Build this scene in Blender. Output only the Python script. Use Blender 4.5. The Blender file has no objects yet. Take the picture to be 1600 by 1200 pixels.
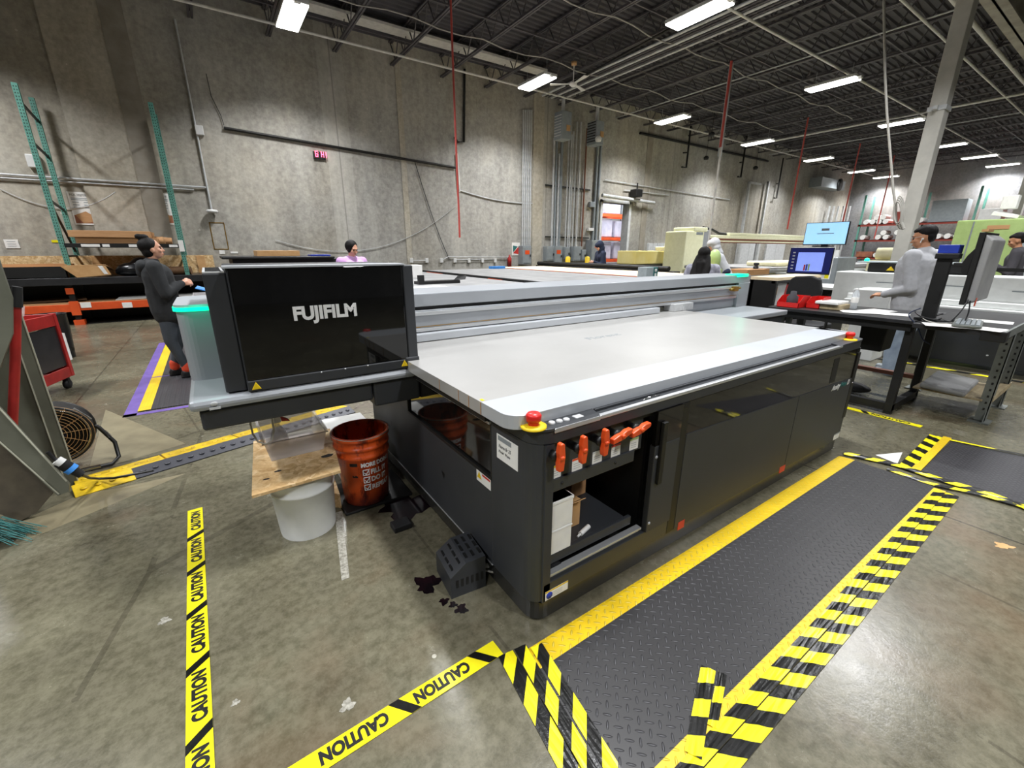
import bpy, bmesh, math, random
from mathutils import Vector, Matrix, Euler
random.seed(7)
SC = bpy.context.scene
COL = SC.collection
PI = math.pi
R = math.radians
# ---------------------------------------------------------------- camera model (1600x1200)
F = 669.74
CH = 1.5
CM = ((0.82613858, -0.56346353, 0.00197631), (-0.16721941, -0.24852002, -0.95408358), (0.53808245, 0.78787477, -0.29953401))
def ray(x, y):
    a, b = (x - 800) / F, (y - 600) / F
    return tuple(CM[0][i] * a + CM[1][i] * b + CM[2][i] for i in range(3))
def gz(x, y, z=0.0):
    d = ray(x, y); t = (z - CH) / d[2]; return (d[0] * t, d[1] * t, z)
def gy(x, y, Y):
    d = ray(x, y); t = Y / d[1]; return (d[0] * t, Y, d[2] * t + CH)
def gx(x, y, X):
    d = ray(x, y); t = X / d[0]; return (X, d[1] * t, d[2] * t + CH)
cam_data = bpy.data.cameras.new('camera')
cam = bpy.data.objects.new('camera', cam_data); COL.objects.link(cam)
cam_data.sensor_width = 36; cam_data.lens = F / 1600 * 36; cam_data.clip_end = 200
m3 = Matrix((CM[0], (-CM[1][0], -CM[1][1], -CM[1][2]), (-CM[2][0], -CM[2][1], -CM[2][2]))).transposed()
cam.matrix_world = Matrix.Translation((0, 0, CH)) @ m3.to_4x4()
SC.camera = cam

# ---------------------------------------------------------------- materials
def _s(c):
    if isinstance(c, (int, float)): c = (c, c, c)
    return tuple(c[:3]) + (1.0,)
def hx(h):
    h = h.lstrip('#'); v = [int(h[i:i+2], 16) / 255 for i in (0, 2, 4)]
    return tuple(x / 12.92 if x <= .04045 else ((x + .055) / 1.055) ** 2.4 for x in v)
class NT:
    def __init__(s, name):
        s.m = bpy.data.materials.new(name); s.m.use_nodes = True
        s.t = s.m.node_tree; s.b = s.t.nodes['Principled BSDF']
    def n(s, ty, **kw):
        nd = s.t.nodes.new(ty)
        for k, v in kw.items(): setattr(nd, k, v)
        return nd
    def l(s, a, b): s.t.links.new(a, b)
    def math(s, op, a, b=None, c=None):
        nd = s.n('ShaderNodeMath', operation=op)
        for i, v in enumerate((a, b, c)):
            if v is None: continue
            if hasattr(v, 'links'): s.l(v, nd.inputs[i])
            else: nd.inputs[i].default_value = v
        return nd.outputs[0]
    def noise(s, vec, scale, detail=4, rough=.6):
        nd = s.n('ShaderNodeTexNoise'); nd.inputs['Scale'].default_value = scale
        nd.inputs['Detail'].default_value = detail; nd.inputs['Roughness'].default_value = rough
        if vec is not None: s.l(vec, nd.inputs['Vector'])
        return nd.outputs['Fac']
    def ramp(s, fac, stops):
        nd = s.n('ShaderNodeValToRGB'); s.l(fac, nd.inputs[0]); e = nd.color_ramp.elements
        while len(e) < len(stops): e.new(.5)
        for i, (p, c) in enumerate(stops): e[i].position = p; e[i].color = _s(c)
        return nd.outputs[0]
    def mix(s, fac, a, b, mode='MIX'):
        nd = s.n('ShaderNodeMix', data_type='RGBA', blend_type=mode)
        for v, i in ((fac, 0), (a, 6), (b, 7)):
            if hasattr(v, 'links'): s.l(v, nd.inputs[i])
            else: nd.inputs[i].default_value = v if i == 0 else _s(v)
        return nd.outputs[2]
    def coord(s, scale=(1, 1, 1), kind='Object'):
        c = s.n('ShaderNodeTexCoord'); mp = s.n('ShaderNodeMapping'); mp.inputs['Scale'].default_value = scale
        s.l(c.outputs[kind], mp.inputs[0]); return mp.outputs[0]
    def bump(s, h, dist=.01, strength=.5):
        b = s.n('ShaderNodeBump'); b.inputs['Distance'].default_value = dist; b.inputs['Strength'].default_value = strength
        s.l(h, b.inputs['Height']); s.l(b.outputs[0], s.b.inputs['Normal'])
def mat(name, c, rough=.5, metal=0, c2=None, scale=8, stretch=(1, 1, 1), bump=0, emit=None, es=0, coat=0, spec=None):
    t = NT(name)
    t.b.inputs['Base Color'].default_value = _s(c)
    t.b.inputs['Roughness'].default_value = rough; t.b.inputs['Metallic'].default_value = metal
    if c2 is None: c2 = tuple(max(0, x * .82) for x in _s(c)[:3])
    v = t.coord(stretch); nz = t.noise(v, scale, 5)
    t.l(t.ramp(nz, [(.35, c2), (.62, c)]), t.b.inputs['Base Color'])
    if bump: t.bump(t.noise(v, scale * 3, 3), .004, bump)
    if emit is not None:
        t.b.inputs['Emission Color'].default_value = _s(emit); t.b.inputs['Emission Strength'].default_value = es
    if coat: t.b.inputs['Coat Weight'].default_value = coat
    if spec is not None: t.b.inputs['Specular IOR Level'].default_value = spec
    return t.m

def concrete_wall(name, base, dark, pale, joints=7.3, off=0.0):
    t = NT(name); v = t.coord((1, 1, 1)); vs = t.coord((1.2, 1.2, .16))
    n1 = t.noise(v, .45, 6, .62); n2 = t.noise(vs, 1.6, 6, .7); n3 = t.noise(v, 9, 5, .7); n4 = t.noise(v, .18, 3)
    c = t.ramp(n1, [(.3, dark), (.5, base), (.72, pale)])
    c = t.mix(.55, c, t.ramp(n2, [(.3, dark), (.52, base), (.7, pale)]))
    c = t.mix(.28, c, t.ramp(n3, [(.35, tuple(x * .6 for x in dark)), (.65, pale)]), 'MIX')
    warm = t.ramp(n4, [(.45, (1, 1, 1)), (.62, (1.0, .93, .8))])
    c = t.mix(.8, c, warm, 'MULTIPLY')
    # panel joints: thin dark vertical lines with a pale smear beside them
    sep = t.n('ShaderNodeSeparateXYZ'); t.l(v, sep.inputs[0])
    u = t.math('ADD', sep.outputs[0], off); u = t.math('DIVIDE', u, joints); fr = t.math('FRACT', u)
    d = t.math('ABSOLUTE', t.math('SUBTRACT', fr, .5)); ln = t.math('LESS_THAN', d, .0022)
    c = t.mix(t.math('MULTIPLY', ln, .7), c, (.07, .065, .06))
    wv = t.math('MULTIPLY', t.math('LESS_THAN', d, .045), t.math('MULTIPLY', n2, .55))
    c = t.mix(wv, c, pale)
    # small chips and repair spots
    vo = t.n('ShaderNodeTexVoronoi'); vo.inputs['Scale'].default_value = 2.3; t.l(v, vo.inputs['Vector'])
    sp = t.math('MULTIPLY', t.math('LESS_THAN', vo.outputs['Distance'], .05), t.math('GREATER_THAN', n1, .5))
    c = t.mix(t.math('MULTIPLY', sp, .5), c, tuple(min(1, x * 1.35) for x in pale))
    t.l(c, t.b.inputs['Base Color']); t.b.inputs['Roughness'].default_value = .75
    t.bump(n3, .01, .35)
    return t.m

def floor_mat():
    t = NT('polished_concrete_floor'); v = t.coord((1, 1, 1))
    n1 = t.noise(v, .55, 7, .65); n2 = t.noise(v, 3.2, 7, .72); n3 = t.noise(v, 26, 4, .75)
    n5 = t.noise(t.coord((.35, 2.2, 1)), 1.5, 6, .7)
    c = t.ramp(n1, [(.28, hx('#3b382c')), (.44, hx('#53503f')), (.58, hx('#63604d')), (.74, hx('#7b7863'))])
    c = t.mix(.45, c, t.ramp(n2, [(.3, hx('#302d23')), (.5, hx('#585543')), (.7, hx('#827f6a'))]))
    c = t.mix(.3, c, t.ramp(n5, [(.35, hx('#393529')), (.6, hx('#6a6753'))]))
    c = t.mix(.16, c, t.ramp(n3, [(.35, hx('#3b352b')), (.6, hx('#aaa28e'))]))
    # rusty brown traffic marks
    c = t.mix(t.math('MULTIPLY', t.ramp(t.noise(v, .9, 4), [(.58, 0), (.72, 1)]), .4), c, hx('#6b4f38'))
    sep = t.n('ShaderNodeSeparateXYZ'); t.l(v, sep.inputs[0])
    def joint(axis, off, period, w):
        u = t.math('DIVIDE', t.math('ADD', sep.outputs[axis], off), period)
        return t.math('LESS_THAN', t.math('ABSOLUTE', t.math('SUBTRACT', t.math('FRACT', u), .5)), w)
    j = t.math('MAXIMUM', joint(0, 2.6, 4.7, .0016), joint(1, .2, 4.7, .0016))
    c = t.mix(t.math('MULTIPLY', j, .65), c, hx('#2a251d'))
    # dark scuffs and thin scratches
    wv = t.n('ShaderNodeTexVoronoi', feature='DISTANCE_TO_EDGE'); wv.inputs['Scale'].default_value = .9; t.l(t.coord((1, .35, 1)), wv.inputs['Vector'])
    scr = t.math('MULTIPLY', t.math('LESS_THAN', wv.outputs['Distance'], .006), t.math('GREATER_THAN', n1, .52))
    c = t.mix(t.math('MULTIPLY', scr, .35), c, hx('#2c271f'))
    c = t.mix(t.math('MULTIPLY', t.ramp(t.noise(t.coord((1, 1, 1)), .35, 3), [(.42, 1), (.56, 0)]), .28), c, hx('#332d24'))
    # pale spatters
    vo = t.n('ShaderNodeTexVoronoi'); vo.inputs['Scale'].default_value = 5; t.l(v, vo.inputs['Vector'])
    sp = t.math('MULTIPLY', t.math('LESS_THAN', vo.outputs['Distance'], .06), t.math('GREATER_THAN', n2, .56))
    c = t.mix(t.math('MULTIPLY', sp, .55), c, hx('#c9c3b2'))
    t.l(c, t.b.inputs['Base Color'])
    r = t.n('ShaderNodeMapRange'); t.l(n2, r.inputs[0]); r.inputs[3].default_value = .14; r.inputs[4].default_value = .36
    t.l(r.outputs[0], t.b.inputs['Roughness']); t.b.inputs['Specular IOR Level'].default_value = .55
    t.bump(n3, .002, .3)
    return t.m

def plate_mat(name, base, hi, s=.034, rough=.42):
    """rubber mat with a raised diamond-plate tread"""
    t = NT(name); v = t.coord((1, 1, 1)); sep = t.n('ShaderNodeSeparateXYZ'); t.l(v, sep.inputs[0])
    a = R(45)
    X, Yv = sep.outputs[0], sep.outputs[1]
    u = t.math('DIVIDE', t.math('ADD', t.math('MULTIPLY', X, math.cos(a)), t.math('MULTIPLY', Yv, math.sin(a))), s)
    w = t.math('DIVIDE', t.math('SUBTRACT', t.math('MULTIPLY', Yv, math.cos(a)), t.math('MULTIPLY', X, math.sin(a))), s)
    fu = t.math('SUBTRACT', t.math('FRACT', u), .5); fw = t.math('SUBTRACT', t.math('FRACT', w), .5)
    par = t.math('FRACT', t.math('MULTIPLY', t.math('ADD', t.math('FLOOR', u), t.math('FLOOR', w)), .5))
    par = t.math('GREATER_THAN', par, .25)
    def lens(p, q):
        e = t.math('ADD', t.math('POWER', t.math('DIVIDE', p, .46), 2), t.math('POWER', t.math('DIVIDE', q, .13), 2))
        return t.math('MAXIMUM', t.math('SUBTRACT', 1, e), 0)
    h = t.math('ADD', t.math('MULTIPLY', lens(fu, fw), par), t.math('MULTIPLY', lens(fw, fu), t.math('SUBTRACT', 1, par)))
    dirt = t.noise(t.coord((1, 1, 1)), 3, 5)
    c = t.mix(.5, base, t.ramp(dirt, [(.3, tuple(x * .6 for x in base)), (.7, tuple(min(1, x * 1.3) for x in base))]))
    c = t.mix(t.math('MINIMUM', t.math('MULTIPLY', h, .8), .6), c, hi)
    t.l(c, t.b.inputs['Base Color']); t.b.inputs['Roughness'].default_value = rough
    t.bump(h, .006, .9)
    return t.m

def osb_mat(name='osb_board'):
    t = NT(name); v = t.coord((1, 1, 1))
    vo = t.n('ShaderNodeTexVoronoi'); vo.inputs['Scale'].default_value = 26
    wob = t.n('ShaderNodeTexNoise'); wob.inputs['Scale'].default_value = 9; t.l(v, wob.inputs['Vector'])
    ad = t.n('ShaderNodeMixRGB', blend_type='ADD'); ad.inputs[0].default_value = .18
    t.l(v, ad.inputs[1]); t.l(wob.outputs['Color'], ad.inputs[2]); t.l(ad.outputs[0], vo.inputs['Vector'])
    sp = t.n('ShaderNodeSeparateColor'); t.l(vo.outputs['Color'], sp.inputs[0])
    c = t.ramp(sp.outputs[0], [(0, hx('#b08a55')), (.35, hx('#cba570')), (.7, hx('#dcbd8c')), (1, hx('#ecd3a8'))])
    n = t.noise(v, 30, 5, .7)
    c = t.mix(.35, c, t.ramp(n, [(.35, hx('#a57c46')), (.65, hx('#ecd0a0'))]))
    t.l(c, t.b.inputs['Base Color']); t.b.inputs['Roughness'].default_value = .7; t.bump(n, .003, .4)
    return t.m

M = {}
M['floor'] = floor_mat()
M['wall'] = concrete_wall('tilt_up_concrete', hx('#a3a19b'), hx('#77746e'), hx('#c4c1b8'), 7.3, 6.0)
M['wallpale'] = concrete_wall('pale_concrete', hx('#b6b0a2'), hx('#8d8677'), hx('#cfcabd'), 40, 3)
M['wallbrown'] = mat('brown_stained_concrete', hx('#9a9488'), .8, c2=hx('#857e72'), scale=2, bump=.3)
M['wallgrey'] = concrete_wall('grey_block_concrete', hx('#7f8083'), hx('#5d5e61'), hx('#9a9a9a'), 2.4, 0)
M['deck'] = mat('steel_roof_deck', hx('#4a484c'), .7, .0, c2=hx('#3c3a3e'), scale=1)
M['joist'] = mat('grey_primer_steel', hx('#595659'), .6, .1, c2=hx('#454246'), scale=3)
M['girder'] = mat('beige_grey_steel', hx('#9a958a'), .55, .1, c2=hx('#7d786e'), scale=2)
M['colsteel'] = mat('pale_grey_column_paint', hx('#bdbbb3'), .5, .0, c2=hx('#aaa8a1'), scale=2)
M['white_pipe'] = mat('white_painted_pipe', hx('#d5d3cd'), .45)
M['galv'] = mat('galvanized_conduit', hx('#c9cbcc'), .4, .05, c2=hx('#aeb0b1'), scale=5)
M['black_pipe'] = mat('black_iron_pipe', hx('#1b1917'), .5, .3)
M['rust_pipe'] = mat('rusty_brown_pipe', hx('#7a4a35'), .6)
M['red_hose'] = mat('red_rubber_hose', hx('#c3524a'), .5)
M['led'] = mat('bright_lamp_diffuser', (1, 1, 1), .5, c2=(1, 1, 1), emit=(1, .985, .95), es=9)
M['whitep'] = mat('white_plastic', hx('#dcdcda'), .4, c2=hx('#d0d0ce'))
M['paper'] = mat('white_paper', hx('#e8e7e3'), .7, c2=hx('#dddcd8'))
M['silver'] = mat('silver_grey_paint', hx('#9fa3a8'), .38, .1, c2=hx('#989ca1'), scale=1.5)
M['alu'] = mat('brushed_aluminium_bed', hx('#b2b1ae'), .32, .25, c2=hx('#abaaa7'), scale=2)
M['alubar'] = mat('bright_aluminium_rail', hx('#cfd1d3'), .28, .6, c2=hx('#bfc1c3'), stretch=(.2, 8, 8))
M['bedrim'] = mat('bright_bed_rim', hx('#bcc0c5'), .34, .2, c2=hx('#b6babf'), scale=2)
M['char'] = mat('charcoal_powder_coat', hx('#323438'), .5, .0, c2=hx('#2e3033'), scale=3)
M['char2'] = mat('dark_charcoal_paint', hx('#333539'), .42, .0, c2=hx('#2d2f32'), scale=3)
M['plinth'] = mat('olive_reflecting_plinth', hx('#2e2e2c'), .25, .1, c2=hx('#292927'), scale=2)
M['black'] = mat('matte_black', hx('#131313'), .5, c2=hx('#0d0d0d'))
M['bglass'] = mat('black_glossy_glass', (.004, .004, .004), .04, c2=(.003, .003, .003), spec=.6)
M['smoke'] = mat('smoked_dark_glass', hx('#141210'), .05, c2=hx('#110f0d'), spec=.5)
M['rubber'] = mat('black_rubber', hx('#1a1a1c'), .7, c2=hx('#131315'))
M['orange'] = mat('orange_plastic', hx('#e2531f'), .4, c2=hx('#d94a18'))
M['rackorange'] = mat('orange_rack_paint', hx('#e0571f'), .5, c2=hx('#cd4a17'), scale=4)
M['teal'] = mat('teal_rack_paint', hx('#5f9688'), .5, c2=hx('#4f8577'), scale=5)
M['red'] = mat('red_plastic', hx('#d2201c'), .35, c2=hx('#c21a17'))
M['redpaint'] = mat('red_painted_metal', hx('#a92421'), .45, c2=hx('#8f1c1a'))
M['yellow'] = mat('yellow_plastic', hx('#e6c413'), .5, c2=hx('#d9b70f'))
M['tapey'] = mat('yellow_vinyl_tape', hx('#eee21f'), .3, c2=hx('#e6d91b'), scale=10)
M['tapek'] = mat('black_vinyl_tape', hx('#0e0e0d'), .28, c2=hx('#171716'), scale=16, bump=.3)
M['ink'] = mat('black_ink', hx('#0b0b0b'), .5, c2=hx('#0b0b0b'))
M['purple'] = mat('purple_tape', hx('#6a549c'), .5, c2=hx('#5b478a'))
M['card'] = mat('cardboard', hx('#bd9064'), .75, c2=hx('#b2865a'), scale=5, stretch=(1, 1, 6))
M['card2'] = mat('pale_cardboard', hx('#c49a68'), .75, c2=hx('#b88d5b'))
M['carddark'] = mat('dark_cardboard_inside', hx('#6b4c30'), .8)
M['osb'] = osb_mat()
M['wood'] = mat('weathered_plywood', hx('#a89877'), .7, c2=hx('#8d7e60'), scale=5, stretch=(1, 8, 1))
M['bench'] = mat('black_worktop', hx('#2a2a2c'), .35, c2=hx('#222224'))
M['steelleg'] = mat('grey_galvanized_leg', hx('#7f837f'), .5, .4, c2=hx('#6c706c'), scale=6)
M['coldark'] = mat('greenish_grey_column_paint', hx('#6c6d60'), .5, .05, c2=hx('#5d5e52'), scale=3)
M['coldirt'] = mat('rusty_soiled_column_paint', hx('#4b4439'), .65, c2=hx('#5d5546'), scale=7)
M['edge'] = mat('worn_plate_edge', hx('#b9b8a6'), .5)
M['cream'] = mat('cream_machine_enamel', hx('#eaeac8'), .4, c2=hx('#e2e2be'))
M['green'] = mat('pale_green_cabinet', hx('#a9c07c'), .45, c2=hx('#a0b774'))
M['foam'] = mat('yellow_foam_pad', hx('#f3e7a6'), .8, c2=hx('#ecd880'), scale=.8)
M['foampale'] = mat('pale_foam_pad', hx('#efe8c2'), .8, c2=hx('#e6dfb6'))
M['elec'] = mat('grey_electrical_enamel', hx('#8f969a'), .4, .1, c2=hx('#858c90'))
M['cablek'] = mat('black_cable', hx('#141416'), .45)
M['whitecable'] = mat('white_cable', hx('#a9a69e'), .5)
M['greenled'] = mat('green_status_light', hx('#0ad58f'), .3, emit=(.0, 1.0, .5), es=1.3)
M['screenblue'] = mat('lit_pale_blue_screen', hx('#8fc6ee'), .3, emit=hx('#9fd0f2'), es=.95)
M['screen2'] = mat('lit_periwinkle_window', hx('#7d92e0'), .3, emit=hx('#7d90dd'), es=.95)
M['screen3'] = mat('lit_dark_blue_desktop', hx('#101644'), .3, emit=hx('#141a4e'), es=.8)
M['redled'] = mat('red_led_digits', hx('#ff3355'), .3, emit=(1.0, .12, .22), es=5)
M['skin'] = mat('light_brown_skin', hx('#d9a388'), .5, c2=hx('#cd9478'), scale=6)
M['skin2'] = mat('tan_skin', hx('#c8926e'), .5, c2=hx('#ba8260'), scale=6)
M['hair'] = mat('black_hair', hx('#120e0c'), .62, c2=hx('#0b0908'), scale=26, stretch=(1, 1, .2), bump=1.0, spec=.25)
M['eye'] = mat('dark_eye', hx('#1a1210'), .2)
M['lip'] = mat('dusky_lips', hx('#9b5a4c'), .5)
M['hoodk'] = mat('charcoal_fleece', hx('#26282a'), .85, c2=hx('#1e2022'), scale=14, bump=.3)
M['leg'] = mat('slate_leggings', hx('#3c4249'), .7, c2=hx('#33393f'), scale=8)
M['pinkf'] = mat('lilac_pink_fleece', hx('#d3a6dc'), .85, c2=hx('#c597cf'), scale=10, bump=.3)
M['navy'] = mat('navy_hooded_fleece', hx('#1d2740'), .85, c2=hx('#161f35'), scale=10)
M['greyf'] = mat('heather_grey_fleece', hx('#b9babe'), .9, c2=hx('#acadb1'), scale=16, bump=.3)
M['lacef'] = mat('pale_grey_print_cotton', hx('#bcbcc8'), .85, c2=hx('#8f8f9f'), scale=28)
M['jeans'] = mat('light_blue_denim', hx('#9aa8b8'), .8, c2=hx('#8190a2'), scale=6, bump=.3)
M['shoe'] = mat('black_shoe', hx('#17171a'), .5)
M['sock'] = mat('orange_red_sock', hx('#d8492a'), .8)
M['darkf'] = mat('dark_grey_shirt', hx('#454348'), .85)
M['bag'] = mat('black_plastic_bag', hx('#17181b'), .25, c2=hx('#0f1012'), scale=8, bump=.8)
M['bucketw'] = mat('white_bucket_plastic', hx('#f0f2f0'), .35, c2=hx('#e8eae8'))
M['blueink'] = mat('blue_card', hx('#3f8fe0'), .5)
M['cobalt'] = mat('cobalt_blue_box', hx('#1f3aa8'), .5, c2=hx('#1a3294'))
M['brass'] = mat('brass_fitting', hx('#b08b42'), .35, .8)
M['chrome'] = mat('polished_chrome', hx('#c9c9c9'), .15, 1.0)
M['floorink'] = mat('spilled_dark_ink', hx('#0d0a0d'), .15, c2=hx('#1e0f14'))
M['floorwhite'] = mat('white_paint_and_lamp_streak', hx('#aaa79c'), .5, c2=hx('#6d6a5f'), scale=60)  # for paint flecks and for the lamp reflection painted on the floor
M['floorpale'] = mat('pale_concrete_patch', hx('#7f775f'), .35, c2=hx('#6f6752'), scale=6)
M['rampy'] = mat('yellow_ramp_rubber', hx('#e0bb18'), .45, c2=hx('#a88a14'), scale=14)
M['rampk'] = mat('dark_ramp_rubber', hx('#33343c'), .5, c2=hx('#2a2b32'))
M['paleblue'] = mat('pale_blue_duct', hx('#a9b3b6'), .45)
M['redw'] = mat('red_sign_ink', hx('#c8362e'), .5)
M['teals'] = mat('teal_sign_ink', hx('#2f6f6c'), .5)
M['brownpic'] = mat('brown_box_picture', hx('#a2674a'), .6, c2=hx('#7d4a3c'), scale=5)
M['whitedoor'] = mat('white_painted_door', hx('#d2d4d6'), .5)
M['white2'] = mat('white_printer_enamel', hx('#e2e4e2'), .4, c2=hx('#d9dbd9'))
M['palewrap'] = mat('lilac_white_wrap', hx('#c4c4d2'), .6, c2=hx('#9c9cac'), scale=2)  # pale lilac-grey film, tone varies at random
M['redbrown'] = mat('red_brown_shelf_paint', hx('#8c3528'), .55)

def clear_mat(name, col, alpha_rough=.3, trans=.8):
    t = NT(name); t.b.inputs['Base Color'].default_value = _s(col); t.b.inputs['Roughness'].default_value = alpha_rough
    t.b.inputs['Transmission Weight'].default_value = trans; t.b.inputs['IOR'].default_value = 1.12
    return t.m
def thin_mat(name, col, alpha, rough):
    m = mat(name, hx(col), rough, c2=hx(col)); m.node_tree.nodes['Principled BSDF'].inputs['Alpha'].default_value = alpha; return m
M['frost'] = thin_mat('frosted_clear_plastic', '#e4e0df', .42, .3)
M['clear'] = thin_mat('clear_plastic', '#dfe6ec', .38, .1)

def orange_bucket_mat():
    t = NT('ink_stained_orange_plastic'); v = t.coord((1, 1, .35))
    n = t.noise(v, 14, 6, .75); n2 = t.noise(t.coord((1, 1, 1)), 3, 4)
    c = t.ramp(n, [(.34, hx('#34100a')), (.43, hx('#9c3413')), (.5, hx('#d9561f')), (.8, hx('#e2622a'))])
    sep = t.n('ShaderNodeSeparateXYZ'); t.l(t.coord((1, 1, 1)), sep.inputs[0])
    low = t.math('ADD', t.math('MULTIPLY', sep.outputs[2], -6), t.math('MULTIPLY', n2, 1.5))
    c = t.mix(t.math('MINIMUM', t.math('MAXIMUM', low, 0), .9), c, hx('#15101c'))
    t.l(c, t.b.inputs['Base Color']); t.b.inputs['Roughness'].default_value = .3
    return t.m
M['obucket'] = orange_bucket_mat()

# ---------------------------------------------------------------- mesh builder
WL = {}
class MB:
    def __init__(s): s.v = []; s.f = []; s.mi = []; s.sm = []
    def add(s, vs, fs, mi=0, smooth=False):
        o = len(s.v); s.v += [tuple(p) for p in vs]
        for f in fs: s.f.append([o + i for i in f]); s.mi.append(mi); s.sm.append(smooth)
    def box(s, x0, y0, z0, x1, y1, z1, mi=0):
        if x0 > x1: x0, x1 = x1, x0
        if y0 > y1: y0, y1 = y1, y0
        if z0 > z1: z0, z1 = z1, z0
        v = [(x0,y0,z0),(x1,y0,z0),(x1,y1,z0),(x0,y1,z0),(x0,y0,z1),(x1,y0,z1),(x1,y1,z1),(x0,y1,z1)]
        s.add(v, [(3,2,1,0),(4,5,6,7),(0,1,5,4),(1,2,6,5),(2,3,7,6),(3,0,4,7)], mi)
    def bar(s, a, b, w, h=None, mi=0, up=(0, 0, 1)):
        """rectangular bar from a to b"""
        h = h or w; a = Vector(a); b = Vector(b); d = (b - a).normalized(); u = Vector(up)
        if abs(d.dot(u)) > .97: u = Vector((1, 0, 0))
        r = d.cross(u).normalized(); u = r.cross(d)
        v = []
        for p in (a, b):
            for i, j in ((-1, -1), (1, -1), (1, 1), (-1, 1)): v.append(p + r * (i * w / 2) + u * (j * h / 2))
        s.add(v, [(3,2,1,0),(4,5,6,7),(0,1,5,4),(1,2,6,5),(2,3,7,6),(3,0,4,7)], mi)
    def tube(s, pts, r, seg=8, mi=0, cap=True):
        pts = [Vector(p) for p in pts]; n = len(pts); o = []
        rr = r if isinstance(r, (list, tuple)) else [r] * n
        prev = None; V = []
        for i, p in enumerate(pts):
            d = (pts[min(i + 1, n - 1)] - pts[max(i - 1, 0)]).normalized()
            if prev is None:
                u = Vector((0, 0, 1)) if abs(d.z) < .9 else Vector((1, 0, 0))
            else: u = prev
            rt = d.cross(u).normalized(); u = rt.cross(d).normalized(); prev = u
            for k in range(seg):
                a = 2 * PI * k / seg; V.append(p + (rt * math.cos(a) + u * math.sin(a)) * rr[i])
        Fs = []
        for i in range(n - 1):
            for k in range(seg):
                k2 = (k + 1) % seg; Fs.append((i*seg+k, i*seg+k2, (i+1)*seg+k2, (i+1)*seg+k))
        s.add(V, Fs, mi, True)
        if cap:
            s.add(V[:seg], [tuple(range(seg))[::-1]], mi); s.add(V[-seg:], [tuple(range(seg))], mi)
    def lathe(s, prof, c=(0, 0, 0), seg=32, mi=0, axis='z', smooth=True):
        V = []
        for r, z in prof:
            for k in range(seg):
                a = 2 * PI * k / seg; x, y = r * math.cos(a), r * math.sin(a)
                if axis == 'z': p = (c[0]+x, c[1]+y, c[2]+z)
                elif axis == 'x': p = (c[0]+z, c[1]+x, c[2]+y)
                else: p = (c[0]+x, c[1]+z, c[2]+y)
                V.append(p)
        n = len(prof); Fs = [(i*seg+k, i*seg+(k+1)%seg, (i+1)*seg+(k+1)%seg, (i+1)*seg+k) for i in range(n-1) for k in range(seg)]
        s.add(V, Fs, mi, smooth)
        if prof[0][0] > 1e-5: s.add(V[:seg], [tuple(range(seg))[::-1]], mi)
        if prof[-1][0] > 1e-5: s.add(V[-seg:], [tuple(range(seg))], mi)
    def prism(s, poly, lo, hi, axis='z', mi=0, smooth=False):
        """extrude a 2-D polygon along an axis (z: xy, y: xz, x: yz)"""
        def P(a, b, h): return (a, b, h) if axis == 'z' else ((a, h, b) if axis == 'y' else (h, a, b))
        n = len(poly); V = [P(a, b, lo) for a, b in poly] + [P(a, b, hi) for a, b in poly]
        s.add(V, [tuple(range(n))[::-1], tuple(range(n, 2*n))], mi)
        s.add(V, [(i, (i+1)%n, n+(i+1)%n, n+i) for i in range(n)], mi, smooth)
    def quad(s, a, b, c, d, mi=0): s.add([a, b, c, d], [(0, 1, 2, 3)], mi)
    def poly3(s, pts, th=.002, mi=0):
        """flat polygon given by 3-D points, thickened along its normal"""
        p = [Vector(q) for q in pts]; nrm = (p[1]-p[0]).cross(p[2]-p[0]).normalized() * th; n = len(p)
        V = p + [q + nrm for q in p]
        s.add(V, [tuple(range(n))[::-1], tuple(range(n, 2*n))] + [(i, (i+1)%n, n+(i+1)%n, n+i) for i in range(n)], mi)
    def sphere(s, c, r, seg=16, rings=10, mi=0, sc=(1, 1, 1), rot=None):
        V = []; Fs = []; mt = rot.to_matrix() if rot else None
        def T(x, y, z):
            p = Vector((x*sc[0]*r, y*sc[1]*r, z*sc[2]*r))
            if mt: p = mt @ p
            return p + Vector(c)
        V.append(T(0, 0, -1))
        for i in range(1, rings):
            ph = -PI/2 + PI*i/rings
            for k in range(seg):
                a = 2*PI*k/seg; V.append(T(math.cos(ph)*math.cos(a), math.cos(ph)*math.sin(a), math.sin(ph)))
        V.append(T(0, 0, 1)); L = len(V) - 1
        for k in range(seg): Fs.append((0, 1+(k+1)%seg, 1+k)); Fs.append((L, L-seg+k, L-seg+(k+1)%seg))
        for i in range(rings-2):
            for k in range(seg):
                a = 1+i*seg; Fs.append((a+k, a+(k+1)%seg, a+seg+(k+1)%seg, a+seg+k))
        s.add(V, Fs, mi, True)
    def cap(s, a, b, ra, rb, seg=14):
        s.sphere(a, ra, seg, 8); s.sphere(b, rb, seg, 8)
        a = Vector(a); b = Vector(b)
        if (b-a).length > 1e-4: s.tube([a, b], [ra*.995, rb*.995], seg)
    def build(s, name, mats, parent=None, bevel=0, seg=2, local=False, remesh=0, smooth=0, props=None, autos=False):
        me = bpy.data.meshes.new(name); off = Vector((0, 0, 0))
        if parent is not None and not local: off = WL.get(parent.name, Vector((0, 0, 0)))
        top = parent is None
        V = [Vector(p) - off for p in s.v]
        o = bpy.data.objects.new(name, me); COL.objects.link(o)
        if top and V:
            xs = [p.x for p in V]; ys = [p.y for p in V]; zs = [p.z for p in V]
            c = Vector(((min(xs)+max(xs))/2, (min(ys)+max(ys))/2, min(zs))); V = [p - c for p in V]; o.location = c
            WL[o.name] = c.copy()
        else: WL[o.name] = off.copy()
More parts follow.
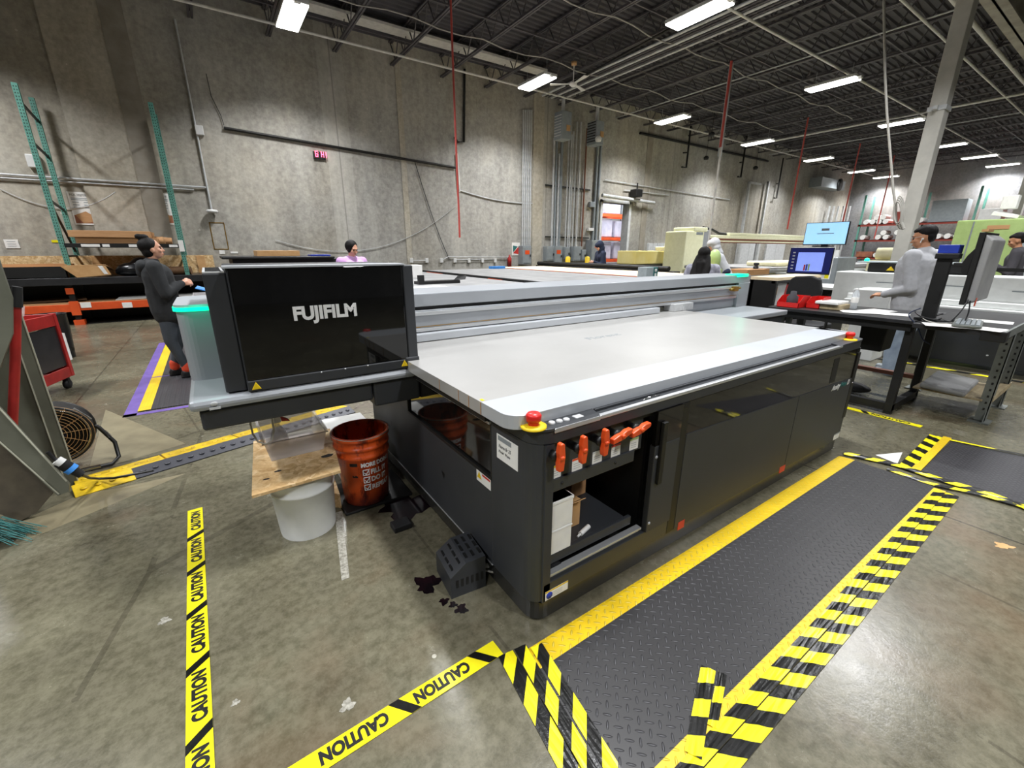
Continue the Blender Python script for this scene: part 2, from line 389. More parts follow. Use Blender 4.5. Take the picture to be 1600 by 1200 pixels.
        me.from_pydata(V, [], s.f); me.polygons.foreach_set('material_index', s.mi); me.polygons.foreach_set('use_smooth', s.sm)
        me.update()
        if not isinstance(mats, (list, tuple)): mats = [mats]
        for m in mats: me.materials.append(M[m] if isinstance(m, str) else m)
        bm = bmesh.new(); bm.from_mesh(me)
        bmesh.ops.remove_doubles(bm, verts=bm.verts, dist=1e-6) if remesh == 0 and bevel else None
        bmesh.ops.recalc_face_normals(bm, faces=bm.faces); bm.to_mesh(me); bm.free()
        if parent is not None: o.parent = parent
        if remesh:
            md = o.modifiers.new('r', 'REMESH'); md.mode = 'VOXEL'; md.voxel_size = remesh; md.use_smooth_shade = True
            if smooth: m2 = o.modifiers.new('s', 'SMOOTH'); m2.factor = .6; m2.iterations = smooth
            bake(o)
        elif bevel:
            md = o.modifiers.new('b', 'BEVEL'); md.width = bevel; md.segments = seg; md.limit_method = 'ANGLE'; md.angle_limit = R(35)
        return o
def bake(o):
    dg = bpy.context.evaluated_depsgraph_get(); dg.update()
    me = bpy.data.meshes.new_from_object(o.evaluated_get(dg)); old = o.data
    o.modifiers.clear(); o.data = me; me.name = old.name
    for p in me.polygons: p.use_smooth = True
def thing(name, label, cat, loc=(0, 0, 0), rotz=0, group=None, kind=None):
    o = bpy.data.objects.new(name, None); COL.objects.link(o); o.location = loc; o.rotation_euler = (0, 0, rotz)
    o.empty_display_size = .1
    WL[o.name] = Vector((0, 0, 0)) if rotz else Vector(loc)
    return tag(o, label, cat, group, kind)
def tag(o, label, cat, group=None, kind=None):
    if label: o['label'] = label
    if cat: o['category'] = cat
    if group: o['group'] = group
    if kind: o['kind'] = kind
    return o
def struct(o): o['kind'] = 'structure'; return o
def dup(root, loc, rotz=None, label=None, group=None):
    r = root.copy(); COL.objects.link(r); r.location = loc
    if rotz is not None: r.rotation_euler = (0, 0, rotz)
    if label: r['label'] = label
    if group: r['group'] = group
    for ch in [c for c in root.children]:
        c = ch.copy(); COL.objects.link(c); c.parent = r
        for g in ch.children:
            d = g.copy(); COL.objects.link(d); d.parent = c
    return r
def simple_box(name, m, x0, y0, z0, x1, y1, z1, label, cat, group=None, bevel=.004, parent=None):
    b = MB(); b.box(x0, y0, z0, x1, y1, z1); o = b.build(name, m, parent, bevel)
    if label: tag(o, label, cat, group)
    return o
def text_obj(name, s, size, m, origin, xdir, ydir, parent=None, ext=.001, sx=1.0, shear=0, bold=0, align='LEFT'):
    """lettering as mesh: origin = baseline start, xdir/ydir = world directions of text axes"""
    cu = bpy.data.curves.new(name, 'FONT'); cu.body = s; cu.size = size; cu.extrude = ext; cu.shear = shear; cu.offset = bold
    cu.align_x = align; cu.resolution_u = 4
    o = bpy.data.objects.new(name, cu); COL.objects.link(o)
    dg = bpy.context.evaluated_depsgraph_get(); dg.update()
    me = bpy.data.meshes.new_from_object(o.evaluated_get(dg)); bpy.data.objects.remove(o); bpy.data.curves.remove(cu)
    X = Vector(xdir).normalized(); Yd = Vector(ydir).normalized(); Zd = X.cross(Yd)
    off = WL.get(parent.name, Vector((0, 0, 0))) if parent is not None else Vector((0, 0, 0))
    for v in me.vertices:
        c = v.co; v.co = Vector(origin) - off + X * c.x * sx + Yd * c.y + Zd * c.z
    me.materials.clear(); me.materials.append(M[m])
    ob = bpy.data.objects.new(name, me); COL.objects.link(ob)
    if parent is not None: ob.parent = parent
    WL[ob.name] = off.copy()
    return ob
def arc(cx, cy, r, a0, a1, n=6): return [(cx + r*math.cos(R(a0+(a1-a0)*i/n)), cy + r*math.sin(R(a0+(a1-a0)*i/n))) for i in range(n+1)]
def lerp(a, b, t): return tuple(a[i] + (b[i]-a[i])*t for i in range(len(a)))
# ================================================================ ROOM SHELL
WY = 13.6; WX = 38.0; ZC = 7.0
b = MB(); b.box(-12, -10, -.2, WX, WY, 0); struct(b.build('floor', 'floor'))
dx0, dx1, dzt = 13.75, 15.35, 3.35
b = MB()
b.box(-12, WY, 0, dx0, WY+.3, ZC+.3); b.box(dx1, WY, 0, WX+.3, WY+.3, ZC+.3); b.box(dx0, WY, dzt, dx1, WY+.3, ZC+.3)
struct(b.build('wall_back', 'wall'))
b = MB(); b.box(WX, -10, 0, WX+.3, WY, ZC+.3); struct(b.build('wall_right', 'wallgrey'))
b = MB(); b.box(-12.3, -10.3, 0, -12, WY, ZC+.3); struct(b.build('wall_left', 'wallgrey'))
b = MB(); b.box(-12, -10.3, 0, WX+.3, -10, ZC+.3); struct(b.build('wall_front', 'wallgrey'))
# corrugated roof deck
b = MB(); y = -10.0; pts = []; per = .19
while y < WY:
    pts += [(y, ZC), (y+.07, ZC), (y+.09, ZC+.045), (y+.17, ZC+.045)]; y += per
pts = [(min(p[0], WY), p[1]) for p in pts]
pts += [(WY, ZC+.12), (-10, ZC+.12)]
V = [(-12, p[0], p[1]) for p in pts] + [(WX, p[0], p[1]) for p in pts]; n = len(pts)
b.add(V, [(i, (i+1)%n, n+(i+1)%n, n+i) for i in range(n)])
struct(b.build('ceiling', 'deck'))
# pilaster bands and stains on the wall (panel joint columns)
b = MB(); b.box(-1.0, WY-.045, 0, -.60, WY, ZC); struct(b.build('trim_1', 'wallbrown'))
b = MB(); b.box(-1.95, WY-.03, 0, -1.0, WY, ZC); struct(b.build('trim_2', 'wallpale'))
b = MB(); b.box(10.15, WY-.06, 0, 10.6, WY, ZC); struct(b.build('trim_3', 'wallpale'))
b = MB(); b.box(5.25, WY-.02, 0, 5.42, WY, ZC); struct(b.build('trim_4', 'wallpale'))
b = MB(); b.box(16.2, WY-.03, 0, 16.55, WY, ZC); struct(b.build('trim_5', 'wallbrown'))

# roof joists
def joist_mesh(L, name):
    b = MB(); zb, zt = 6.4, 6.97
    for s in (-.032, .032): b.box(s-.022, 0, zb, s+.022, L, zb+.045); b.box(s-.022, 0, zt-.04, s+.022, L, zt)
    n = int(L / .62); st = L / n
    for i in range(n):
        a, m_, c = i*st, (i+.5)*st, (i+1)*st
        b.bar((0, a, zt-.03), (0, m_, zb+.03), .022); b.bar((0, m_, zb+.03), (0, c, zt-.03), .022)
    return b
# first row over the machines
jb = joist_mesh(WY-.02-3.4, 'j')
for v in range(len(jb.v)): p = jb.v[v]; jb.v[v] = (p[0], p[1]+3.4, p[2])
j0 = jb.build('roof_joist', 'joist'); tag(j0, 'dark grey open-web steel roof joist spanning from the pale girder to the back wall', 'joist', 'roof joists over the machines')
z0 = j0.location.z
xs = [3.64 + 1.53*k for k in range(-3, 23)]
j0.location.x = xs[0]
for x in xs[1:]: dup(j0, (x, j0.location.y, z0))
jb = joist_mesh(9.0, 'j')
for v in range(len(jb.v)): p = jb.v[v]; jb.v[v] = (p[0], p[1]-6.0, p[2])
j1 = jb.build('roof_joist', 'joist'); tag(j1, 'dark steel roof joist on the near side of the pale girder', 'joist', 'roof joists before the girder')
xs2 = [12.8 + 1.53*k for k in range(0, 14)]; j1.location.x = xs2[0]
for x in xs2[1:]: dup(j1, (x, j1.location.y, j1.location.z))
# girder: two flanges and a web, along X
b = MB(); b.box(-2, 3.02, 6.2, WX, 3.36, 6.24); b.box(-2, 3.02, 6.86, WX, 3.36, 6.9); b.box(-2, 3.17, 6.2, WX, 3.21, 6.9)
gd = b.build('roof_girder', 'girder'); tag(gd, 'pale beige steel roof girder running away above the column', 'girder')
gd['kind'] = 'structure'
for i, yy in enumerate((5.2, 7.6, 9.9, 12.0)):
    b = MB(); b.bar((-2, yy, 6.43), (WX, yy, 6.43), .035, .035)
    tag(b.build('joist_bridging', 'joist'), 'thin angle bar tying the roof joists together, ' + ('nearest the girder', 'second from the girder', 'third from the girder', 'nearest the back wall')[i], 'bridging bar')
# columns
def column(x, y, w, label, cable=False):
    t = thing('steel_column', label, 'column', (x, y, 0))
    b = MB(); b.box(x-w/2, y-w*.42, 0, x+w/2, y+w*.42, 6.2); b.build('shaft', 'colsteel', t, .01)
    b = MB(); b.box(x-w*.8, y-w*.8, 0, x+w*.8, y+w*.8, .03); b.build('base_plate', 'colsteel', t)
    b = MB(); b.box(x-w*.7, y-w*.6, 6.17, x+w*.7, y+w*.6, 6.2); b.build('cap_plate', 'colsteel', t)
    b = MB(); b.box(x-w*.56, y-w*.48, 4.02, x+w*.56, y+w*.48, 4.1); b.box(x-w*.9, y-w*.1, 4.03, x-w*.5, y+w*.1, 4.09); b.build('strap', 'galv', t)
    return t
column(12.0, 3.15, .29, 'thick pale grey steel column standing behind the man in grey')
column(22.3, 3.15, .24, 'thinner looking pale steel column far right before the wall cabinets')

# ---------------------------------------------------------------- lamps
def make_lamp():
    t = thing('ceiling_lamp', '', 'ceiling lamp', (0, 0, 5.98))
    b = MB(); b.box(-.22, -.64, 6.0, .22, .64, 6.07); b.build('housing', 'whitep', t, .01)
    b = MB(); b.box(-.21, -.62, 5.975, .21, .62, 6.0); b.build('diffuser', 'led', t)
    b = MB()
    for yy in (-.45, .45): b.tube([(0, yy, 6.07), (0, yy, 6.42)], .004, 6)
    b.build('suspension_wire', 'galv', t)
    b = MB(); b.box(-.06, -.72, 5.97, .06, -.62, 6.03); b.build('sensor', 'whitep', t, .01)
    return t
lamps = [(2.23, 11.2), (8.52, 11.27), (14.76, 11.36), (20.85, 11.42), (27.1, 11.48), (33.2, 11.6), (37.0, 11.5),
         (8.94, 6.5), (15.52, 6.6), (22.05, 6.8), (28.4, 6.85), (33.0, 6.6), (37.2, 6.4), (20.9, 1.2)]
lab = ['big square looking ceiling lamp glowing at the upper left near the wall', 'ceiling lamp near the back wall, above and left of the ceiling fan', 'small ceiling lamp near the back wall, right of the ceiling fan',
 'fourth lamp of the row nearest the back wall, right of the hanging grey duct', 'fifth lamp of the back wall row', 'sixth lamp of the back wall row, left of the column', 'last lamp of the back wall row, just left of the column',
 'largest ceiling lamp at the top right of centre, on the front row', 'second lamp of the front row, left of the column top', 'third lamp of the front row, touching the left edge of the column',
 'fourth lamp of the front row, right of the column', 'fifth lamp of the front row, right of the column', 'farthest lamp of the front row, near the right edge', 'ceiling lamp out beyond the girder at the far right']
proto = make_lamp(); LIGHTS = []
for i, (x, y) in enumerate(lamps[:13]):
    o = proto if i == 0 else dup(proto, (x, y, 5.98))
    o.location = (x, y, 5.98); o['label'] = lab[i]; o['group'] = 'ceiling lamps'
SPR = 132
def area(x, y, p, z=5.96, col=(.975, .985, 1)):
    l = bpy.data.lights.new('lamp_glow', 'AREA'); l.shape = 'RECTANGLE'; l.size = .34; l.size_y = 1.2; l.spread = R(SPR); l.energy = p; l.color = col
    o = bpy.data.objects.new('lamp_glow', l); COL.objects.link(o); o.location = (x, y, z); return o
PW = 235
for x, y in lamps[:13]: area(x, y, PW)
for x, y in ((-3.9, 11.1), (-3.9, 6.4), (2.4, 6.45), (2.3, 1.6), (-3.9, 1.6), (8.9, 1.6), (15.5, 1.6), (22, 1.6), (28.4, 1.6), (-3.9, -3.2), (2.3, -3.2), (8.9, -3.2), (15.5, -3.2), (22, -3.2)): area(x, y, PW)
w = bpy.data.worlds.new('world'); SC.world = w; w.use_nodes = True
w.node_tree.nodes['Background'].inputs[0].default_value = (.8, .85, 1, 1); w.node_tree.nodes['Background'].inputs[1].default_value = .05
SC.view_settings.view_transform = 'Standard'; SC.view_settings.look = 'None'; SC.view_settings.exposure = 0.0; SC.view_settings.gamma = 1
SC.view_settings.use_curve_mapping = False

# ---------------------------------------------------------------- overhead pipes, conduit, tray
def pipe(name, pts, r, m, label, cat='pipe', seg=8, group=None):
    b = MB(); b.tube(pts, r, seg); return tag(b.build(name, m), label, cat, group)
pipe('sprinkler_pipe', [(-3, 12.55, 6.3), (WX, 12.55, 6.3)], .03, 'white_pipe', 'long thin white pipe under the joists closest to the back wall')
pipe('sprinkler_pipe', [(4, 6.43, 6.3), (WX, 6.43, 6.3)], .03, 'white_pipe', 'thin white pipe under the joists running behind the front lamp row')
pipe('sprinkler_pipe', [(11, 4.29, 6.3), (WX, 4.29, 6.3)], .028, 'white_pipe', 'pale pipe passing behind the top of the thick column')
pipe('sprinkler_pipe', [(11, 3.75, 6.35), (WX, 3.75, 6.35)], .045, 'white_pipe', 'thicker pale pipe beside the girder at the top right')
pipe('sprinkler_pipe', [(22.4, 3.4, 6.28), (22.4, 12.0, 6.28)], .04, 'white_pipe', 'pale cross pipe reaching right from the thick column')
for i, (x, r) in enumerate(((10.0, .035), (10.14, .02), (10.26, .02), (10.38, .035), (10.52, .02), (10.64, .02), (10.76, .03))):
    pipe('ceiling_conduit', [(x, -2, 6.33), (x, 12.9, 6.33)], r, 'galv' if i % 3 == 0 else 'joist', 'one of the bundle of metal conduits running under the joists to the back wall heaters', 'conduit', group='bundled ceiling conduits')
for i, (x, r, m_) in enumerate(((13.9, .018, 'galv'), (17.2, .018, 'joist'), (19.3, .02, 'joist'), (25.6, .02, 'galv'))):
    pipe('cross_conduit', [(x, 3.6, 6.34), (x, 13.3, 6.34)], r, m_, 'single conduit crossing under the joists beyond the conduit bundle', 'conduit', group='single cross conduits')
b = MB(); b.box(-2, 12.15, 6.72, 9.6, 12.55, 6.78); tag(b.build('cable_tray', 'white_pipe'), 'long white strip of tray above the joists at the top centre', 'cable tray')
for i, yy in enumerate((10.6, 8.1)):
    pts = [(-2+x*.6, yy + .05*math.sin(x), 6.36 - .10*abs(math.sin(x*.9))) for x in range(0, 40)]
    pipe('drooping_cable', pts, .014, 'whitecable', ('sagging pale cable under the joists near the top left lamp', 'sagging pale cable under the joists at the top centre')[i], 'cable')
pipe('gas_pipe', [(9.2, 5.0, 6.25), (9.9, 11.6, 6.25)], .03, 'black_pipe', 'black pipe under the joists by the ceiling fan')
# ceiling fan
fx, fy = 9.3, 10.6
t = thing('ceiling_fan', 'small white three blade ceiling fan hanging near the back wall heaters', 'ceiling fan', (fx, fy, 5.86))
b = MB(); b.tube([(fx, fy, 5.95), (fx, fy, 6.4)], .015); b.build('rod', 'whitep', t)
b = MB(); b.lathe([(0, 6.38), (.07, 6.38), (.08, 6.46), (0, 6.46)], (fx, fy, 0), 16); b.build('canopy', 'card2', t)
b = MB(); b.lathe([(0, 5.86), (.06, 5.87), (.11, 5.91), (.1, 5.96), (0, 5.98)], (fx, fy, 0), 20); b.build('motor', 'whitep', t)
for k in range(3):
    a = R(20 + 120*k); b = MB()
    d = Vector((math.cos(a), math.sin(a), 0)); s_ = Vector((-d.y, d.x, 0))
    p = Vector((fx, fy, 5.93))
    b.poly3([p+d*.1-s_*.03, p+d*.65-s_*.075, p+d*.65+s_*.075, p+d*.1+s_*.03], .012)
    b.build('blade', 'whitep', t)
# hanging drops
def drop(name, a, z1, r, m, label, cat, x=None): pipe(name, [a, (a[0], a[1], z1)], r, m, label, cat)
p = gy(709, 150, 9.0); pipe('air_hose', [(p[0], 9, 6.4), (p[0]+.01, 9, 4.0), (p[0]+.03, 9, 2.2), (p[0]+.03, 9, 1.75)], .022, 'red_hose', 'red air hose hanging straight down before the bare back wall', 'hose')
p = gy(1132, 180, 8.0)
pipe('air_hose', [(p[0], 8, 6.4), (p[0], 8, 4.3)], .035, 'red_hose', 'thick red hose hanging beside the pale grey square duct', 'hose')
pipe('power_drop_pole', [(p[0]-.02, 7.96, 4.3), (p[0]-.02, 7.96, 1.0)], .03, 'white_pipe', 'white pole dropping below the red hose to the machines', 'pole')
p = gy(1145, 120, 8.0); b = MB(); b.box(p[0]-.05, 8.05, 4.1, p[0]+.05, 8.12, 6.4); tag(b.build('hanging_duct', 'paleblue'), 'pale grey square duct hanging right of the red hose', 'duct')
for i, (px, py, Y, z1) in enumerate(((1249, 260, 9.0, 2.3), (1330, 290, 9.5, 1.9), (1384, 300, 9.5, 2.1), (1425, 300, 3.6, 2.9))):
    p = gy(px, py, Y); pipe('air_hose', [(p[0], Y, 6.3), (p[0]-.05, Y, z1)], .03, 'red_hose', ('thin red hose hanging left of the two computer screens', 'thin red hose hanging above the upper computer screen', 'thin red hose hanging just left of the thick column', 'thin red hose hanging along the right side of the thick column')[i], 'hose')
# white cable drop with coil in front of the column
X = 10.6
pts = [gx(*q, X) for q in ((1381, 0), (1382, 60), (1383, 120), (1386, 180), (1391, 240), (1396, 300), (1399, 320))]
b = MB(); b.tube(pts, .02, 8)
for k in range(4):
    pts = []
    for i in range(20):
        a = 2*PI*i/20 + k; q = (1402 + 6*math.cos(a) + k*1.5, 332 + (17+3*k)*math.sin(a)); pts.append(gx(*q, X - .05 + .03*k))
    b.tube(pts + [pts[0]], .011, 6)
b.tube([gx(1408, 348, X), gx(1412, 358, X)], .03, 8)
tag(b.build('hanging_power_cord', 'whitecable'), 'white power cord hanging from the roof with a coiled end before the thick column', 'cord')
for i, (xx, yy) in enumerate(((16.6, 10.9), (19.0, 12.6), (23.2, 12.6))):
    b = MB(); b.lathe([(0, 0), (.09, .01), (.12, .1), (.06, .16), (0, .18)], (xx, yy, 5.3 if i else 5.6), 14); b.tube([(xx, yy, 5.5), (xx, yy, 6.4)], .01, 6)
    tag(b.build('hose_reel', 'black'), 'small dark reel hanging under the roof joists, ' + ('nearest', 'middle', 'farthest')[i] + ' one', 'hose reel')

# ================================================================ BACK WALL FITTINGS
W = WY
def wp(px, py, off=.05): return gy(px, py, W - off)
def wpipe(name, pix, r, m, label, cat='pipe', off=.06, seg=8, group=None): return pipe(name, [wp(x, y, off) for x, y in pix], r, m, label, cat, seg, group)
wpipe('drain_pipe', [(350, 200), (450, 217), (560, 236), (640, 250), (712, 262)], .035, 'black_pipe', 'long dark iron pipe sloping across the bare back wall')
a = wp(0, 272); c = wp(322, 293); b = MB()
b.tube([(-8, a[1], a[2]), (c[0], a[1], c[2])], .022); b.tube([(-8, a[1], a[2]-.07), (c[0]-.25, a[1], c[2]-.07)], .016)
tag(b.build('wall_conduit', 'galv'), 'pair of horizontal conduits along the wall above the posters', 'conduit')
a = wp(277, 50); c = wp(332, 330); t = thing('wall_conduit', 'vertical white conduit ending in a round grey fitting, right of the posters', 'conduit', (a[0], W-.05, c[2]))
b = MB(); b.tube([(a[0], W-.05, 6.3), (a[0], W-.05, c[2])], .02); b.build('tube', 'galv', t)
b = MB(); b.lathe([(0, -.05), (.12, -.04), (.13, 0), (.1, .03), (0, .04)], (a[0], W-.14, c[2]), 20); b.build('fitting', 'whitep', t)
q = wp(312, 204); b = MB(); b.box(a[0]-.02, W-.12, q[2]-.1, a[0]+.14, W, q[2]+.1); b.build('junction_box', 'whitep', t, .01)
b = MB(); b.tube([wp(350, 196), (wp(345,180)[0], W-.04, wp(345,180)[2]), wp(330, 150), wp(322, 115)], .008, 6); tag(b.build('loose_wire', 'cablek'), 'thin dark wire curling up the wall from the iron pipe end', 'wire')
b = MB(); q = wp(53, 252); b.box(q[0]-.1, W-.1, q[2]-.12, q[0]+.1, W, q[2]+.12); tag(b.build('junction_box', 'whitep', bevel=.01), 'white junction box on the wall behind the left teal upright', 'junction box')
# hanging thin wires in arcs on the wall
def warc(p0, p1, sag, label, r=.008, n=16, m='cablek'):
    a, c = Vector(wp(*p0, .03)), Vector(wp(*p1, .03)); b = MB()
    b.tube([a.lerp(c, i/n) + Vector((0, 0, -sag*4*(i/n)*(1-i/n))) for i in range(n+1)], r, 6); tag(b.build('wall_wire', m), label, 'wire')
warc((430, 375), (712, 322), .75, 'thin grey wire sagging in a long arc above the pink dressed woman', m='galv')
warc((648, 252), (702, 405), .18, 'thin dark wire falling from the iron pipe to the outlets', .01)
warc((0, 295), (180, 300), .35, 'thin wire sagging behind the left teal upright', m='galv')
warc((715, 296), (838, 318), .12, 'pale pipe like cable from the red hose to the conduit bank', .02, m='galv')
wpipe('vent_pipe', [(726, 108), (725, 222), (715, 222), (710, 214)], .035, 'black_pipe', 'black vertical pipe with a hooked lower end, right of the red hose')
wpipe('water_pipe', [(714, 240), (718, 300)], .03, 'white_pipe', 'short white vertical pipe beside the red hose on the wall')
# digital clock
a, c = wp(489, 238), wp(509, 249)
t = thing('digital_clock', 'small black digital wall clock with glowing red digits on the bare wall', 'clock', (a[0], W-.06, c[2]))
b = MB(); b.box(a[0], W-.07, c[2]-.01, c[0], W, a[2]+.03); b.build('case', 'black', t, .008)
def seven(cx, cz, w, h, ch, b, y):
    S = {'0': 'abcdef', '1': 'bc', '2': 'abged', '3': 'abgcd', '4': 'fgbc', '5': 'afgcd', '6': 'afgedc', '7': 'abc', '8': 'abcdefg', '9': 'abcdfg'}[ch]
    P = {'a': (0, h, w, h), 'g': (0, h/2, w, h/2), 'd': (0, 0, w, 0), 'f': (0, h/2, 0, h), 'b': (w, h/2, w, h), 'e': (0, 0, 0, h/2), 'c': (w, 0, w, h/2)}
    for k in S:
        x0, z0, x1, z1 = P[k]; b.box(cx+x0-.008, y, cz+z0-.008, cx+x1+.008, y-.004, cz+z1+.008)
b = MB(); ww = (c[0]-a[0])
for i, ch in enumerate(('6', '1', '4', '1')): seven(a[0]+ww*(.18+.2*i)+(.03 if i > 0 else 0), c[2]+.045, .055, .125, ch, b, W-.071)
b.box(a[0]+ww*.37, W-.071, c[2]+.08, a[0]+ww*.37+.014, W-.076, c[2]+.095); b.box(a[0]+ww*.37, W-.071, c[2]+.13, a[0]+ww*.37+.014, W-.076, c[2]+.145)
b.build('digits', 'redled', t)
# posters
for i, (q0, q1, lb) in enumerate((((103, 299), (157, 352), 'left one, nearer the left teal upright'), ((231, 301), (273, 351), 'right one, partly behind the right teal upright'))):
    a, c = wp(*q0, .01), wp(*q1, .01); x0, x1, z0, z1 = a[0]+.03, c[0]-.0, c[2], a[2]
    x0, x1 = ((-2.25, -1.85), (-.89, -.50))[i]
    t = thing('wall_poster', 'white poster with a brown box picture, ' + lb, 'poster', (x0, W, z0), group=None)
    b = MB(); b.box(x0, W-.012, z0, x1, W-.004, z1); b.build('sheet', 'paper', t)
    w_ = x1-x0; h_ = z1-z0; b = MB(); b.box(x0+.05*w_, W-.014, z0+.05*h_, x1-.05*w_, W-.012, z0+.3*h_); b.build('picture', 'brownpic', t)
    b = MB(); b.add([(x0+.1*w_, W-.016, z0+.3*h_), (x0+.35*w_, W-.016, z0+.05*h_), (x0+.8*w_, W-.016, z0+.1*h_), (x0+.85*w_, W-.016, z0+.28*h_), (x0+.55*w_, W-.016, z0+.42*h_)], [(0, 1, 2, 3, 4)]); b.build('box_picture', 'card', t)
    text_obj('heading', 'PCK 10273510', h_*.085, 'black', (x0+.08*w_, W-.015, z1-.12*h_), (1, 0, 0), (0, 0, 1), t, .0005, sx=min(1, w_*.85/(h_*.085*6.6)))
    b = MB()
    for k in range(2): b.box(x0+.1*w_, W-.014, z1-(.18+.045*k)*h_, x1-.1*w_, W-.012, z1-(.20+.045*k)*h_)
    for k in range(3):
        for s_ in (0, 1): b.box(x0+(.12+.45*s_)*w_, W-.014, z1-(.30+.08*k)*h_, x0+(.38+.45*s_)*w_, W-.012, z1-(.32+.08*k)*h_)
    b.build('print_lines', 'elec', t)
def notice(name, q0, q1, m, label, cat='notice', lines=0, off=.0):
    a, c = wp(*q0, .006), wp(*q1, .006); b = MB(); b.box(a[0], W-.012-off, c[2], c[0], W-.003-off, a[2])
    if lines:
        h = a[2]-c[2]; w_ = c[0]-a[0]
        for k in range(lines): b.box(a[0]+.18*w_, W-.014, a[2]-h*(k+1)/(lines+1)-.006, c[0]-.2*w_, W-.012, a[2]-h*(k+1)/(lines+1)+.004, 1)
    return tag(b.build(name, [m, 'elec']), label, cat)
notice('paper_notice', (5, 374), (32, 388), 'paper', 'white paper notice on the wall far left above the chipboard', lines=3)
notice('yellow_label', (80, 375), (98, 379), 'tapey', 'small yellow label on the wall just left of the left teal upright', 'label')
notice('paper_label', (342, 391), (352, 397), 'paper', 'small white label on the wall right of the chipboard end', 'label')
notice('paper_label', (360, 393), (372, 396), 'paper', 'narrow white label low on the wall, rightmost of the two', 'label')
b = MB(); a, c = wp(326, 347, .0), wp(358, 390, .0)
for (x0, z0, x1, z1) in ((a[0], a[2]-.02, c[0], a[2]), (a[0], c[2], c[0], c[2]+.02), (a[0], c[2], a[0]+.02, a[2]), (c[0]-.02, c[2], c[0], a[2])): b.box(x0, W-.008, z0, x1, W, z1)
tag(b.build('wall_outline', 'brass'), 'faint ochre rectangular outline on the concrete wall above the black printer', 'outline')
# outlets row
t = thing('outlet_conduit', 'grey conduit linking small square outlets low on the back wall', 'conduit', wp(648, 408))
b = MB(); pts = [wp(690, 407), wp(701, 401), wp(800, 402)]; b.tube(pts, .014); b.tube([wp(644, 407), wp(668, 407)], .012); b.tube([wp(711, 406), wp(774, 405), wp(774, 415)], .012); b.build('tube', 'galv', t)
for px in (643, 667, 690, 711, 733, 754, 774):
    q = wp(px, 407); b = MB(); b.box(q[0]-.05, W-.07, q[2]-.07, q[0]+.05, W, q[2]+.07); b.build('outlet_box', 'whitep', t, .006)
q = wp(795, 408); b = MB(); b.lathe([(0, -.2), (.07, -.2), (.075, .1), (.03, .17), (.03, .22), (0, .22)], (q[0], W-.1, q[2]), 14); tag(b.build('fire_extinguisher', 'redpaint'), 'small red fire extinguisher low on the back wall left of the panels', 'extinguisher')
t = thing('warning_sign', 'white framed sign with red and teal artwork beside the grey electrical panels', 'sign', wp(801, 400))
a, c = wp(801, 379), wp(813, 399); b = MB(); b.box(a[0], W-.014, c[2], c[0], W, a[2]); b.build('board', 'paper', t)
b = MB(); b.add([(a[0]+.04, W-.018, c[2]+.08), (c[0]-.04, W-.018, c[2]+.04), (c[0]-.04, W-.018, a[2]-.12)], [(0, 1, 2)]); b.build('red_artwork', 'redw', t)
b = MB(); b.add([(a[0]+.04, W-.017, c[2]+.1), (c[0]-.1, W-.017, a[2]-.14), (a[0]+.04, W-.017, a[2]-.1)], [(0, 1, 2)]); b.build('teal_artwork', 'teals', t)
# conduit bank
cz = lambda px, py: wp(px, py)[2]
def vpipe(px, top, bot, r, m, label, off=.07, group='vertical conduits of the bank'):
    x = wp(px, (top+bot)/2, off)[0]; pipe('vertical_conduit', [(x, W-off, min(6.4, wp(px, top)[2])), (x, W-off, wp(px, bot)[2])], r, m, label, 'conduit', group=group)
for px in (817, 820, 823, 826, 829): vpipe(px, 172, 385, .028, 'galv', 'grey conduit in the tight bundle of five dropping to the leftmost tall panel', group='five tight conduits')
pal = 'pale conduit among the spaced conduits running up the wall to the left heater'
for px, r, m_, tp in ((864, .04, 'galv', 215), (868, .04, 'elec', 215), (872, .04, 'galv', 240), (876, .05, 'elec', 215), (886, .03, 'galv', 210), (890, .035, 'galv', 210), (893, .03, 'galv', 205), (898, .03, 'galv', 190), (904, .035, 'galv', 190)):
    vpipe(px, tp, 386, r, m_, pal)
vpipe(913, 200, 385, .03, 'rust_pipe', 'rusty brown conduit right of the spaced grey conduits', group=None)
for px in (930, 935): vpipe(px, 225, 378, .05, 'elec', 'grey conduit dropping from the right heater to the panel beside the doorway', group='conduits by the doorway')
for i, (py, x0, x1) in enumerate(((290, 852, 922), (371, 852, 920))):
    a, c = wp(x0, py-1), wp(x1, py+7 if i == 0 else py+1); b = MB(); b.bar(a, c, .03, .05); tag(b.build('strut_channel', 'black'), ('upper', 'lower')[i] + ' black strut channel crossing behind the spaced conduits', 'strut')
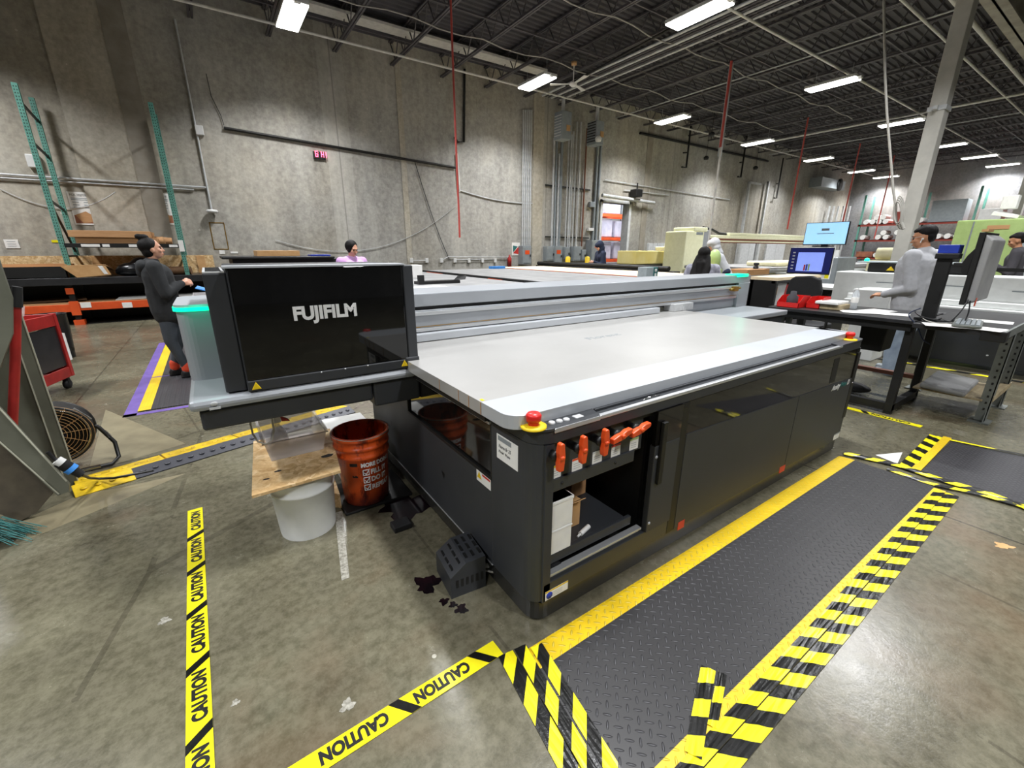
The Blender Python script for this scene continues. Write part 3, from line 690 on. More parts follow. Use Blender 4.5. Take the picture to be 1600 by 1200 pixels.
for i, (q0, q1, dp, door) in enumerate((((817, 384), (830, 413), .3, 1), ((855, 385), (866, 408), .25, 0), ((867, 384), (878, 415), .3, 1), ((883, 386), (890, 405), .2, 0), ((897, 385), (907, 408), .25, 0), ((909, 390), (915, 407), .2, 0), ((925, 375), (938, 414), .35, 1))):
    a, c = gy(*q0, W-dp), gy(*q1, W-dp); zb = max(.0, c[2])
    where = ('leftmost tall grey electrical panel with an orange sticker', 'square grey breaker box right of the pale concrete pier', 'second tall grey electrical panel with an orange sticker', 'narrow grey switch box left of centre of the panels', 'square grey breaker box above the first yellow bollard side', 'narrow grey switch box right of the square one', 'tallest grey electrical cabinet beside the doorway')[i]
    t = thing('electrical_panel', where, 'electrical panel', ((a[0]+c[0])/2, W-dp/2, zb))
    b = MB(); b.box(a[0], W-dp, zb, c[0], W, a[2]); b.build('cabinet', 'elec', t, .01)
    b = MB(); b.box(a[0]+.03, W-dp-.012, zb+.05, c[0]-.03, W-dp, a[2]-.05); b.build('door', 'elec', t, .004)
    b = MB(); b.box(c[0]-.08, W-dp-.04, (zb+a[2])/2-.06, c[0]-.05, W-dp-.012, (zb+a[2])/2+.02); b.build('handle', 'black', t)
    if door: b = MB(); cx = (a[0]+c[0])/2; b.box(cx-.1, W-dp-.016, a[2]-.3, cx+.1, W-dp-.012, a[2]-.16); b.build('warning_sticker', 'orange', t)
for i, px in enumerate((887.5, 918)):
    q = gy(px, 401, 12.3); b = MB(); b.lathe([(.09, 0), (.09, q[2]-.03), (.06, q[2]), (0, q[2]+.01)], (q[0], 12.3, 0), 16); tag(b.build('bollard', 'yellow'), ('yellow bollard before the left part of the electrical panels', 'yellow bollard nearer the doorway')[i], 'bollard')
for i, (q0, q1) in enumerate((((918, 356), (926, 361)), ((921, 315), (928, 324)))):
    a, c = wp(*q0), wp(*q1); b = MB(); b.box(a[0], W-.12, c[2], c[0], W, a[2]); tag(b.build('junction_box', ('whitep', 'elec')[i], bevel=.01), ('white junction box left of the doorway at mid height', 'grey junction box left of the doorway near its top')[i], 'junction box')
# heaters
for i, (x0, x1, yb_) in enumerate(((10.54, 10.965, 12.92), (12.13, 12.51, 12.98))):
    t = thing('unit_heater', ('left grey unit heater with louvres hanging at the wall top', 'right grey unit heater hanging at the wall top, lamp shining on it')[i], 'heater', (x0, 12.6, 5.1))
    zb, zt = (5.08, 5.92) if i == 0 else (5.10, 5.86)
    b = MB(); b.box(x0, 12.5, zb, x1, yb_, zt); b.build('casing', 'elec', t, .02)
    b = MB()
    for k in range(8): b.box(x0-.02, 12.54, zb+.1+k*.085, x0+.005, yb_-.04, zb+.125+k*.085)
    b.build('louvre_grille', 'black' if i else 'galv', t)
    b = MB(); b.box(x0+.2, 12.485, zb+.25, x0+.36, 12.5, zb+.43); b.build('label_plate', 'card2', t)
    b = MB(); b.tube([(x0+.2, 12.7, zt), (x0+.2, 12.7, 6.4)], .06); b.build('flue', 'galv', t)
b = MB(); q = gy(935, 217, 12.3); b.lathe([(0, 0), (.09, .02), (.12, .12), (.05, .2), (0, .22)], (q[0], 12.3, q[2]-.1), 16); tag(b.build('security_camera', 'whitep'), 'white dome camera hanging on the right heater', 'camera')
# doorway
b = MB(); t_ = .12
b.box(dx0-t_, W-.06, 0, dx0, W+.3, dzt+.1); b.box(dx1-.012, W-.06, 0, dx1+t_, W+.32, dzt+.1); b.box(dx0-t_, W-.06, dzt, dx1+t_, W+.3, dzt+.12)
struct(b.build('door_1', 'whitedoor'))
b = MB(); b.tube([wp(941, 305, .25), wp(1022, 317, .25)], .07); tag(b.build('door_track', 'galv'), 'grey rolling door track fixed above the doorway', 'door track')
t = thing('door_motor', 'black door opener motor at the right end of the track over the doorway', 'motor', wp(995, 306, .3))
q = wp(995, 302, .3); b = MB(); b.box(q[0]-.2, W-.45, q[2]-.15, q[0]+.2, W-.1, q[2]+.15); b.build('gearbox', 'black', t, .03)
b = MB(); b.tube([(q[0], W-.3, q[2]+.15), (q[0], W-.3, q[2]+.4)], .03); b.build('chain_guide', 'black', t)
# room beyond the doorway
b = MB(); b.box(10, 19.5, 0, 24, 19.7, 5); struct(b.build('wall_beyond_door', 'whitep'))
b = MB(); b.box(10, W+.3, -.2, 24, 19.7, 0); struct(b.build('floor_beyond_door', 'floor'))
b = MB(); b.box(10, W+.3, 5, 24, 19.7, 5.1); struct(b.build('ceiling_beyond_door', 'whitep'))
SPR = 180
for x in (16, 19): area(x, 15.3, 260, 4.7, (.9, .93, 1))
SPR = 132
t = thing('pallet_rack', 'orange beamed rack of wrapped goods seen through the doorway', 'rack', (16.6, 16.6, 0))
for k, zz in enumerate((1.95, 3.05, .9)): b = MB(); b.box(15.2, 16.0, zz, 19.5, 16.08, zz+.14); b.box(15.2, 16.9, zz, 19.5, 16.98, zz+.14); b.build('beam', 'rackorange', t)
for xx in (15.9, 18.6):
    b = MB(); b.box(xx, 16.0, 0, xx+.1, 16.1, 4.2); b.box(xx, 16.9, 0, xx+.1, 17.0, 4.2); b.build('upright', 'paleblue', t)
for k, (x0, zz, h, m_) in enumerate(((16.1, 2.09, .85, 'palewrap'), (17.3, 2.09, .8, 'palewrap'), (16.1, 1.04, .8, 'palewrap'), (17.3, 1.04, .85, 'palewrap'), (16.6, 3.19, .7, 'palewrap'), (16.1, .1, .75, 'palewrap'), (17.3, .1, .7, 'palewrap'))):
    b = MB(); b.box(x0, 16.1, zz, x0+1.0, 16.85, zz+h); tag(b.build('wrapped_pallet', m_, bevel=.05), 'white wrapped load on the rack beyond the doorway', 'pallet load', 'wrapped loads beyond the doorway')
# right part of the back wall: frames, doors, brackets
for i, (q0, q1, lb) in enumerate((((1155, 375), (1183, 415), 'white double door in the back wall behind the cream gantry'), ((1200, 375), (1222, 412), 'white board leaning on the wall right of the white double door'), ((1014, 380), (1026, 392), 'white box behind the left of the foam pads'), ((1028, 380), (1045, 392), 'white box behind the right of the foam pads'))):
    a, c = gy(*q0, W-.1), gy(*q1, W-.1); b = MB(); zb = 0 if i < 2 else c[2]-.5; xm = (a[0]+c[0])/2
    b.box(a[0], W-.1, zb, xm-.01, W, a[2]); b.box(xm+.01, W-.1, zb, c[0], W, a[2])
    tag(b.build(('white_door', 'white_board', 'white_box', 'white_box')[i], 'whitedoor', bevel=.01), lb, ('door', 'board', 'box', 'box')[i])
for i, px in enumerate((1166, 1196)):
    a, c = wp(px, 284), wp(px-6, 350); b = MB(); x = a[0]; b.box(x, W-.25, 0, x+.12, W-.13, a[2]); b.box(x, W-.25, a[2]-.1, x+(.0 if i else 1.2), W-.15, a[2]); tag(b.build('dock_frame_post', 'galv', bevel=.004), ('left', 'right')[i] + ' grey post of the door frame on the back wall behind the cream gantry', 'post')
for i, px in enumerate((1296, 1303, 1310, 1318, 1328)):
    a = gy(px, 322, W-.3); b = MB(); b.box(a[0], W-.35, 0, a[0]+.08, W-.27, a[2]); tag(b.build('guide_pole', 'galv'), 'thin pale pole standing behind the computer screens by the far wall corner', 'pole', 'pale poles behind the screens')
for i, (px, py) in enumerate(((1063, 240), (1150, 255), (1207, 288))):
    a = wp(px+10, py-25); c = wp(px, py+22); b = MB(); b.tube([(a[0], W-.2, a[2]+.5), (a[0], W-.2, c[2]), (c[0]-.1, W-.2, c[2])], .04); b.tube([(a[0], W-.2, (a[2]+c[2])/2), (c[0]-.1, W-.2, (a[2]+c[2])/2-.05)], .03)
    tag(b.build('wall_bracket_pipe', 'black_pipe'), ('black hooked pipe high on the wall above the foam pads', 'black hooked pipe on the wall right of the hanging duct', 'black bracket with motor on the wall left of the screens')[i], 'pipe')
for k, (q0, q1) in enumerate((((945, 281), (1140, 312)), ((975, 297), (1045, 305)), ((1000, 208), (1200, 252)))):
    wpipe('wall_conduit', [q0, q1], .02 if k < 2 else .05, 'galv' if k < 2 else 'black_pipe', ('long thin conduit crossing the wall right of the doorway top', 'short thin conduit just right of the doorway', 'dark pipe along the wall under the roof right of the heaters')[k], 'conduit')
t = thing('exhaust_unit', 'grey wall unit with a round black fan high near the far corner', 'exhaust unit', gy(1295, 290, 13.0))
a = gy(1283, 276, 13.0); c = gy(1316, 298, 13.0); b = MB(); b.box(a[0], 12.9, c[2], c[0], W, a[2]); b.build('casing', 'elec', t, .02)
b = MB(); b.lathe([(0, -.05), (.35, -.05), (.35, .05), (0, .05)], (c[0]-.9, 12.88, (a[2]+c[2])/2), 20, axis='y'); b.build('fan_grille', 'black', t)
# ================================================================ BLACK AND SILVER FLATBED PRINTER
PX0, PX1, PY = .852, 3.875, 1.093
T = thing('flatbed_printer', 'large charcoal and silver flatbed printer filling the middle of the picture', 'printer', (2.36, 2.1, 0))
def part(b, name, m, bevel=0, par=None, **k): return b.build(name, m, par or T, bevel, **k)
# rounded body outline helper
def round_rect(x0, y0, x1, y1, r, n=6):
    return arc(x0+r, y0+r, r, 180, 270, n) + arc(x1-r, y0+r, r, 270, 360, n) + arc(x1-r, y1-r, r, 0, 90, n) + arc(x0+r, y1-r, r, 90, 180, n)
RC = .085
# plinth
b = MB(); b.prism(round_rect(PX0+.012, PY+.012, PX1-.012, 3.12, RC-.012), .012, .112); part(b, 'plinth', 'plinth', .003)
b = MB()
for x in (1.1, 2.3, 3.6):
    for y in (1.35, 2.9): b.lathe([(.04, 0), (.04, .013), (0, .013)], (x, y, 0), 12)
part(b, 'levelling_foot', 'rubber')
# corner post (rounded) at front left, and rear bodies
def shell(x0, x1, y1, z0, z1):   # L shaped rounded corner shell
    o = arc(x0+RC, PY+RC, RC, 180, 270, 8)
    return [(x0, y1)] + o + [(x1, PY), (x1, PY+.03), (x0+.03, PY+.03+.02), (x0+.03, y1)]
b = MB(); b.prism(shell(PX0, .898, 1.40, 0, 1), .112, .822, smooth=False); part(b, 'corner_panel', 'char')
# left side panel: below and behind the window
b = MB(); b.box(PX0, 1.40, .112, PX0+.03, 3.12, .56); b.box(PX0, 2.36, .56, PX0+.03, 3.12, .83); b.box(PX0+.002, 1.40, .83, PX0+.03, 3.12, .87); sp = part(b, 'side_panel', 'char', .003)
b = MB(); b.box(PX0-.003, 1.40, .108, PX0+.01, 3.1, .113); part(b, 'side_edge_highlight', 'alubar')  # bright strip imitates the highlight along the lower panel edge
for q in ((612, 662), (693, 743)):
    p = gx(*q, PX0); b = MB(); b.add([(PX0-.001, p[1]-.02, p[2]+.02), (PX0-.001, p[1]+.02, p[2]+.02), (PX0-.001, p[1]-.0, p[2]-.02)], [(0, 1, 2)]); b.build('vent_notch', 'black', sp)
b = MB(); b.box(PX0+.008, 1.405, .565, PX0+.02, 2.36, .815); part(b, 'side_window', 'smoke')
b = MB(); b.box(PX0-.004, 1.40, .55, PX0+.02, 2.37, .568); b.box(PX0-.004, 2.355, .55, PX0+.02, 2.375, .82); b.box(PX0-.002, 1.40, .555, PX0+.012, 1.408, .82); part(b, 'window_seal', 'black', .002)
b = MB(); b.box(PX0-.012, 1.40, .812, PX0+.015, 2.45, .826); part(b, 'side_rail', 'alubar', .002)
b = MB(); b.box(PX0-.03, 1.40, .83, PX0+.03, 3.1, .862); part(b, 'cable_channel', 'black')
# front: opening interior
b = MB(); FX = 1.50
b.box(.898, 1.62, .112, FX+.05, 1.64, .83)                # back of the bay
b.box(.898, PY+.02, .112, FX+.05, 1.62, .13)
b.box(.898, PY+.02, .80, FX+.3, 1.62, .83)
b.box(.885, PY+.03, .112, .900, 1.62, .83)
b.box(FX+.03, PY+.06, .112, FX+.05, 1.62, .83)
part(b, 'bay_lining', 'black')
b = MB(); b.box(.902, 1.14, .255, 1.45, 1.62, .275); b.box(.902, PY+.03, .255, 1.45, PY+.05, .30); part(b, 'bay_shelf', 'char2', .003)
b = MB(); b.box(.902, PY+.03, .645, 1.47, PY+.05, .822); b.box(.93, PY+.022, .60, 1.42, PY+.032, .655); vp = part(b, 'valve_panel', 'char2', .003)
for x in (1.0, 1.30): b = MB(); b.lathe([(0, -.004), (.006, -.003), (.006, 0)], (x, PY+.022, .628), 10, axis='y'); b.build('screw', 'black', vp)
# lower sliding track
b = MB(); b.box(.902, PY+.0, .112, PX1-.05, PY+.03, .20); part(b, 'lower_band', 'char2', .003)
b = MB(); b.box(.905, PY+.004, .222, 1.50, PY+.034, .232); b.box(.905, PY+.02, .200, 1.50, PY+.024, .222); part(b, 'slide_rail', 'alubar')
b = MB(); b.prism([(.915, .205), (.94, .232), (1.02, .236), (1.03, .205)], PY+.03, PY+.05, 'y'); part(b, 'hose_guard', 'rubber')
# header band under the top
b = MB(); b.prism(round_rect(PX0, PY, PX1, 3.12, RC), .822, .875); part(b, 'header_band', 'char', .004)
# front rim on top (light grey ledge)
b = MB(); b.prism(arc(PX0-.004+RC, PY-.006+RC, RC, 180, 270, 8) + [(1.16, PY-.006), (1.19, 1.175), (PX0-.004, 1.175)], .875, .887); part(b, 'control_ledge', 'char2', .002)
b = MB(); b.box(1.16, PY-.006, .868, 3.46, PY+.016, .884); b.box(.93, PY-.008, .866, 1.16, PY-.002, .886); part(b, 'front_edge_strip', 'alubar', .003)
b = MB(); b.box(1.19, PY+.016, .868, 3.43, 1.17, .872); b.box(1.19, 1.145, .868, 3.43, 1.16, .886); part(b, 'tray_channel', 'char2', .002)
b = MB(); b.prism([(3.42, 1.09), (3.79, 1.088), (3.84, 1.10), (3.872, 1.14), (3.872, 1.35), (3.83, 1.35), (3.80, 1.175), (3.46, 1.175)], .875, .887); part(b, 'right_ledge', 'char', .002)
b = MB(); b.tube([(1.47, 1.135, .874), (1.48, 1.12, .886), (1.56, 1.12, .886), (1.57, 1.135, .874)], .004, 6); part(b, 'latch_handle', 'chrome')
# push buttons
for px in (862, 874, 885):
    q = gz(px, 661-(px-862)*.22, .888); b = MB(); b.lathe([(.013, -.002), (.013, .004), (.009, .007), (0, .007)], q, 14); part(b, 'push_button', 'galv')
q = gz(903, 651, .888); b = MB(); b.box(q[0]-.02, q[1]-.014, .886, q[0]+.02, q[1]+.014, .892); part(b, 'power_switch', 'galv', .003)
def estop(x, y, z, lb):
    b = MB(); b.lathe([(.048, 0), (.048, .007), (.03, .010), (0, .010)], (x, y, z), 28); e = part(b, 'emergency_stop', 'yellow'); 
    b = MB(); b.lathe([(.02, .01), (.02, .022), (.027, .026), (.029, .046), (.022, .055), (0, .056)], (x, y, z), 24); b.build('red_knob', 'red', e)
estop(.873, 1.14, .887, ''); estop(3.70, 1.137, .887, '')
# door 1 and door 2
b = MB(); b.box(FX+.02, PY-.010, .20, 1.70, PY+.02, .655); b.box(1.71, PY-.0, .2, 1.76, PY+.04, .82, 1); d1 = part(b, 'sliding_door', ['char', 'black'], .003)
b = MB(); b.box(FX+.02, PY-.008, .655, 1.70, PY+.01, .822); b.build('door_glass', 'smoke', d1)
b = MB(); b.box(1.545, PY-.028, .46, 1.575, PY-.010, .77); b.build('door_handle', 'black', d1, .003)
for z in (.25, .60): b = MB(); b.lathe([(0, -.004), (.008, -.003), (.008, 0)], (1.535, PY-.010, z), 12, axis='y'); b.build('screw', 'galv', d1)
def front_panel(x0, x1, nm, z0=.115):
    b = MB(); b.box(x0, PY-.004, z0, x1-.004, PY+.02, .618 + (.034 if x0 < 2 else .0)); p = part(b, nm, 'char', .002)
    return p
b = MB(); b.add([(1.76, PY-.004, .118), (2.935, PY-.004, .112), (2.935, PY-.004, .622), (1.76, PY-.004, .655), (1.76, PY+.02, .118), (2.935, PY+.02, .112), (2.935, PY+.02, .622), (1.76, PY+.02, .655)], [(0,1,2,3), (7,6,5,4), (0,4,5,1), (2,6,7,3), (1,5,6,2), (0,3,7,4)]); fp = part(b, 'front_door', 'char', .002)
b = MB(); b.add([(2.94, PY-.004, .112), (3.815, PY-.004, .112), (3.815, PY-.004, .60), (2.94, PY-.004, .622), (2.94, PY+.02, .112), (3.815, PY+.02, .112), (3.815, PY+.02, .60), (2.94, PY+.02, .622)], [(0,1,2,3), (7,6,5,4), (0,4,5,1), (2,6,7,3), (1,5,6,2), (0,3,7,4)]); fp2 = part(b, 'front_door', 'char', .002)
b = MB(); b.box(1.76, PY+.0, .60, 3.815, PY+.02, .822); part(b, 'front_window', 'smoke')
for q in ((1.70, PY-.002, .115, 1.76, PY+.03, .822), (3.38, PY-.002, .625, 3.47, PY+.01, .80), (3.78, PY-.006, .28, 3.835, PY+.03, .79)): b = MB(); b.box(*q); part(b, 'black_post', 'black', .002)
b = MB(); b.prism([(3.82, PY+.03), (3.82, PY)] + arc(PX1-.06, PY+.06, .06, 270, 360, 6) + [(PX1, 3.12), (PX1-.03, 3.12), (PX1-.03, PY+.05)], .112, .822); part(b, 'corner_panel', 'char')
b = MB(); b.lathe([(0, -.003), (.009, -.002), (.009, 0)], (3.808, PY-.006, .56), 12, axis='y'); part(b, 'lock_screw', 'chrome')
# lettering on the door
lt = text_obj('lettering', 'Acuity', .052, 'whitep', (3.44, PY-.006, .563), (1, 0, 0), (0, 0, 1), T, .001, sx=.95, shear=.35, bold=.0014)
text_obj('lettering', 'Prime', .052, 'teals', (3.585, PY-.006, .563), (1, 0, 0), (0, 0, 1), T, .001, sx=.8, shear=.35, bold=.0006)
text_obj('lettering', 'D', .052, 'whitep', (3.70, PY-.006, .563), (1, 0, 0), (0, 0, 1), T, .001, sx=.9, shear=.35, bold=.0014)
# stickers
def sticker(x0, z0, x1, z1, m, y=PY-.006, lines=None, par=None, name='sticker'):
    b = MB(); b.box(x0, y-.001, z0, x1, y, z1)
    if lines:
        h = z1-z0
        b.box(x0, y-.0015, z1-h*.16, x1, y-.001, z1, 1)
        for k in range(3): b.box(x0+.15*(x1-x0), y-.0015, z0+h*(.2+.18*k), x1-.25*(x1-x0), y-.001, z0+h*(.23+.18*k), 2)
    return b.build(name, [m, lines or m, 'elec'], par or T)
for i, (x, st) in enumerate(((.971, 'yellow'), (1.084, 'orange'), (1.195, 'galv'), (1.305, 'redw'), (1.42, 'green'))):
    sticker(x-.030, .656, x+.026, .711, 'paper', PY+.029, st, vp, 'valve_label')
sticker(.918, .645, .932, .725, 'paper', PY+.030, None, vp, 'valve_label')
sticker(1.79, .10, 1.845, .148, 'redw', PY-.005); sticker(2.87, .095, 2.945, .14, 'redw', PY-.005); 
sticker(3.70, .118, 3.80, .165, 'paper', PY-.005, 'elec')
st = sticker(.912, .118, 1.035, .162, 'paper', PY-.001, 'yellow')
b = MB(); b.lathe([(0, -.0035), (.016, -.003), (.016, 0)], (.934, PY-.001, .138), 18, axis='y'); b.build('blue_symbol', 'cobalt', st)
# side labels
def side_label(y0, z0, y1, z1, m='paper'):
    b = MB(); b.box(PX0-.0015, y0, z0, PX0, y1, z1); return b.build('side_label', m, T)
sl = side_label(1.205, .682, 1.355, .79)
text_obj('handwriting', 'Name-0r 25', .022, 'ink', (PX0-.002, 1.34, .735), (0, -1, 0), (0, 0, 1), sl, .0003, sx=.8, shear=.2)
text_obj('handwriting', 'Model  Waste', .018, 'ink', (PX0-.002, 1.34, .712), (0, -1, 0), (0, 0, 1), sl, .0003, sx=.8, shear=.2)
b = MB(); b.box(PX0-.002, 1.25, .765, PX0-.0015, 1.345, .785); b.build('printed_box', 'elec', sl)
sl = side_label(1.408, .495, 1.53, .558)
b = MB(); b.box(PX0-.002, 1.412, .535, PX0-.0015, 1.48, .545); b.build('red_stripe', 'redw', sl)
b = MB(); b.add([(PX0-.002, 1.525, .512), (PX0-.002, 1.485, .512), (PX0-.002, 1.505, .548)], [(0, 1, 2)]); b.build('warning_triangle', 'yellow', sl)
# orange valve handles
def valve(x, z, up):
    b = MB(); b.lathe([(.016, 0), (.016, -.045), (.02, -.046), (.02, -.06), (0, -.06)], (x-.008, PY+.03, z), 14, axis='y'); v = part(b, 'valve', 'black')
    b = MB(); L = .055
    pf = [(-.011, -L), (.011, -L), (.015, -.02), (.017, 0), (.015, .02), (.012, L-.004), (.004, L+.002), (-.008, L-.002), (-.014, .02), (-.010, 0), (-.014, -.02)]
    if not up: pf = [(q, -p) for p, q in pf]; pf = [(p, q + p*.25) for p, q in pf]
    b.prism([(x+p, z+q) for p, q in pf], PY-.05, PY-.026, 'y'); b.build('valve_handle', 'orange', v, .004)
    b = MB(); b.lathe([(0, -.008), (.009, -.008), (.009, 0)], (x, PY-.048, z), 12, axis='y'); b.build('hub', 'orange', v)
for i, x in enumerate((.932, 1.043, 1.158)): valve(x, .785, True)
for x in (1.252, 1.365): valve(x, .79, False)
# table bed
b = MB(); b.prism([(.79, 1.37), (3.80, 1.37), (3.80, 3.35), (.79, 3.35)], .876, .930); bed = part(b, 'print_bed', 'alu')
b = MB(); b.prism(round_rect(.79, 1.158, 3.80, 1.370, .075)[:21] + [(3.80, 1.37), (.79, 1.37)], .876, .931); part(b, 'bed_front_rim', 'bedrim', .004)
b = MB()
for y in (1.372, 1.47, 1.56, 1.75): b.box(.788, y, .878, .7905, y+.003, .928)
part(b, 'bed_edge_seam', 'card')
b = MB(); b.box(.80, 1.38, .930, .812, 1.40, .9315); part(b, 'yellow_mark', 'tapey')
text_obj('bed_lettering', 'Florent', .09, 'elec', (2.0, 2.02, .9305), (1, .02, 0), (0, 1, 0), bed, .0003, sx=1.2)
# ---------------- gantry
GY = 2.60
b = MB(); b.box(-.17, 2.14, .838, 1.04, 3.0, .888); lt_ = part(b, 'carriage_tray', 'silver', .02)
b = MB(); b.box(-.14, 2.17, .74, .60, 2.95, .838); b.box(.605, 2.17, .70, .86, 2.9, .838); part(b, 'carriage_tray_base', 'char2', .012)
b = MB(); b.box(4.0, 2.14, .838, 5.03, 3.0, .888); part(b, 'parking_tray', 'silver', .01)
b = MB(); b.box(4.05, 2.17, .70, 5.0, 2.95, .838); b.box(4.93, 2.3, 0.02, 4.99, 2.9, .72); part(b, 'parking_tray_base', 'char2', .006)
b = MB(); b.box(PX1, 2.2, .02, 4.0, 3.0, .83); part(b, 'right_pedestal', 'char')
# silver pedestal at left with green light
b = MB(); b.prism(round_rect(-.165, 2.50, .30, 2.98, .06), .888, 1.222); part(b, 'gantry_pedestal', 'silver')
b = MB(); b.prism(round_rect(-.175, 2.49, .30, 2.99, .066), 1.222, 1.240); part(b, 'status_light', 'greenled')
b = MB(); b.prism(round_rect(-.17, 2.495, .30, 2.985, .06), 1.240, 1.252); part(b, 'pedestal_top', 'bedrim')
# dark carriage cover
cx0, cx1, cy = .052, .80, 2.15
b = MB(); b.box(cx0, cy+.02, .895, cx1, 2.72, 1.428); b.box(cx0, cy-.004, .892, cx1, cy+.03, .943); b.box(cx1, cy, .93, cx1+.055, 2.74, 1.424); b.box(cx1-.02, cy-.008, .892, cx1+.058, cy+.03, .95); b.box(-.03, cy+.03, .895, cx0, 2.72, 1.405)
cc = part(b, 'carriage_cover', 'char2', .006)
b = MB(); b.box(cx0+.006, cy-.002, .944, cx1-.004, cy+.02, 1.424); b.build('cover_glass', 'bglass', cc, .003)
b = MB(); b.box(cx0-.01, cy-.004, 1.424, cx1+.01, cy+.12, 1.432); b.build('cover_top_trim', 'bedrim', cc)
b = MB(); b.box(-.028, cy+.032, 1.405, cx0-.004, 2.7, 1.411)
for i in range(9): b.box(-.018, cy+.05+.055*i, 1.4105, cx0-.014, cy+.075+.055*i, 1.4125, 1)
b.build('cover_side_trim', ['galv', 'black'], cc)
# lettering FUJIFILM (slab like letters)
text_obj('maker_lettering', 'FUJIFILM', .082, 'whitep', (.274, cy-.004, 1.194), (1, 0, 0), (0, 0, 1), cc, .0015, sx=.94, bold=.0034)
def tri(x, z, s=.019):
    b = MB(); b.prism([(x-s, z-s*.8), (x+s, z-s*.8), (x, z+s)], cy-.012, cy-.008, 'y'); b.build('warning_triangle', 'yellow', cc, .002)
tri(.085, .918); tri(.772, .922)
b = MB()
for x in (.36, .47, .58): b.sphere((x, cy-.008, .938), .004, 8, 6)
b.build('rivet', 'galv', cc)
b = MB(); b.sphere((-.08, 2.138, .868), .012, 12, 8, sc=(1.2, .3, .8)); b.box(-.10, 2.136, .843, -.06, 2.139, .853); part(b, 'tray_badge', 'galv')
# beam
b = MB()
b.box(.86, GY, 1.15, 5.04, 3.02, 1.232)
b.box(.86, GY+.02, 1.128, 4.8, 3.0, 1.15, 1)
b.box(.86, GY, .992, 4.82, 3.0, 1.128)
b.box(4.82, GY-.004, .888, 5.04, 3.0, 1.15)
b.box(3.95, GY+.03, .888, 4.82, 2.9, .992)
part(b, 'gantry_beam', ['silver', 'black'], .005)
b = MB(); b.box(.86, GY-.012, 1.095, 4.78, GY, 1.118); b.box(.86, GY-.012, .992, 4.78, GY, 1.012); part(b, 'linear_rail', 'alubar', .002)
b = MB(); b.box(.86, GY-.003, 1.020, 4.80, GY, 1.024); part(b, 'encoder_strip', 'brass')
b = MB(); b.box(.86, GY-.05, .934, 3.42, GY+.1, .985); part(b, 'lower_guard_bar', 'bedrim', .006)
b = MB(); b.box(3.62, GY-.06, .932, 3.92, GY+.06, 1.0); b.box(3.75, GY-.065, .932, 3.76, GY-.06, 1.0); part(b, 'bearing_block', 'galv', .004)
b = MB(); b.box(4.66, GY-.05, 1.07, 4.74, GY, 1.12); b.tube([(4.6, GY-.03, 1.09), (4.8, GY-.03, 1.10)], .012); part(b, 'end_stop', 'brass', .003)
b = MB(); b.box(4.72, GY-.008, 1.236, 4.98, GY+.12, 1.246); part(b, 'status_light', 'greenled', .003)
b = MB(); b.box(4.75, GY-.006, 1.215, 4.98, GY-.004, 1.232); part(b, 'status_light', 'greenled')

for x, y, z in ((.02, 2.40, 1.28), (4.85, 2.5, 1.27)):
    l = bpy.data.lights.new('green_glow', 'POINT'); l.energy = .35; l.color = (0, 1, .55); l.shadow_soft_size = .04
    o = bpy.data.objects.new('green_glow', l); COL.objects.link(o); o.location = (x-.1, y-.02, z-.02)
# contents of the bay
b = MB(); b.box(.906, 1.125, .276, 1.072, 1.36, .41); b.box(.904, 1.122, .402, 1.075, 1.363, .412); o = b.build('white_carton', 'paper', bevel=.003); tag(o, 'lower plain white carton in the open bay of the black printer', 'box')
b = MB(); b.box(.906, 1.125, .413, 1.074, 1.36, .545); b.box(.904, 1.122, .53, 1.077, 1.363, .545); o = b.build('white_carton', 'paper', bevel=.003); tag(o, 'upper plain white carton stacked in the open bay of the black printer', 'box')
t = thing('cardboard_box', 'small open brown cardboard box behind the white cartons in the printer bay', 'box', (1.16, 1.33, .276))
b = MB(); b.box(1.10, 1.24, .276, 1.23, 1.44, .41); b.build('body', 'card2', t, .002)
b = MB(); b.poly3([(1.09, 1.24, .41), (1.22, 1.24, .41), (1.22, 1.20, .44), (1.09, 1.20, .44)], .003); b.build('flap', 'card2', t)
b = MB(); b.box(1.15, 1.238, .28, 1.17, 1.2395, .41); b.build('tape', 'card', t)
t = thing('cardboard_box', 'tall narrow brown cardboard box with red print at the back of the printer bay', 'box', (1.40, 1.52, .276))
b = MB(); b.box(1.34, 1.42, .276, 1.44, 1.60, .60); b.build('body', 'card', t, .002)
b = MB(); b.box(1.36, 1.418, .42, 1.385, 1.42, .46); b.build('red_print', 'redw', t)
b = MB(); b.tube([(1.17, 1.17, .288), (1.24, 1.19, .288)], .011, 10); b.tube([(1.15, 1.165, .286), (1.17, 1.17, .288)], .005, 8); tag(b.build('syringe_tube', 'paper'), 'small white tube lying on the shelf of the printer bay', 'tube')

# ================================================================ FLOOR MARKINGS
def mathall(): pass
def strip_y(name, m, p0, p1, label, cat, z=.004, th=.004): pass
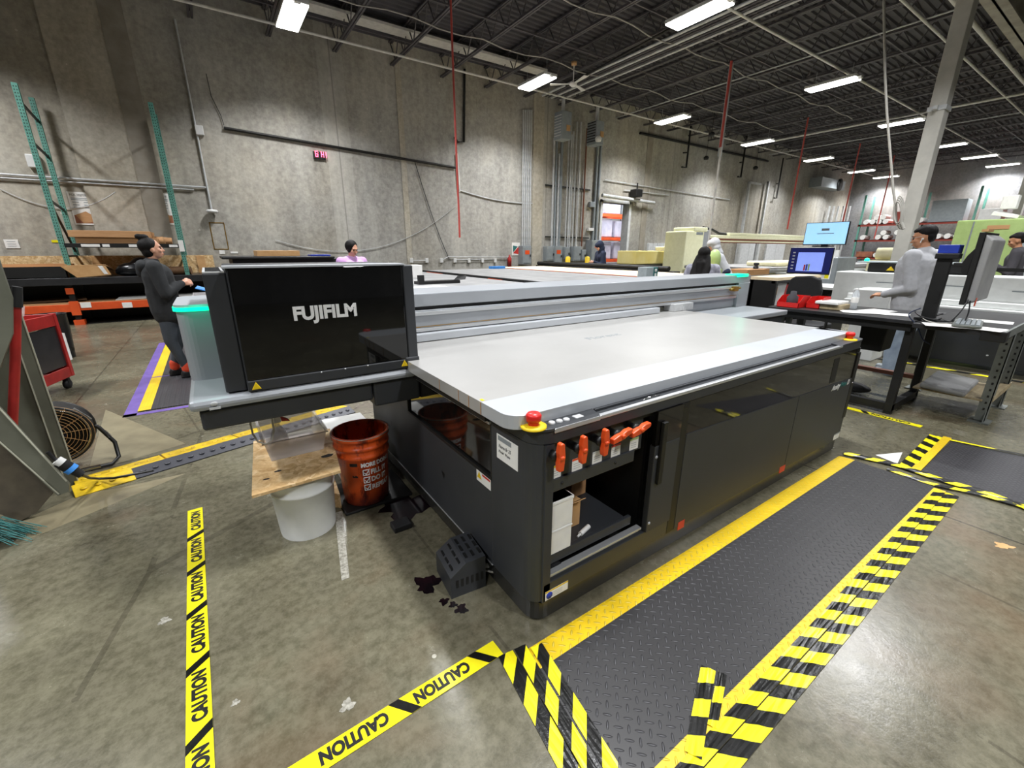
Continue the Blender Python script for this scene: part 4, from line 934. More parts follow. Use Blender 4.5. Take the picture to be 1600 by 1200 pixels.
# big tread mat in front of the printer
t = thing('floor_mat', 'dark diamond tread anti-fatigue mat with yellow borders before the black printer', 'mat', (2.2, .75, 0))
M['tread'] = plate_mat('dark_diamond_tread', hx('#272627'), hx('#626265'))
M['treadfar'] = plate_mat('dark_diamond_tread_far', hx('#343336'), hx('#666669'), .03)
M['treadyel'] = plate_mat('yellow_diamond_tread', hx('#dcb81a'), hx('#e6d360'), .034, .4)
b = MB(); b.prism([(.665, .489), (3.72, .489), (3.72, .935), (.76, .935)], 0, .010); b.build('tread_field', 'tread', t)
b = MB(); b.add([(.76, .935, 0), (3.73, .935, 0), (3.73, 1.035, 0), (.78, 1.035, 0), (.76, .935, .010), (3.73, .935, .010), (3.73, 1.02, .004), (.78, 1.02, .004)], [(0,1,2,3), (4,7,6,5), (0,4,5,1), (1,5,6,2), (2,6,7,3), (3,7,4,0)]); b.build('yellow_border', 'treadyel', t)
b = MB(); b.box(.60, .43, 0, 3.70, .489, .0100); b.build('yellow_border', 'treadyel', t)
t2 = thing('floor_mat', 'grey tread mat with yellow edge at the right, beyond the crossing hazard tapes', 'mat', (5.0, .1, 0))
b = MB()
Q = [gz(1432, 735), gz(1486, 690), gz(1640, 722), gz(1700, 830)]
b.poly3([(p[0], p[1], .001) for p in Q][::-1], -.008); b.build('tread_field', 'treadfar', t2)
b = MB(); a0, a1 = Vector(gz(1428, 738)), Vector(gz(1480, 685)); b.bar(a0+Vector((0, 0, .008)), a1+Vector((0, 0, .008)), .05, .008); b.build('yellow_border', 'treadyel', t2)
# hazard striped tape : list of points (x,y), width, two-colour slanted stripes
def hazard(pts, w, z, stripe=.055, slant=.5, wob=.0, phase=0, name='hazard_tape', label='', cat='tape', parent=None, ends=None):
    P = [Vector((p[0], p[1], z if len(p) < 3 else p[2])) for p in pts]
    L = [0]
    for i in range(1, len(P)): L.append(L[-1] + (P[i]-P[i-1]).length)
    def at(s):
        s = max(0, min(L[-1], s))
        for i in range(1, len(P)):
            if s <= L[i] + 1e-9:
                t = (s-L[i-1]) / max(1e-9, L[i]-L[i-1]); p = P[i-1].lerp(P[i], t); d = (P[i]-P[i-1]).normalized(); return p, Vector((-d.y, d.x, 0))
    tot = L[-1]; b = MB(); n = int(tot/stripe)+2; K = 6
    edges = []
    for k in range(-2, n+2):
        row = []
        for j in range(K+1):
            u = j/K - .5; s = (k+phase)*stripe + slant*u*w
            s = max(0, min(tot, s)); p, nn = at(s)
            zz = .0025*math.sin(17*s + 9*u)*(1-abs(2*u)) + .0012
            row.append(p + nn*(u*w) + Vector((0, 0, max(.0003, zz) + .0006)))
        edges.append(row)
    for k in range(len(edges)-1):
        A, B_ = edges[k], edges[k+1]
        for j in range(K):
            if (A[j]-B_[j]).length < 1e-6 and (A[j+1]-B_[j+1]).length < 1e-6: continue
            b.add([A[j], A[j+1], B_[j+1], B_[j]], [(0, 1, 2, 3)], (k % 2))
    o = b.build(name, ['tapey', 'tapek'], parent)
    for p in o.data.polygons: pass
    if parent is None: tag(o, label, cat)
    return o
def g2(px, py): p = gz(px, py); return (p[0], p[1])
# long striped tapes on the right mat border (two overlapping runs)
RT = [g2(1078, 1215), g2(1160, 1115), g2(1262, 1000), g2(1352, 892), g2(1420, 820), g2(1476, 766)]
RT = [(.80, .40), (1.4, .405), (1.9, .395), (2.4, .39), (2.9, .385), (3.65, .395)]
RT2 = [(.90, .335), (1.4, .345), (1.9, .335), (2.4, .325), (2.9, .315), (3.7, .31)]
hazard([(.80, .430), (2.0, .434), (3.66, .452)], .048, .0102, .079, -1.0, label='inner black and yellow striped tape along the right border of the tread mat')
hazard([(.80, .374), (2.0, .376), (3.70, .398)], .062, .003, .079, -1.0, phase=.62, label='outer black and yellow striped tape on the floor along the right border of the mat')
# left crossing tapes at the near mat corner
e0, e1 = g2(790, 1022), g2(905, 1230); hazard([e0, e1], .062, .002, .08, -1.4, label='left run of striped tape from the printer corner towards the camera')
e0, e1 = g2(812, 1014), g2(938, 1230); hazard([e0, e1], .05, .0105, .08, -1.4, phase=.5, label='middle raised run of striped tape at the near mat edge')
e0, e1 = g2(838, 1012), g2(972, 1230); hazard([e0, e1], .05, .0108, .08, -1.4, phase=1.2, label='right run of striped tape lying on the tread mat near edge')
# short loose end on the mat
e0, e1 = g2(1106, 1048), g2(1082, 1185); hazard([e0, e1], .05, .013, .068, -.5, label='left strip of the short striped tape end lying on the mat')
e0, e1 = g2(1128, 1056), g2(1112, 1140); hazard([e0, e1], .03, .0125, .068, -.5, phase=.9, label='right strip of the short striped tape end lying on the mat')
# far crossing at the right end of the mat
hazard([g2(1318, 710), g2(1400, 728), g2(1470, 752), g2(1540, 772), g2(1615, 800)], .07, .011, .075, .8, label='striped tape running right across the far end of the mat')
hazard([g2(1385, 735), g2(1450, 758), g2(1520, 772), g2(1600, 795)], .045, .0125, .075, .9, phase=.6, label='second striped tape doubled over the first at the far mat end')
hazard([g2(1412, 735), g2(1462, 683)], .08, .010, .09, .6, label='short pair of striped tape leading up to the right mat corner')
hazard([g2(1470, 686), g2(1600, 713), g2(1680, 728)], .03, .009, .3, 2, label='narrow tape along the far edge of the right mat')
b = MB(); b.poly3([tuple(gz(1368, 711))[:2]+(.001,), tuple(gz(1402, 725))[:2]+(.001,), tuple(gz(1410, 707))[:2]+(.001,)], .001); tag(b.build('floor_patch', 'paper'), 'pale triangle of paper on the floor left of the short striped tape', 'paper')
# tape beside the second printer (seen under the bench)
hazard([(7.78, 3.2), (7.78, -1.2)], .085, .003, .22, 1.1, label='yellow and black scalloped tape on the floor by the white printer')
# CAUTION tapes
def caution(p0, p1, w, n, label, start=.0, step=None, flip=False, zz=.002, sxw=None, cond=None):
    p0 = Vector((*p0, zz)); p1 = Vector((*p1, zz)); d = (p1-p0).normalized(); L = (p1-p0).length; nn = Vector((-d.y, d.x, 0))
    b = MB(); a = [p0-nn*w/2, p1-nn*w/2, p1+nn*w/2, p0+nn*w/2]; up = Vector((0, 0, .0012))
    b.add([*a, *[q+up for q in a]], [(3,2,1,0), (4,5,6,7), (0,1,5,4), (1,2,6,5), (2,3,7,6), (3,0,4,7)])
    k = 0; s = start; step = step or L/n; bw = step*.12; segs = []
    while s < L:
        lo, hi = s, s+step; c = hi
        if c < L-.05:
            q = [p0+d*(c-bw/2+w*.38)-nn*w/2, p0+d*(c+bw/2+w*.38)-nn*w/2, p0+d*(c+bw/2-w*.38)+nn*w/2, p0+d*(c-bw/2-w*.38)+nn*w/2]
            b.add([v+up+Vector((0, 0, .0004)) for v in q], [(0, 1, 2, 3)], 1)
        segs.append((lo, hi)); s += step
    o = b.build('caution_tape', ['tapey', 'tapek']); tag(o, label, 'tape')
    for lo, hi in segs:
        ln = (min(hi, L)-lo)*.62
        if hi > L + step*.3: continue
        size = w*.80; base_w = size*4.05
        mid = (lo+hi)/2
        if not flip: org = p0 + d*(mid-ln/2) - nn*w*.30; xd, yd = d, nn
        else: org = p0 + d*(mid+ln/2) + nn*w*.30; xd, yd = -d, -nn
        text_obj('lettering', 'CAUTION', size, 'ink', org+Vector((0, 0, .0016)), xd, yd, o, .0003, sx=ln/base_w, bold=.0030)
    return o
# left long tape: words read upward in the picture, towards the far end
caution(g2(317, 1400), g2(305, 796), .073, 1, 'CAUTION lettered yellow tape lying alone at the left, running away from the camera', start=(1.371-g2(317, 1400)[1]) % .312, step=.312)
caution(g2(420, 1240), g2(778, 1012), .073, 1, 'torn CAUTION lettered yellow tape leading to the near corner of the printer', start=(.304-g2(420, 1240)[0]) % .314, step=.314, flip=True)
caution(g2(1440, 667), g2(1322, 637), .075, 2, 'CAUTION lettered yellow tape on the floor right of the printer end, beneath the bench', start=.0, step=.42)
# cable ramp at the left
ra, rb = Vector((-.94, 3.50, 0)), Vector((.95, 4.03, 0)); d = (rb-ra).normalized(); nn = Vector((-d.y, d.x, 0))
t = thing('cable_ramp', 'yellow and black rubber cable ramp lying across the floor at the left', 'cable ramp', (0, 3.7, 0))
W_ = .30
def ramp_piece(s0, s1, o0, o1, z0, z1, m, name='segment', bumps=False):
    b = MB(); P = lambda s, o, z: tuple(ra + d*s + nn*o + Vector((0, 0, z)))
    b.add([P(s0,o0,0), P(s1,o0,0), P(s1,o1,0), P(s0,o1,0), P(s0,o0,z0), P(s1,o0,z0), P(s1,o1,z1), P(s0,o1,z1)], [(3,2,1,0), (4,5,6,7), (0,1,5,4), (1,2,6,5), (2,3,7,6), (3,0,4,7)])
    if bumps:
        n = int((s1-s0)/.07)
        for i in range(n): b.sphere(P(s0+.05+i*.07, (o0+o1)/2, (z0+z1)/2+.002), .02, 8, 4, sc=(1, 1, .25))
    return b.build(name, m, t, .003)
ramp_piece(.30, 1.94, 0, .11, .008, .045, 'rampk', bumps=True); ramp_piece(.0, .30, -.005, .11, .006, .045, 'rampy', bumps=True)
for k in range(4): ramp_piece(.02+.48*k, .49+.48*k, .11, .30+.004*(k % 2), .045, .012+.003*(k % 2), 'rampy', bumps=True)
# purple and yellow edged mat where the woman stands
t = thing('floor_mat', 'dark ribbed mat edged with yellow and purple tape under the woman at the left', 'mat', (-.3, 6.6, 0))
b = MB(); b.box(-.78, 5.2, 0, .9, 8.9, .010); b.build('mat_field', 'treadfar', t)
b = MB(); b.poly3([(-.80, 5.2, .0105), (-.70, 5.2, .0105), (-.70, 9.0, .0105), (-.80, 9.0, .0105)], .001); b.build('yellow_edge_tape', 'treadyel', t)
b = MB(); b.poly3([(-.90, 5.1, .001), (-.80, 5.1, .001), (-.81, 9.1, .001), (-.90, 9.1, .001)], .002); b.box(-.90, 5.10, .0, .9, 5.17, .003); b.box(-.80, 6.55, .0112, .9, 6.58, .0122); b.build('purple_tape', 'purple', t)
# paint, stains, patches and a painted lamp reflection on the concrete
def blotch(name, px, py, r, m, label, cat='stain', ex=1.0, seed=1, z=.0012, n=28, rot=0, kind=None):
    c = gz(px, py); rnd = random.Random(seed); pts = []
    ph = [rnd.random()*6.28 for _ in range(4)]
    for i in range(n):
        a = 2*PI*i/n; rr = r*(1 + .22*math.sin(3*a+ph[0]) + .16*math.sin(5*a+ph[1]) + .12*math.sin(9*a+ph[2]))
        x, y = rr*math.cos(a)*ex, rr*math.sin(a); pts.append((c[0]+x*math.cos(rot)-y*math.sin(rot), c[1]+x*math.sin(rot)+y*math.cos(rot), z))
    b = MB(); b.add(pts, [tuple(range(n))]); return tag(b.build(name, m), label, cat)
blotch('ink_spill', 668, 912, .055, 'floorink', 'black ink spill left of the slotted floor box', seed=3)
blotch('ink_spill', 694, 940, .02, 'floorink', 'small dark red ink drop in front of the slotted box', seed=4)
blotch('ink_spill', 708, 945, .017, 'floorink', 'small black ink drop in the middle before the slotted box', seed=5)
blotch('ink_spill', 721, 952, .026, 'floorink', 'reddish black ink drop nearest the camera', seed=6)
blotch('ink_spill', 640, 790, .13, 'floorink', 'dark ink soaked patch on the floor around the orange bucket', seed=8, ex=1.3)
blotch('floor_mark', 368, 1098, .012, 'floorwhite', 'small white paint fleck on the floor between the two CAUTION tapes', 'mark', seed=9)
blotch('floor_mark', 543, 1102, .022, 'floorwhite', 'pale paint fleck above the torn CAUTION tape', 'mark', seed=10)
blotch('floor_mark', 257, 970, .02, 'floorwhite', 'pale fleck on the floor left of the long CAUTION tape', 'mark', seed=11)
blotch('floor_mark', 1568, 853, .025, 'card2', 'small tan scrap on the bare floor at the lower right', 'mark', seed=12, ex=1.6, rot=-.6)
blotch('floor_mark', 534, 838, .02, 'floorwhite', 'pale patch of lamp reflection painted beside the white bucket', 'mark', seed=13)  # brighter spot of the lamp streak, painted onto the concrete
b = MB(); a, c = Vector(gz(529, 800)), Vector(gz(540, 905)); b.poly3([a+Vector((-.022, 0, .001)), c+Vector((-.018, 0, .001)), c+Vector((.018, 0, .001)), a+Vector((.022, 0, .001))], .0006); tag(b.build('lamp_streak', 'floorwhite'), 'lamp reflection streak painted on the floor between the two buckets', 'line')  # reflection of a lamp put into the floor as a pale strip
b = MB(); Q = [gz(*q) for q in ((40, 850), (120, 808), (520, 645), (560, 640), (640, 650), (450, 700), (230, 790), (60, 870))]
b.poly3([gz(165, 640)[:2]+(.0005,), gz(290, 693)[:2]+(.0005,), gz(180, 725)[:2]+(.0005,), gz(140, 730)[:2]+(.0005,)], .0005)
tag(b.build('floor_patch', 'floorpale'), 'paler concrete strip on the floor behind the yellow cable ramp', 'patch')
b = MB(); b.poly3([gz(40, 845)[:2]+(.0006,), gz(290, 740)[:2]+(.0006,), gz(120, 775)[:2]+(.0006,), gz(20, 820)[:2]+(.0006,)], -.0005)
tag(b.build('floor_patch', 'floorpale'), 'pale concrete strip on the floor in front of the yellow cable ramp', 'patch')
# ================================================================ BUCKETS AND BOARD NEAR THE PRINTER
t = thing('white_bucket', 'white plastic bucket turned over to carry the chipboard square', 'bucket', (.225, 2.37, 0))
b = MB(); c = (.225, 2.37, 0)
b.lathe([(.14, 0), (.142, .01), (.158, .26), (.163, .262), (.165, .275), (.160, .28), (.163, .33), (.168, .335), (.168, .35), (.16, .352), (.155, .35), (.135, .02), (0, .02)], c, 40); b.build('pail', 'bucketw', t)
b = MB(); b.lathe([(.168, .352), (.17, .358), (.165, .366), (0, .366)], c, 40); b.build('lid', 'bucketw', t)
# osb board
b = MB(); Q = [(-.015, 2.165), (.395, 2.185), (.475, 2.80), (.045, 2.86)]
b.prism(Q, .367, .383); tag(b.build('chipboard_square', 'osb', bevel=.001), 'ink spotted chipboard square lying on the white bucket', 'board')
def spot(x, y, r, lb, seed, m='rubber'):
    rnd = random.Random(seed); pts = [(x+r*(1+.5*rnd.random())*math.cos(2*PI*i/14), y+r*.6*(1+.5*rnd.random())*math.sin(2*PI*i/14), .3836) for i in range(14)]
    b = MB(); b.add(pts, [tuple(range(14))]); return tag(b.build('ink_stain', m), lb, 'stain')
spot(.375, 2.40, .028, 'dark grey ink stain at the right of the chipboard square', 1); spot(.06, 2.30, .012, 'small ink stain near the front left of the chipboard square', 2); spot(.12, 2.36, .014, 'small ink stain near the middle front of the chipboard square', 3)
# clear tub
t = thing('plastic_tub', 'frosted clear plastic tub standing on the chipboard square', 'tub', (.26, 2.7, .384))
def tapered(b, x0, y0, x1, y1, z0, z1, tp, th=.003):
    v = lambda e, z: [(x0-e, y0-e, z), (x1+e, y0-e, z), (x1+e, y1+e, z), (x0-e, y1+e, z)]
    o0, o1, i1, i0 = v(0, z0), v(tp, z1), v(tp-th, z1), v(-th, z0+th)
    V = o0+o1+i1+i0; Fs = [(3,2,1,0)]
    for a in (0, 4, 8): Fs += [(a+k, a+(k+1)%4, a+4+(k+1)%4, a+4+k) for k in range(4)]
    Fs.append((12, 13, 14, 15)); b.add(V, Fs)
b = MB(); tapered(b, .105, 2.50, .375, 2.86, .384, .50, .022); b.build('shell', 'frost', t)
b = MB()
for (x0, y0, x1, y1) in ((.073, 2.468, .407, 2.482), (.073, 2.878, .407, 2.892), (.073, 2.468, .087, 2.892), (.393, 2.468, .407, 2.892)): b.box(x0, y0, .497, x1, y1, .503)
b.build('rim', 'frost', t, .002)
# spray bottle in the tub
t = thing('spray_bottle', 'translucent spray bottle with a red trigger standing in the clear tub', 'spray bottle', (.17, 2.62, .39))
b = MB(); b.lathe([(0, .392), (.042, .392), (.046, .41), (.046, .47), (.035, .51), (.015, .54), (.013, .56), (0, .56)], (.17, 2.62, 0), 20); b.build('bottle', 'frost', t)
b = MB(); b.box(.155, 2.60, .56, .19, 2.635, .595); b.build('spray_head', 'whitep', t, .004)
b = MB(); b.poly3([(.19, 2.615, .59), (.225, 2.61, .57), (.235, 2.61, .555), (.195, 2.615, .56)], .012); b.build('trigger', 'red', t, .002)
# looping tube
pts = [gy(*q, 2.32) for q in ((418, 628), (424, 650), (428, 672), (425, 688), (415, 694), (403, 690), (395, 678), (391, 662), (392, 648))]
b = MB(); b.tube(pts, .0045, 8); b.tube([gy(418, 625, 2.32), gy(420, 650, 2.32)], .004, 6); tag(b.build('drain_tube', 'whitecable'), 'thin clear tube looping down from the carriage tray above the tub', 'tube')
# white box behind
t = thing('white_case', 'stained white rectangular case behind the orange bucket', 'case', (.63, 2.95, 0))
b = MB(); b.box(.50, 2.74, 0, .765, 3.19, .285); b.build('body', 'whitep', t, .006)
b = MB(); b.box(.493, 2.732, .285, .772, 3.198, .305); b.build('top', 'paper', t, .004)
for k, (x, y) in enumerate(((.62, 2.98), (.66, 2.90))):
    b = MB(); b.lathe([(.03-.012*k, 0), (.034-.012*k, .002), (.03-.012*k, .003)], (x, y, .304), 18); b.build('ring_stain', 'elec', t)
# orange bucket
BC = (.585, 2.475, .02)
t = thing('orange_bucket', 'ink stained orange bucket with white lettering beside the black printer', 'bucket', BC)
HH = .45
b = MB()
b.lathe([(.128, 0), (.132, .008), (.150, HH-.14), (.158, HH-.135), (.158, HH-.12), (.151, HH-.115), (.153, HH-.085), (.161, HH-.08), (.161, HH-.066), (.154, HH-.062), (.157, HH-.03), (.166, HH-.026), (.168, HH-.006), (.163, HH), (.156, HH), (.154, HH-.02), (.127, .02), (0, .02)], BC, 48); b.build('pail', 'obucket', t)
b = MB(); b.lathe([(0, .03), (.132, .03)], BC, 32); b.build('ink_residue', 'floorink', t)
b = MB(); ring = [(BC[0]+.167*math.cos(a), BC[1]+.167*math.sin(a), BC[2]+HH-.004) for a in [2*PI*i/32 for i in range(33)]]; b.tube(ring, .0028, 6); b.build('rim_wear', 'whitecable', t)
def wrap_text(s, size, z, th0, m, name='lettering', sx=1.0, bold=.002):
    """text curved around the pail; th0 = start angle (radians), reading to the right as seen from outside"""
    cu = bpy.data.curves.new(name, 'FONT'); cu.body = s; cu.size = size; cu.extrude = .0; cu.offset = bold; cu.resolution_u = 3
    o = bpy.data.objects.new(name, cu); COL.objects.link(o); dg = bpy.context.evaluated_depsgraph_get(); dg.update()
    me = bpy.data.meshes.new_from_object(o.evaluated_get(dg)); bpy.data.objects.remove(o)
    bm = bmesh.new(); bm.from_mesh(me); bmesh.ops.subdivide_edges(bm, edges=[e for e in bm.edges if e.calc_length() > .01], cuts=2); bm.to_mesh(me); bm.free()
    for v in me.vertices:
        x, y = v.co.x*sx, v.co.y; zz = z+y; r = .128 + (.150-.128)*(zz/(HH-.14)) + .0022; a = th0 + x/r
        v.co = (r*math.cos(a), r*math.sin(a), zz)
    me.materials.clear(); me.materials.append(M[m]); ob = bpy.data.objects.new(name, me); COL.objects.link(ob); ob.parent = t; return ob
A0 = math.atan2(-BC[1], -BC[0])          # direction towards the camera
wrap_text('MORE DOING', .036, .268, A0-.12, 'whitep', sx=.86)
wrap_text('FILL IT', .044, .215, A0+.23, 'whitep', sx=.85); wrap_text('DO IT', .044, .165, A0+.23, 'whitep', sx=.85); wrap_text('REPEAT', .044, .112, A0+.23, 'whitep', sx=.85)
for z in (.215, .165, .115):
    b = MB(); r = .15-.012*(1-z/.3)
    def cp(a, zz, r=r): return (BC[0]+(r+.003)*math.cos(a), BC[1]+(r+.003)*math.sin(a), BC[2]+zz)
    s = .034; a0 = A0-.06; a1 = a0+.22
    for p, q in (((a0, z), (a1, z)), ((a0, z+s), (a1, z+s)), ((a0, z), (a0, z+s)), ((a1, z), (a1, z+s)), ((a0+.04, z+s*.5), (a0+.10, z+s*.15)), ((a0+.10, z+s*.15), (a1+.03, z+s*1.1))):
        b.tube([cp(p[0]+(q[0]-p[0])*i/3, p[1]+(q[1]-p[1])*i/3) for i in range(4)], .0028, 5)
    b.build('check_box', 'whitep', t)
b = MB()
for (a, z, w_, h) in ((A0-.55, .275, .3, .02), (A0-.5, .20, .22, .045), (A0-.42, .10, .16, .025)):
    n = 5; r = .128+.022*(z/.31)+.0018
    for i in range(n):
        aa, ab = a+w_*i/n, a+w_*(i+1)/n
        b.add([(BC[0]+r*math.cos(x), BC[1]+r*math.sin(x), BC[2]+zz) for x, zz in ((aa, z), (ab, z), (ab, z+h), (aa, z+h))], [(0, 1, 2, 3)])
b.build('dark_print', 'ink', t)
# black tray below the orange bucket, scraps
b = MB(); b.box(.42, 2.34, 0, .83, 2.72, .018); tag(b.build('drip_tray', 'black', bevel=.005), 'flat black drip tray under the orange bucket', 'tray')
b = MB(); b.prism([(.36, 2.50), (.42, 2.44), (.44, 2.68), (.37, 2.72)], 0, .10); tag(b.build('wood_block', 'osb', bevel=.003), 'small chipboard block on the floor between the buckets', 'wood block')
b = MB(); p = gz(625, 790); b.box(.60, 2.02, .0, .70, 2.10, .035); tag(b.build('rubber_block', 'rubber', bevel=.006), 'black rubber block on the floor by the printer side', 'block')
# slotted black floor box
t = thing('slotted_box', 'small black perforated power box on the floor at the printer side', 'power box', (.745, 1.52, 0), R(-6))
# local: x 0.. ; footprint about .17 x .2
b = MB(); w_, l_ = .085, .10; h0, h1 = .13, .17
poly = [(-w_, 0), (w_, 0), (w_, h1), (-.01, h1-.005), (-w_, h0-.02)]
b.prism(poly, -l_, l_, 'y')
for i in range(5):
    for j in range(3):
        x = -.062+.034*i; y = -.07+.055*j; z = (h0-.02)+((h1-.005)-(h0-.02))*(x+w_)/(w_-.01) if x < -.01 else h1-.005+.005*(x+.01)/.095
        b.box(x-.006, y, z-.004, x+.006, y+.038, z+.0025, 1)
for i in range(6): b.box(-.06+.024*i, -l_-.002, .05, -.048+.024*i, -l_+.002, .09, 1)
b.build('casing', ['char2', 'black'], t, local=True)
b = MB(); b.tube([(w_, -.03, .06), (w_+.03, -.035, .055), (w_+.06, -.045, .05)], [.012, .014, .011], 12); b.build('plug', 'whitep', t, local=True)
b = MB(); b.tube([(.88, 1.40, .05), (.84, 1.46, .045), (.80, 1.47, .05)], .005, 6); b.tube([(.86, 1.60, .10), (.83, 1.62, .13), (.80, 1.60, .08)], .004, 6); tag(b.build('power_lead', 'whitecable'), 'thin grey lead between the slotted box and the printer', 'cable')

# ================================================================ LEFT: COLUMN, CART, FAN, RACKS
# soiled grey steel column with slanted gusset plates
t = thing('gusseted_column', 'soiled greenish grey steel column with slanted gusset plates at the left edge', 'column', (-1.25, 3.6, 0))
Yc = 3.72
def gp(px, py, Y): return gy(px, py, Y)
a = gy(33, 560, Yc); c = gy(110, 755, Yc); xl = gy(66, 650, Yc)[0]; xr = gy(84, 650, Yc)[0]
xl = gy(88, 712, Yc)[0]; xr = gy(110, 717, Yc)[0]
b = MB(); b.box(xl, Yc, 0, xr, Yc+.02, 1.23); b.box(xl-.42, Yc+.03, 0, xl, Yc+.06, 1.19); b.build('flange', 'coldark', t, .002)
b = MB(); b.box(xl-.004, Yc-.004, 0, xl+.002, Yc+.002, 1.23); b.box(xr-.002, Yc-.004, 0, xr+.004, Yc+.002, 1.23); b.build('flange_edge', 'edge', t)
x2 = gy(19, 490, 3.3)[0]
b = MB(); p1, p2 = gy(0, 415, 3.35), gy(19, 466, 3.35)
b.prism([(-2.2, .6), tuple(gy(0, 575, 3.35)[::2]), tuple(gy(19.5, 522, 3.35)[::2]), (p2[0], p2[2]), (p1[0], 2.2), (-2.2, 2.2)], 3.35, 3.37, 'y'); b.build('upper_plate', 'coldark', t, .001)
# diagonal gusset (slanted band)
Yg = 3.30
G = [gy(0, 640, Yg), gy(108, 758, Yg), gy(108, 768, Yg), gy(90, 775, Yg), gy(0, 692, Yg), gy(-120, 590, Yg), gy(-120, 520, Yg)]
b = MB(); b.prism([(p[0], max(0, p[2])) for p in G], Yg, Yg+.03, 'y'); b.build('diagonal_gusset', 'coldark', t, .001)
b = MB(); b.tube([tuple(p) for p in (gy(-120, 519, Yg-.004), gy(0, 639, Yg-.004), gy(104, 752, Yg-.004))], .004, 6); b.tube([tuple(p) for p in (gy(-120, 590, Yg-.004), gy(0, 691, Yg-.004), gy(92, 772, Yg-.004))], .004, 6); b.build('gusset_edge', 'edge', t)
Q = [gy(0, 692, Yg+.04), gy(85, 768, Yg+.04), gy(58, 800, Yg+.04), gy(35, 828, Yg+.04), gy(-60, 780, Yg+.04), gy(-60, 640, Yg+.04)]
b = MB(); b.prism([(p[0], max(0, p[2])) for p in Q], Yg+.04, Yg+.08, 'y'); b.build('foot_plate', 'coldirt', t, .002)
# red handled pallet jack / pole
t = thing('red_pole', 'red pole with a black grip standing behind the soiled column', 'pole', gz(22, 700))
Yp = 3.42
b = MB(); b.tube([gy(14, 780, Yp), gy(20, 655, Yp), gy(24, 560, Yp), gy(25, 478, Yp)], .021, 14); b.build('tube', 'redpaint', t)
b = MB(); b.tube([gy(25, 479, Yp-.001), gy(27, 448, Yp-.001)], [.026, .02], 14); b.build('grip', 'rubber', t)
# broom bristles at the lower left
t = thing('push_broom', 'dark bristled broom head on the floor at the left edge', 'broom', gz(-6, 850))
b = MB(); c0 = Vector(gz(-10, 850)); rnd = random.Random(5)
for i in range(60):
    a = Vector((c0.x-.05+.1*rnd.random(), c0.y+.12*rnd.random()-.06, .12)); e = a + Vector((.10+.05*rnd.random(), -.06+.1*rnd.random(), -.11)); b.tube([a, e], .002, 4)
b.build('bristles', 'teals', t)
b = MB(); b.box(c0.x-.09, c0.y-.12, .10, c0.x+.02, c0.y+.12, .15); b.build('head', 'black', t, .01)
# drum fan
fc = Vector(gy(88, 670, 4.05)); fr = .195
fc = Vector((gy(90, 672, 4.05)[0]-.02, 4.05, .285))
t = thing('floor_fan', 'black floor fan with a round wire guard, half hidden behind the soiled column', 'fan', (fc.x, fc.y, 0), R(4))
def ringpts(r, y, z0=.275, n=36): return [(r*math.cos(2*PI*i/n), y, z0+r*math.sin(2*PI*i/n)) for i in range(n+1)]
b = MB(); b.tube(ringpts(fr, -.05), .012, 8); b.tube(ringpts(fr, .09), .012, 8); b.lathe([(fr, -.05), (fr, .09), (fr-.006, .09), (fr-.006, -.05)], (0, 0, .285), 36, axis='y'); b.build('drum', 'black', t, local=True)
b = MB(); b.tube(ringpts(fr-.012, -.06), .005, 6); b.build('chrome_ring', 'chrome', t, local=True)
b = MB()
for k in range(9): b.tube(ringpts(.05+.02*k, -.065, n=28), .0014, 4)
for k in range(12):
    a = 2*PI*k/12; b.tube([(0, -.068, .285), (fr*math.cos(a), -.062, .285+fr*math.sin(a))], .0018, 4)
b.build('wire_guard', 'card2', t, local=True)
b = MB(); b.lathe([(0, -.05), (.07, -.05), (.075, .06), (0, .06)], (0, 0, .285), 24, axis='y'); b.build('motor', 'navy', t, local=True)
for k in range(3):
    b = MB(); a = 2*PI*k/3+.4; ca, sa = math.cos(a), math.sin(a)
    b.poly3([(.05*ca-.03*sa, -.02, .285+.05*sa+.03*ca), (.19*ca-.09*sa, -.035, .285+.19*sa+.09*ca), (.2*ca+.04*sa, .03, .285+.2*sa-.04*ca), (.05*ca+.03*sa, .02, .285+.05*sa-.03*ca)], .003); b.build('blade', 'galv', t, local=True)
b = MB(); b.tube([(fr+.01, 0, .28), (fr+.03, 0, .26), (fr+.09, -.01, .13), (fr+.095, -.06, .03), (fr+.06, -.14, .015), (-fr, -.14, .015), (-fr-.12, -.06, .03), (-fr-.12, 0, .13), (-fr-.01, 0, .29)], .013, 10); b.build('stand', 'black', t, local=True)
b = MB(); b.tube([(fr-.0, -.14, .0155), (.0, -.14, .0155)], .0145, 10); b.tube([(fr+.047, 0, .225), (fr+.07, -.005, .175)], .0145, 10); b.build('chrome_sleeve', 'chrome', t, local=True)
# black plug connector and cable on the ramp
t = thing('cable_connector', 'black and blue cable connector hanging at the column foot over the ramp end', 'connector', gz(115, 752))
Yk = 3.28
A = Vector(gy(92, 722, Yk)); B_ = Vector(gy(128, 742, Yk))
b = MB(); b.tube([A, A.lerp(B_, .45), A.lerp(B_, .5), B_], [.030, .032, .026, .022], 14); b.build('plug_body', 'rubber', t)
b = MB(); b.tube([A.lerp(B_, .42), A.lerp(B_, .62)], .0335, 14); b.build('blue_ring', 'blueink', t)
b = MB(); b.tube([A.lerp(B_, -.05)+Vector((0, -.01, .012)), A.lerp(B_, .2)+Vector((0, -.01, .014))], .026, 12); b.build('white_latch', 'whitep', t)
b = MB(); b.tube([gy(74, 706, Yk), gy(84, 716, Yk), A], .010, 8); b.tube([B_, Vector(gy(140, 747, Yk+.15)), Vector(gz(155, 748, .05)), Vector(gz(178, 747, .06)), Vector(gz(240, 735, .06))], .008, 8); b.build('cable', 'cablek', t)
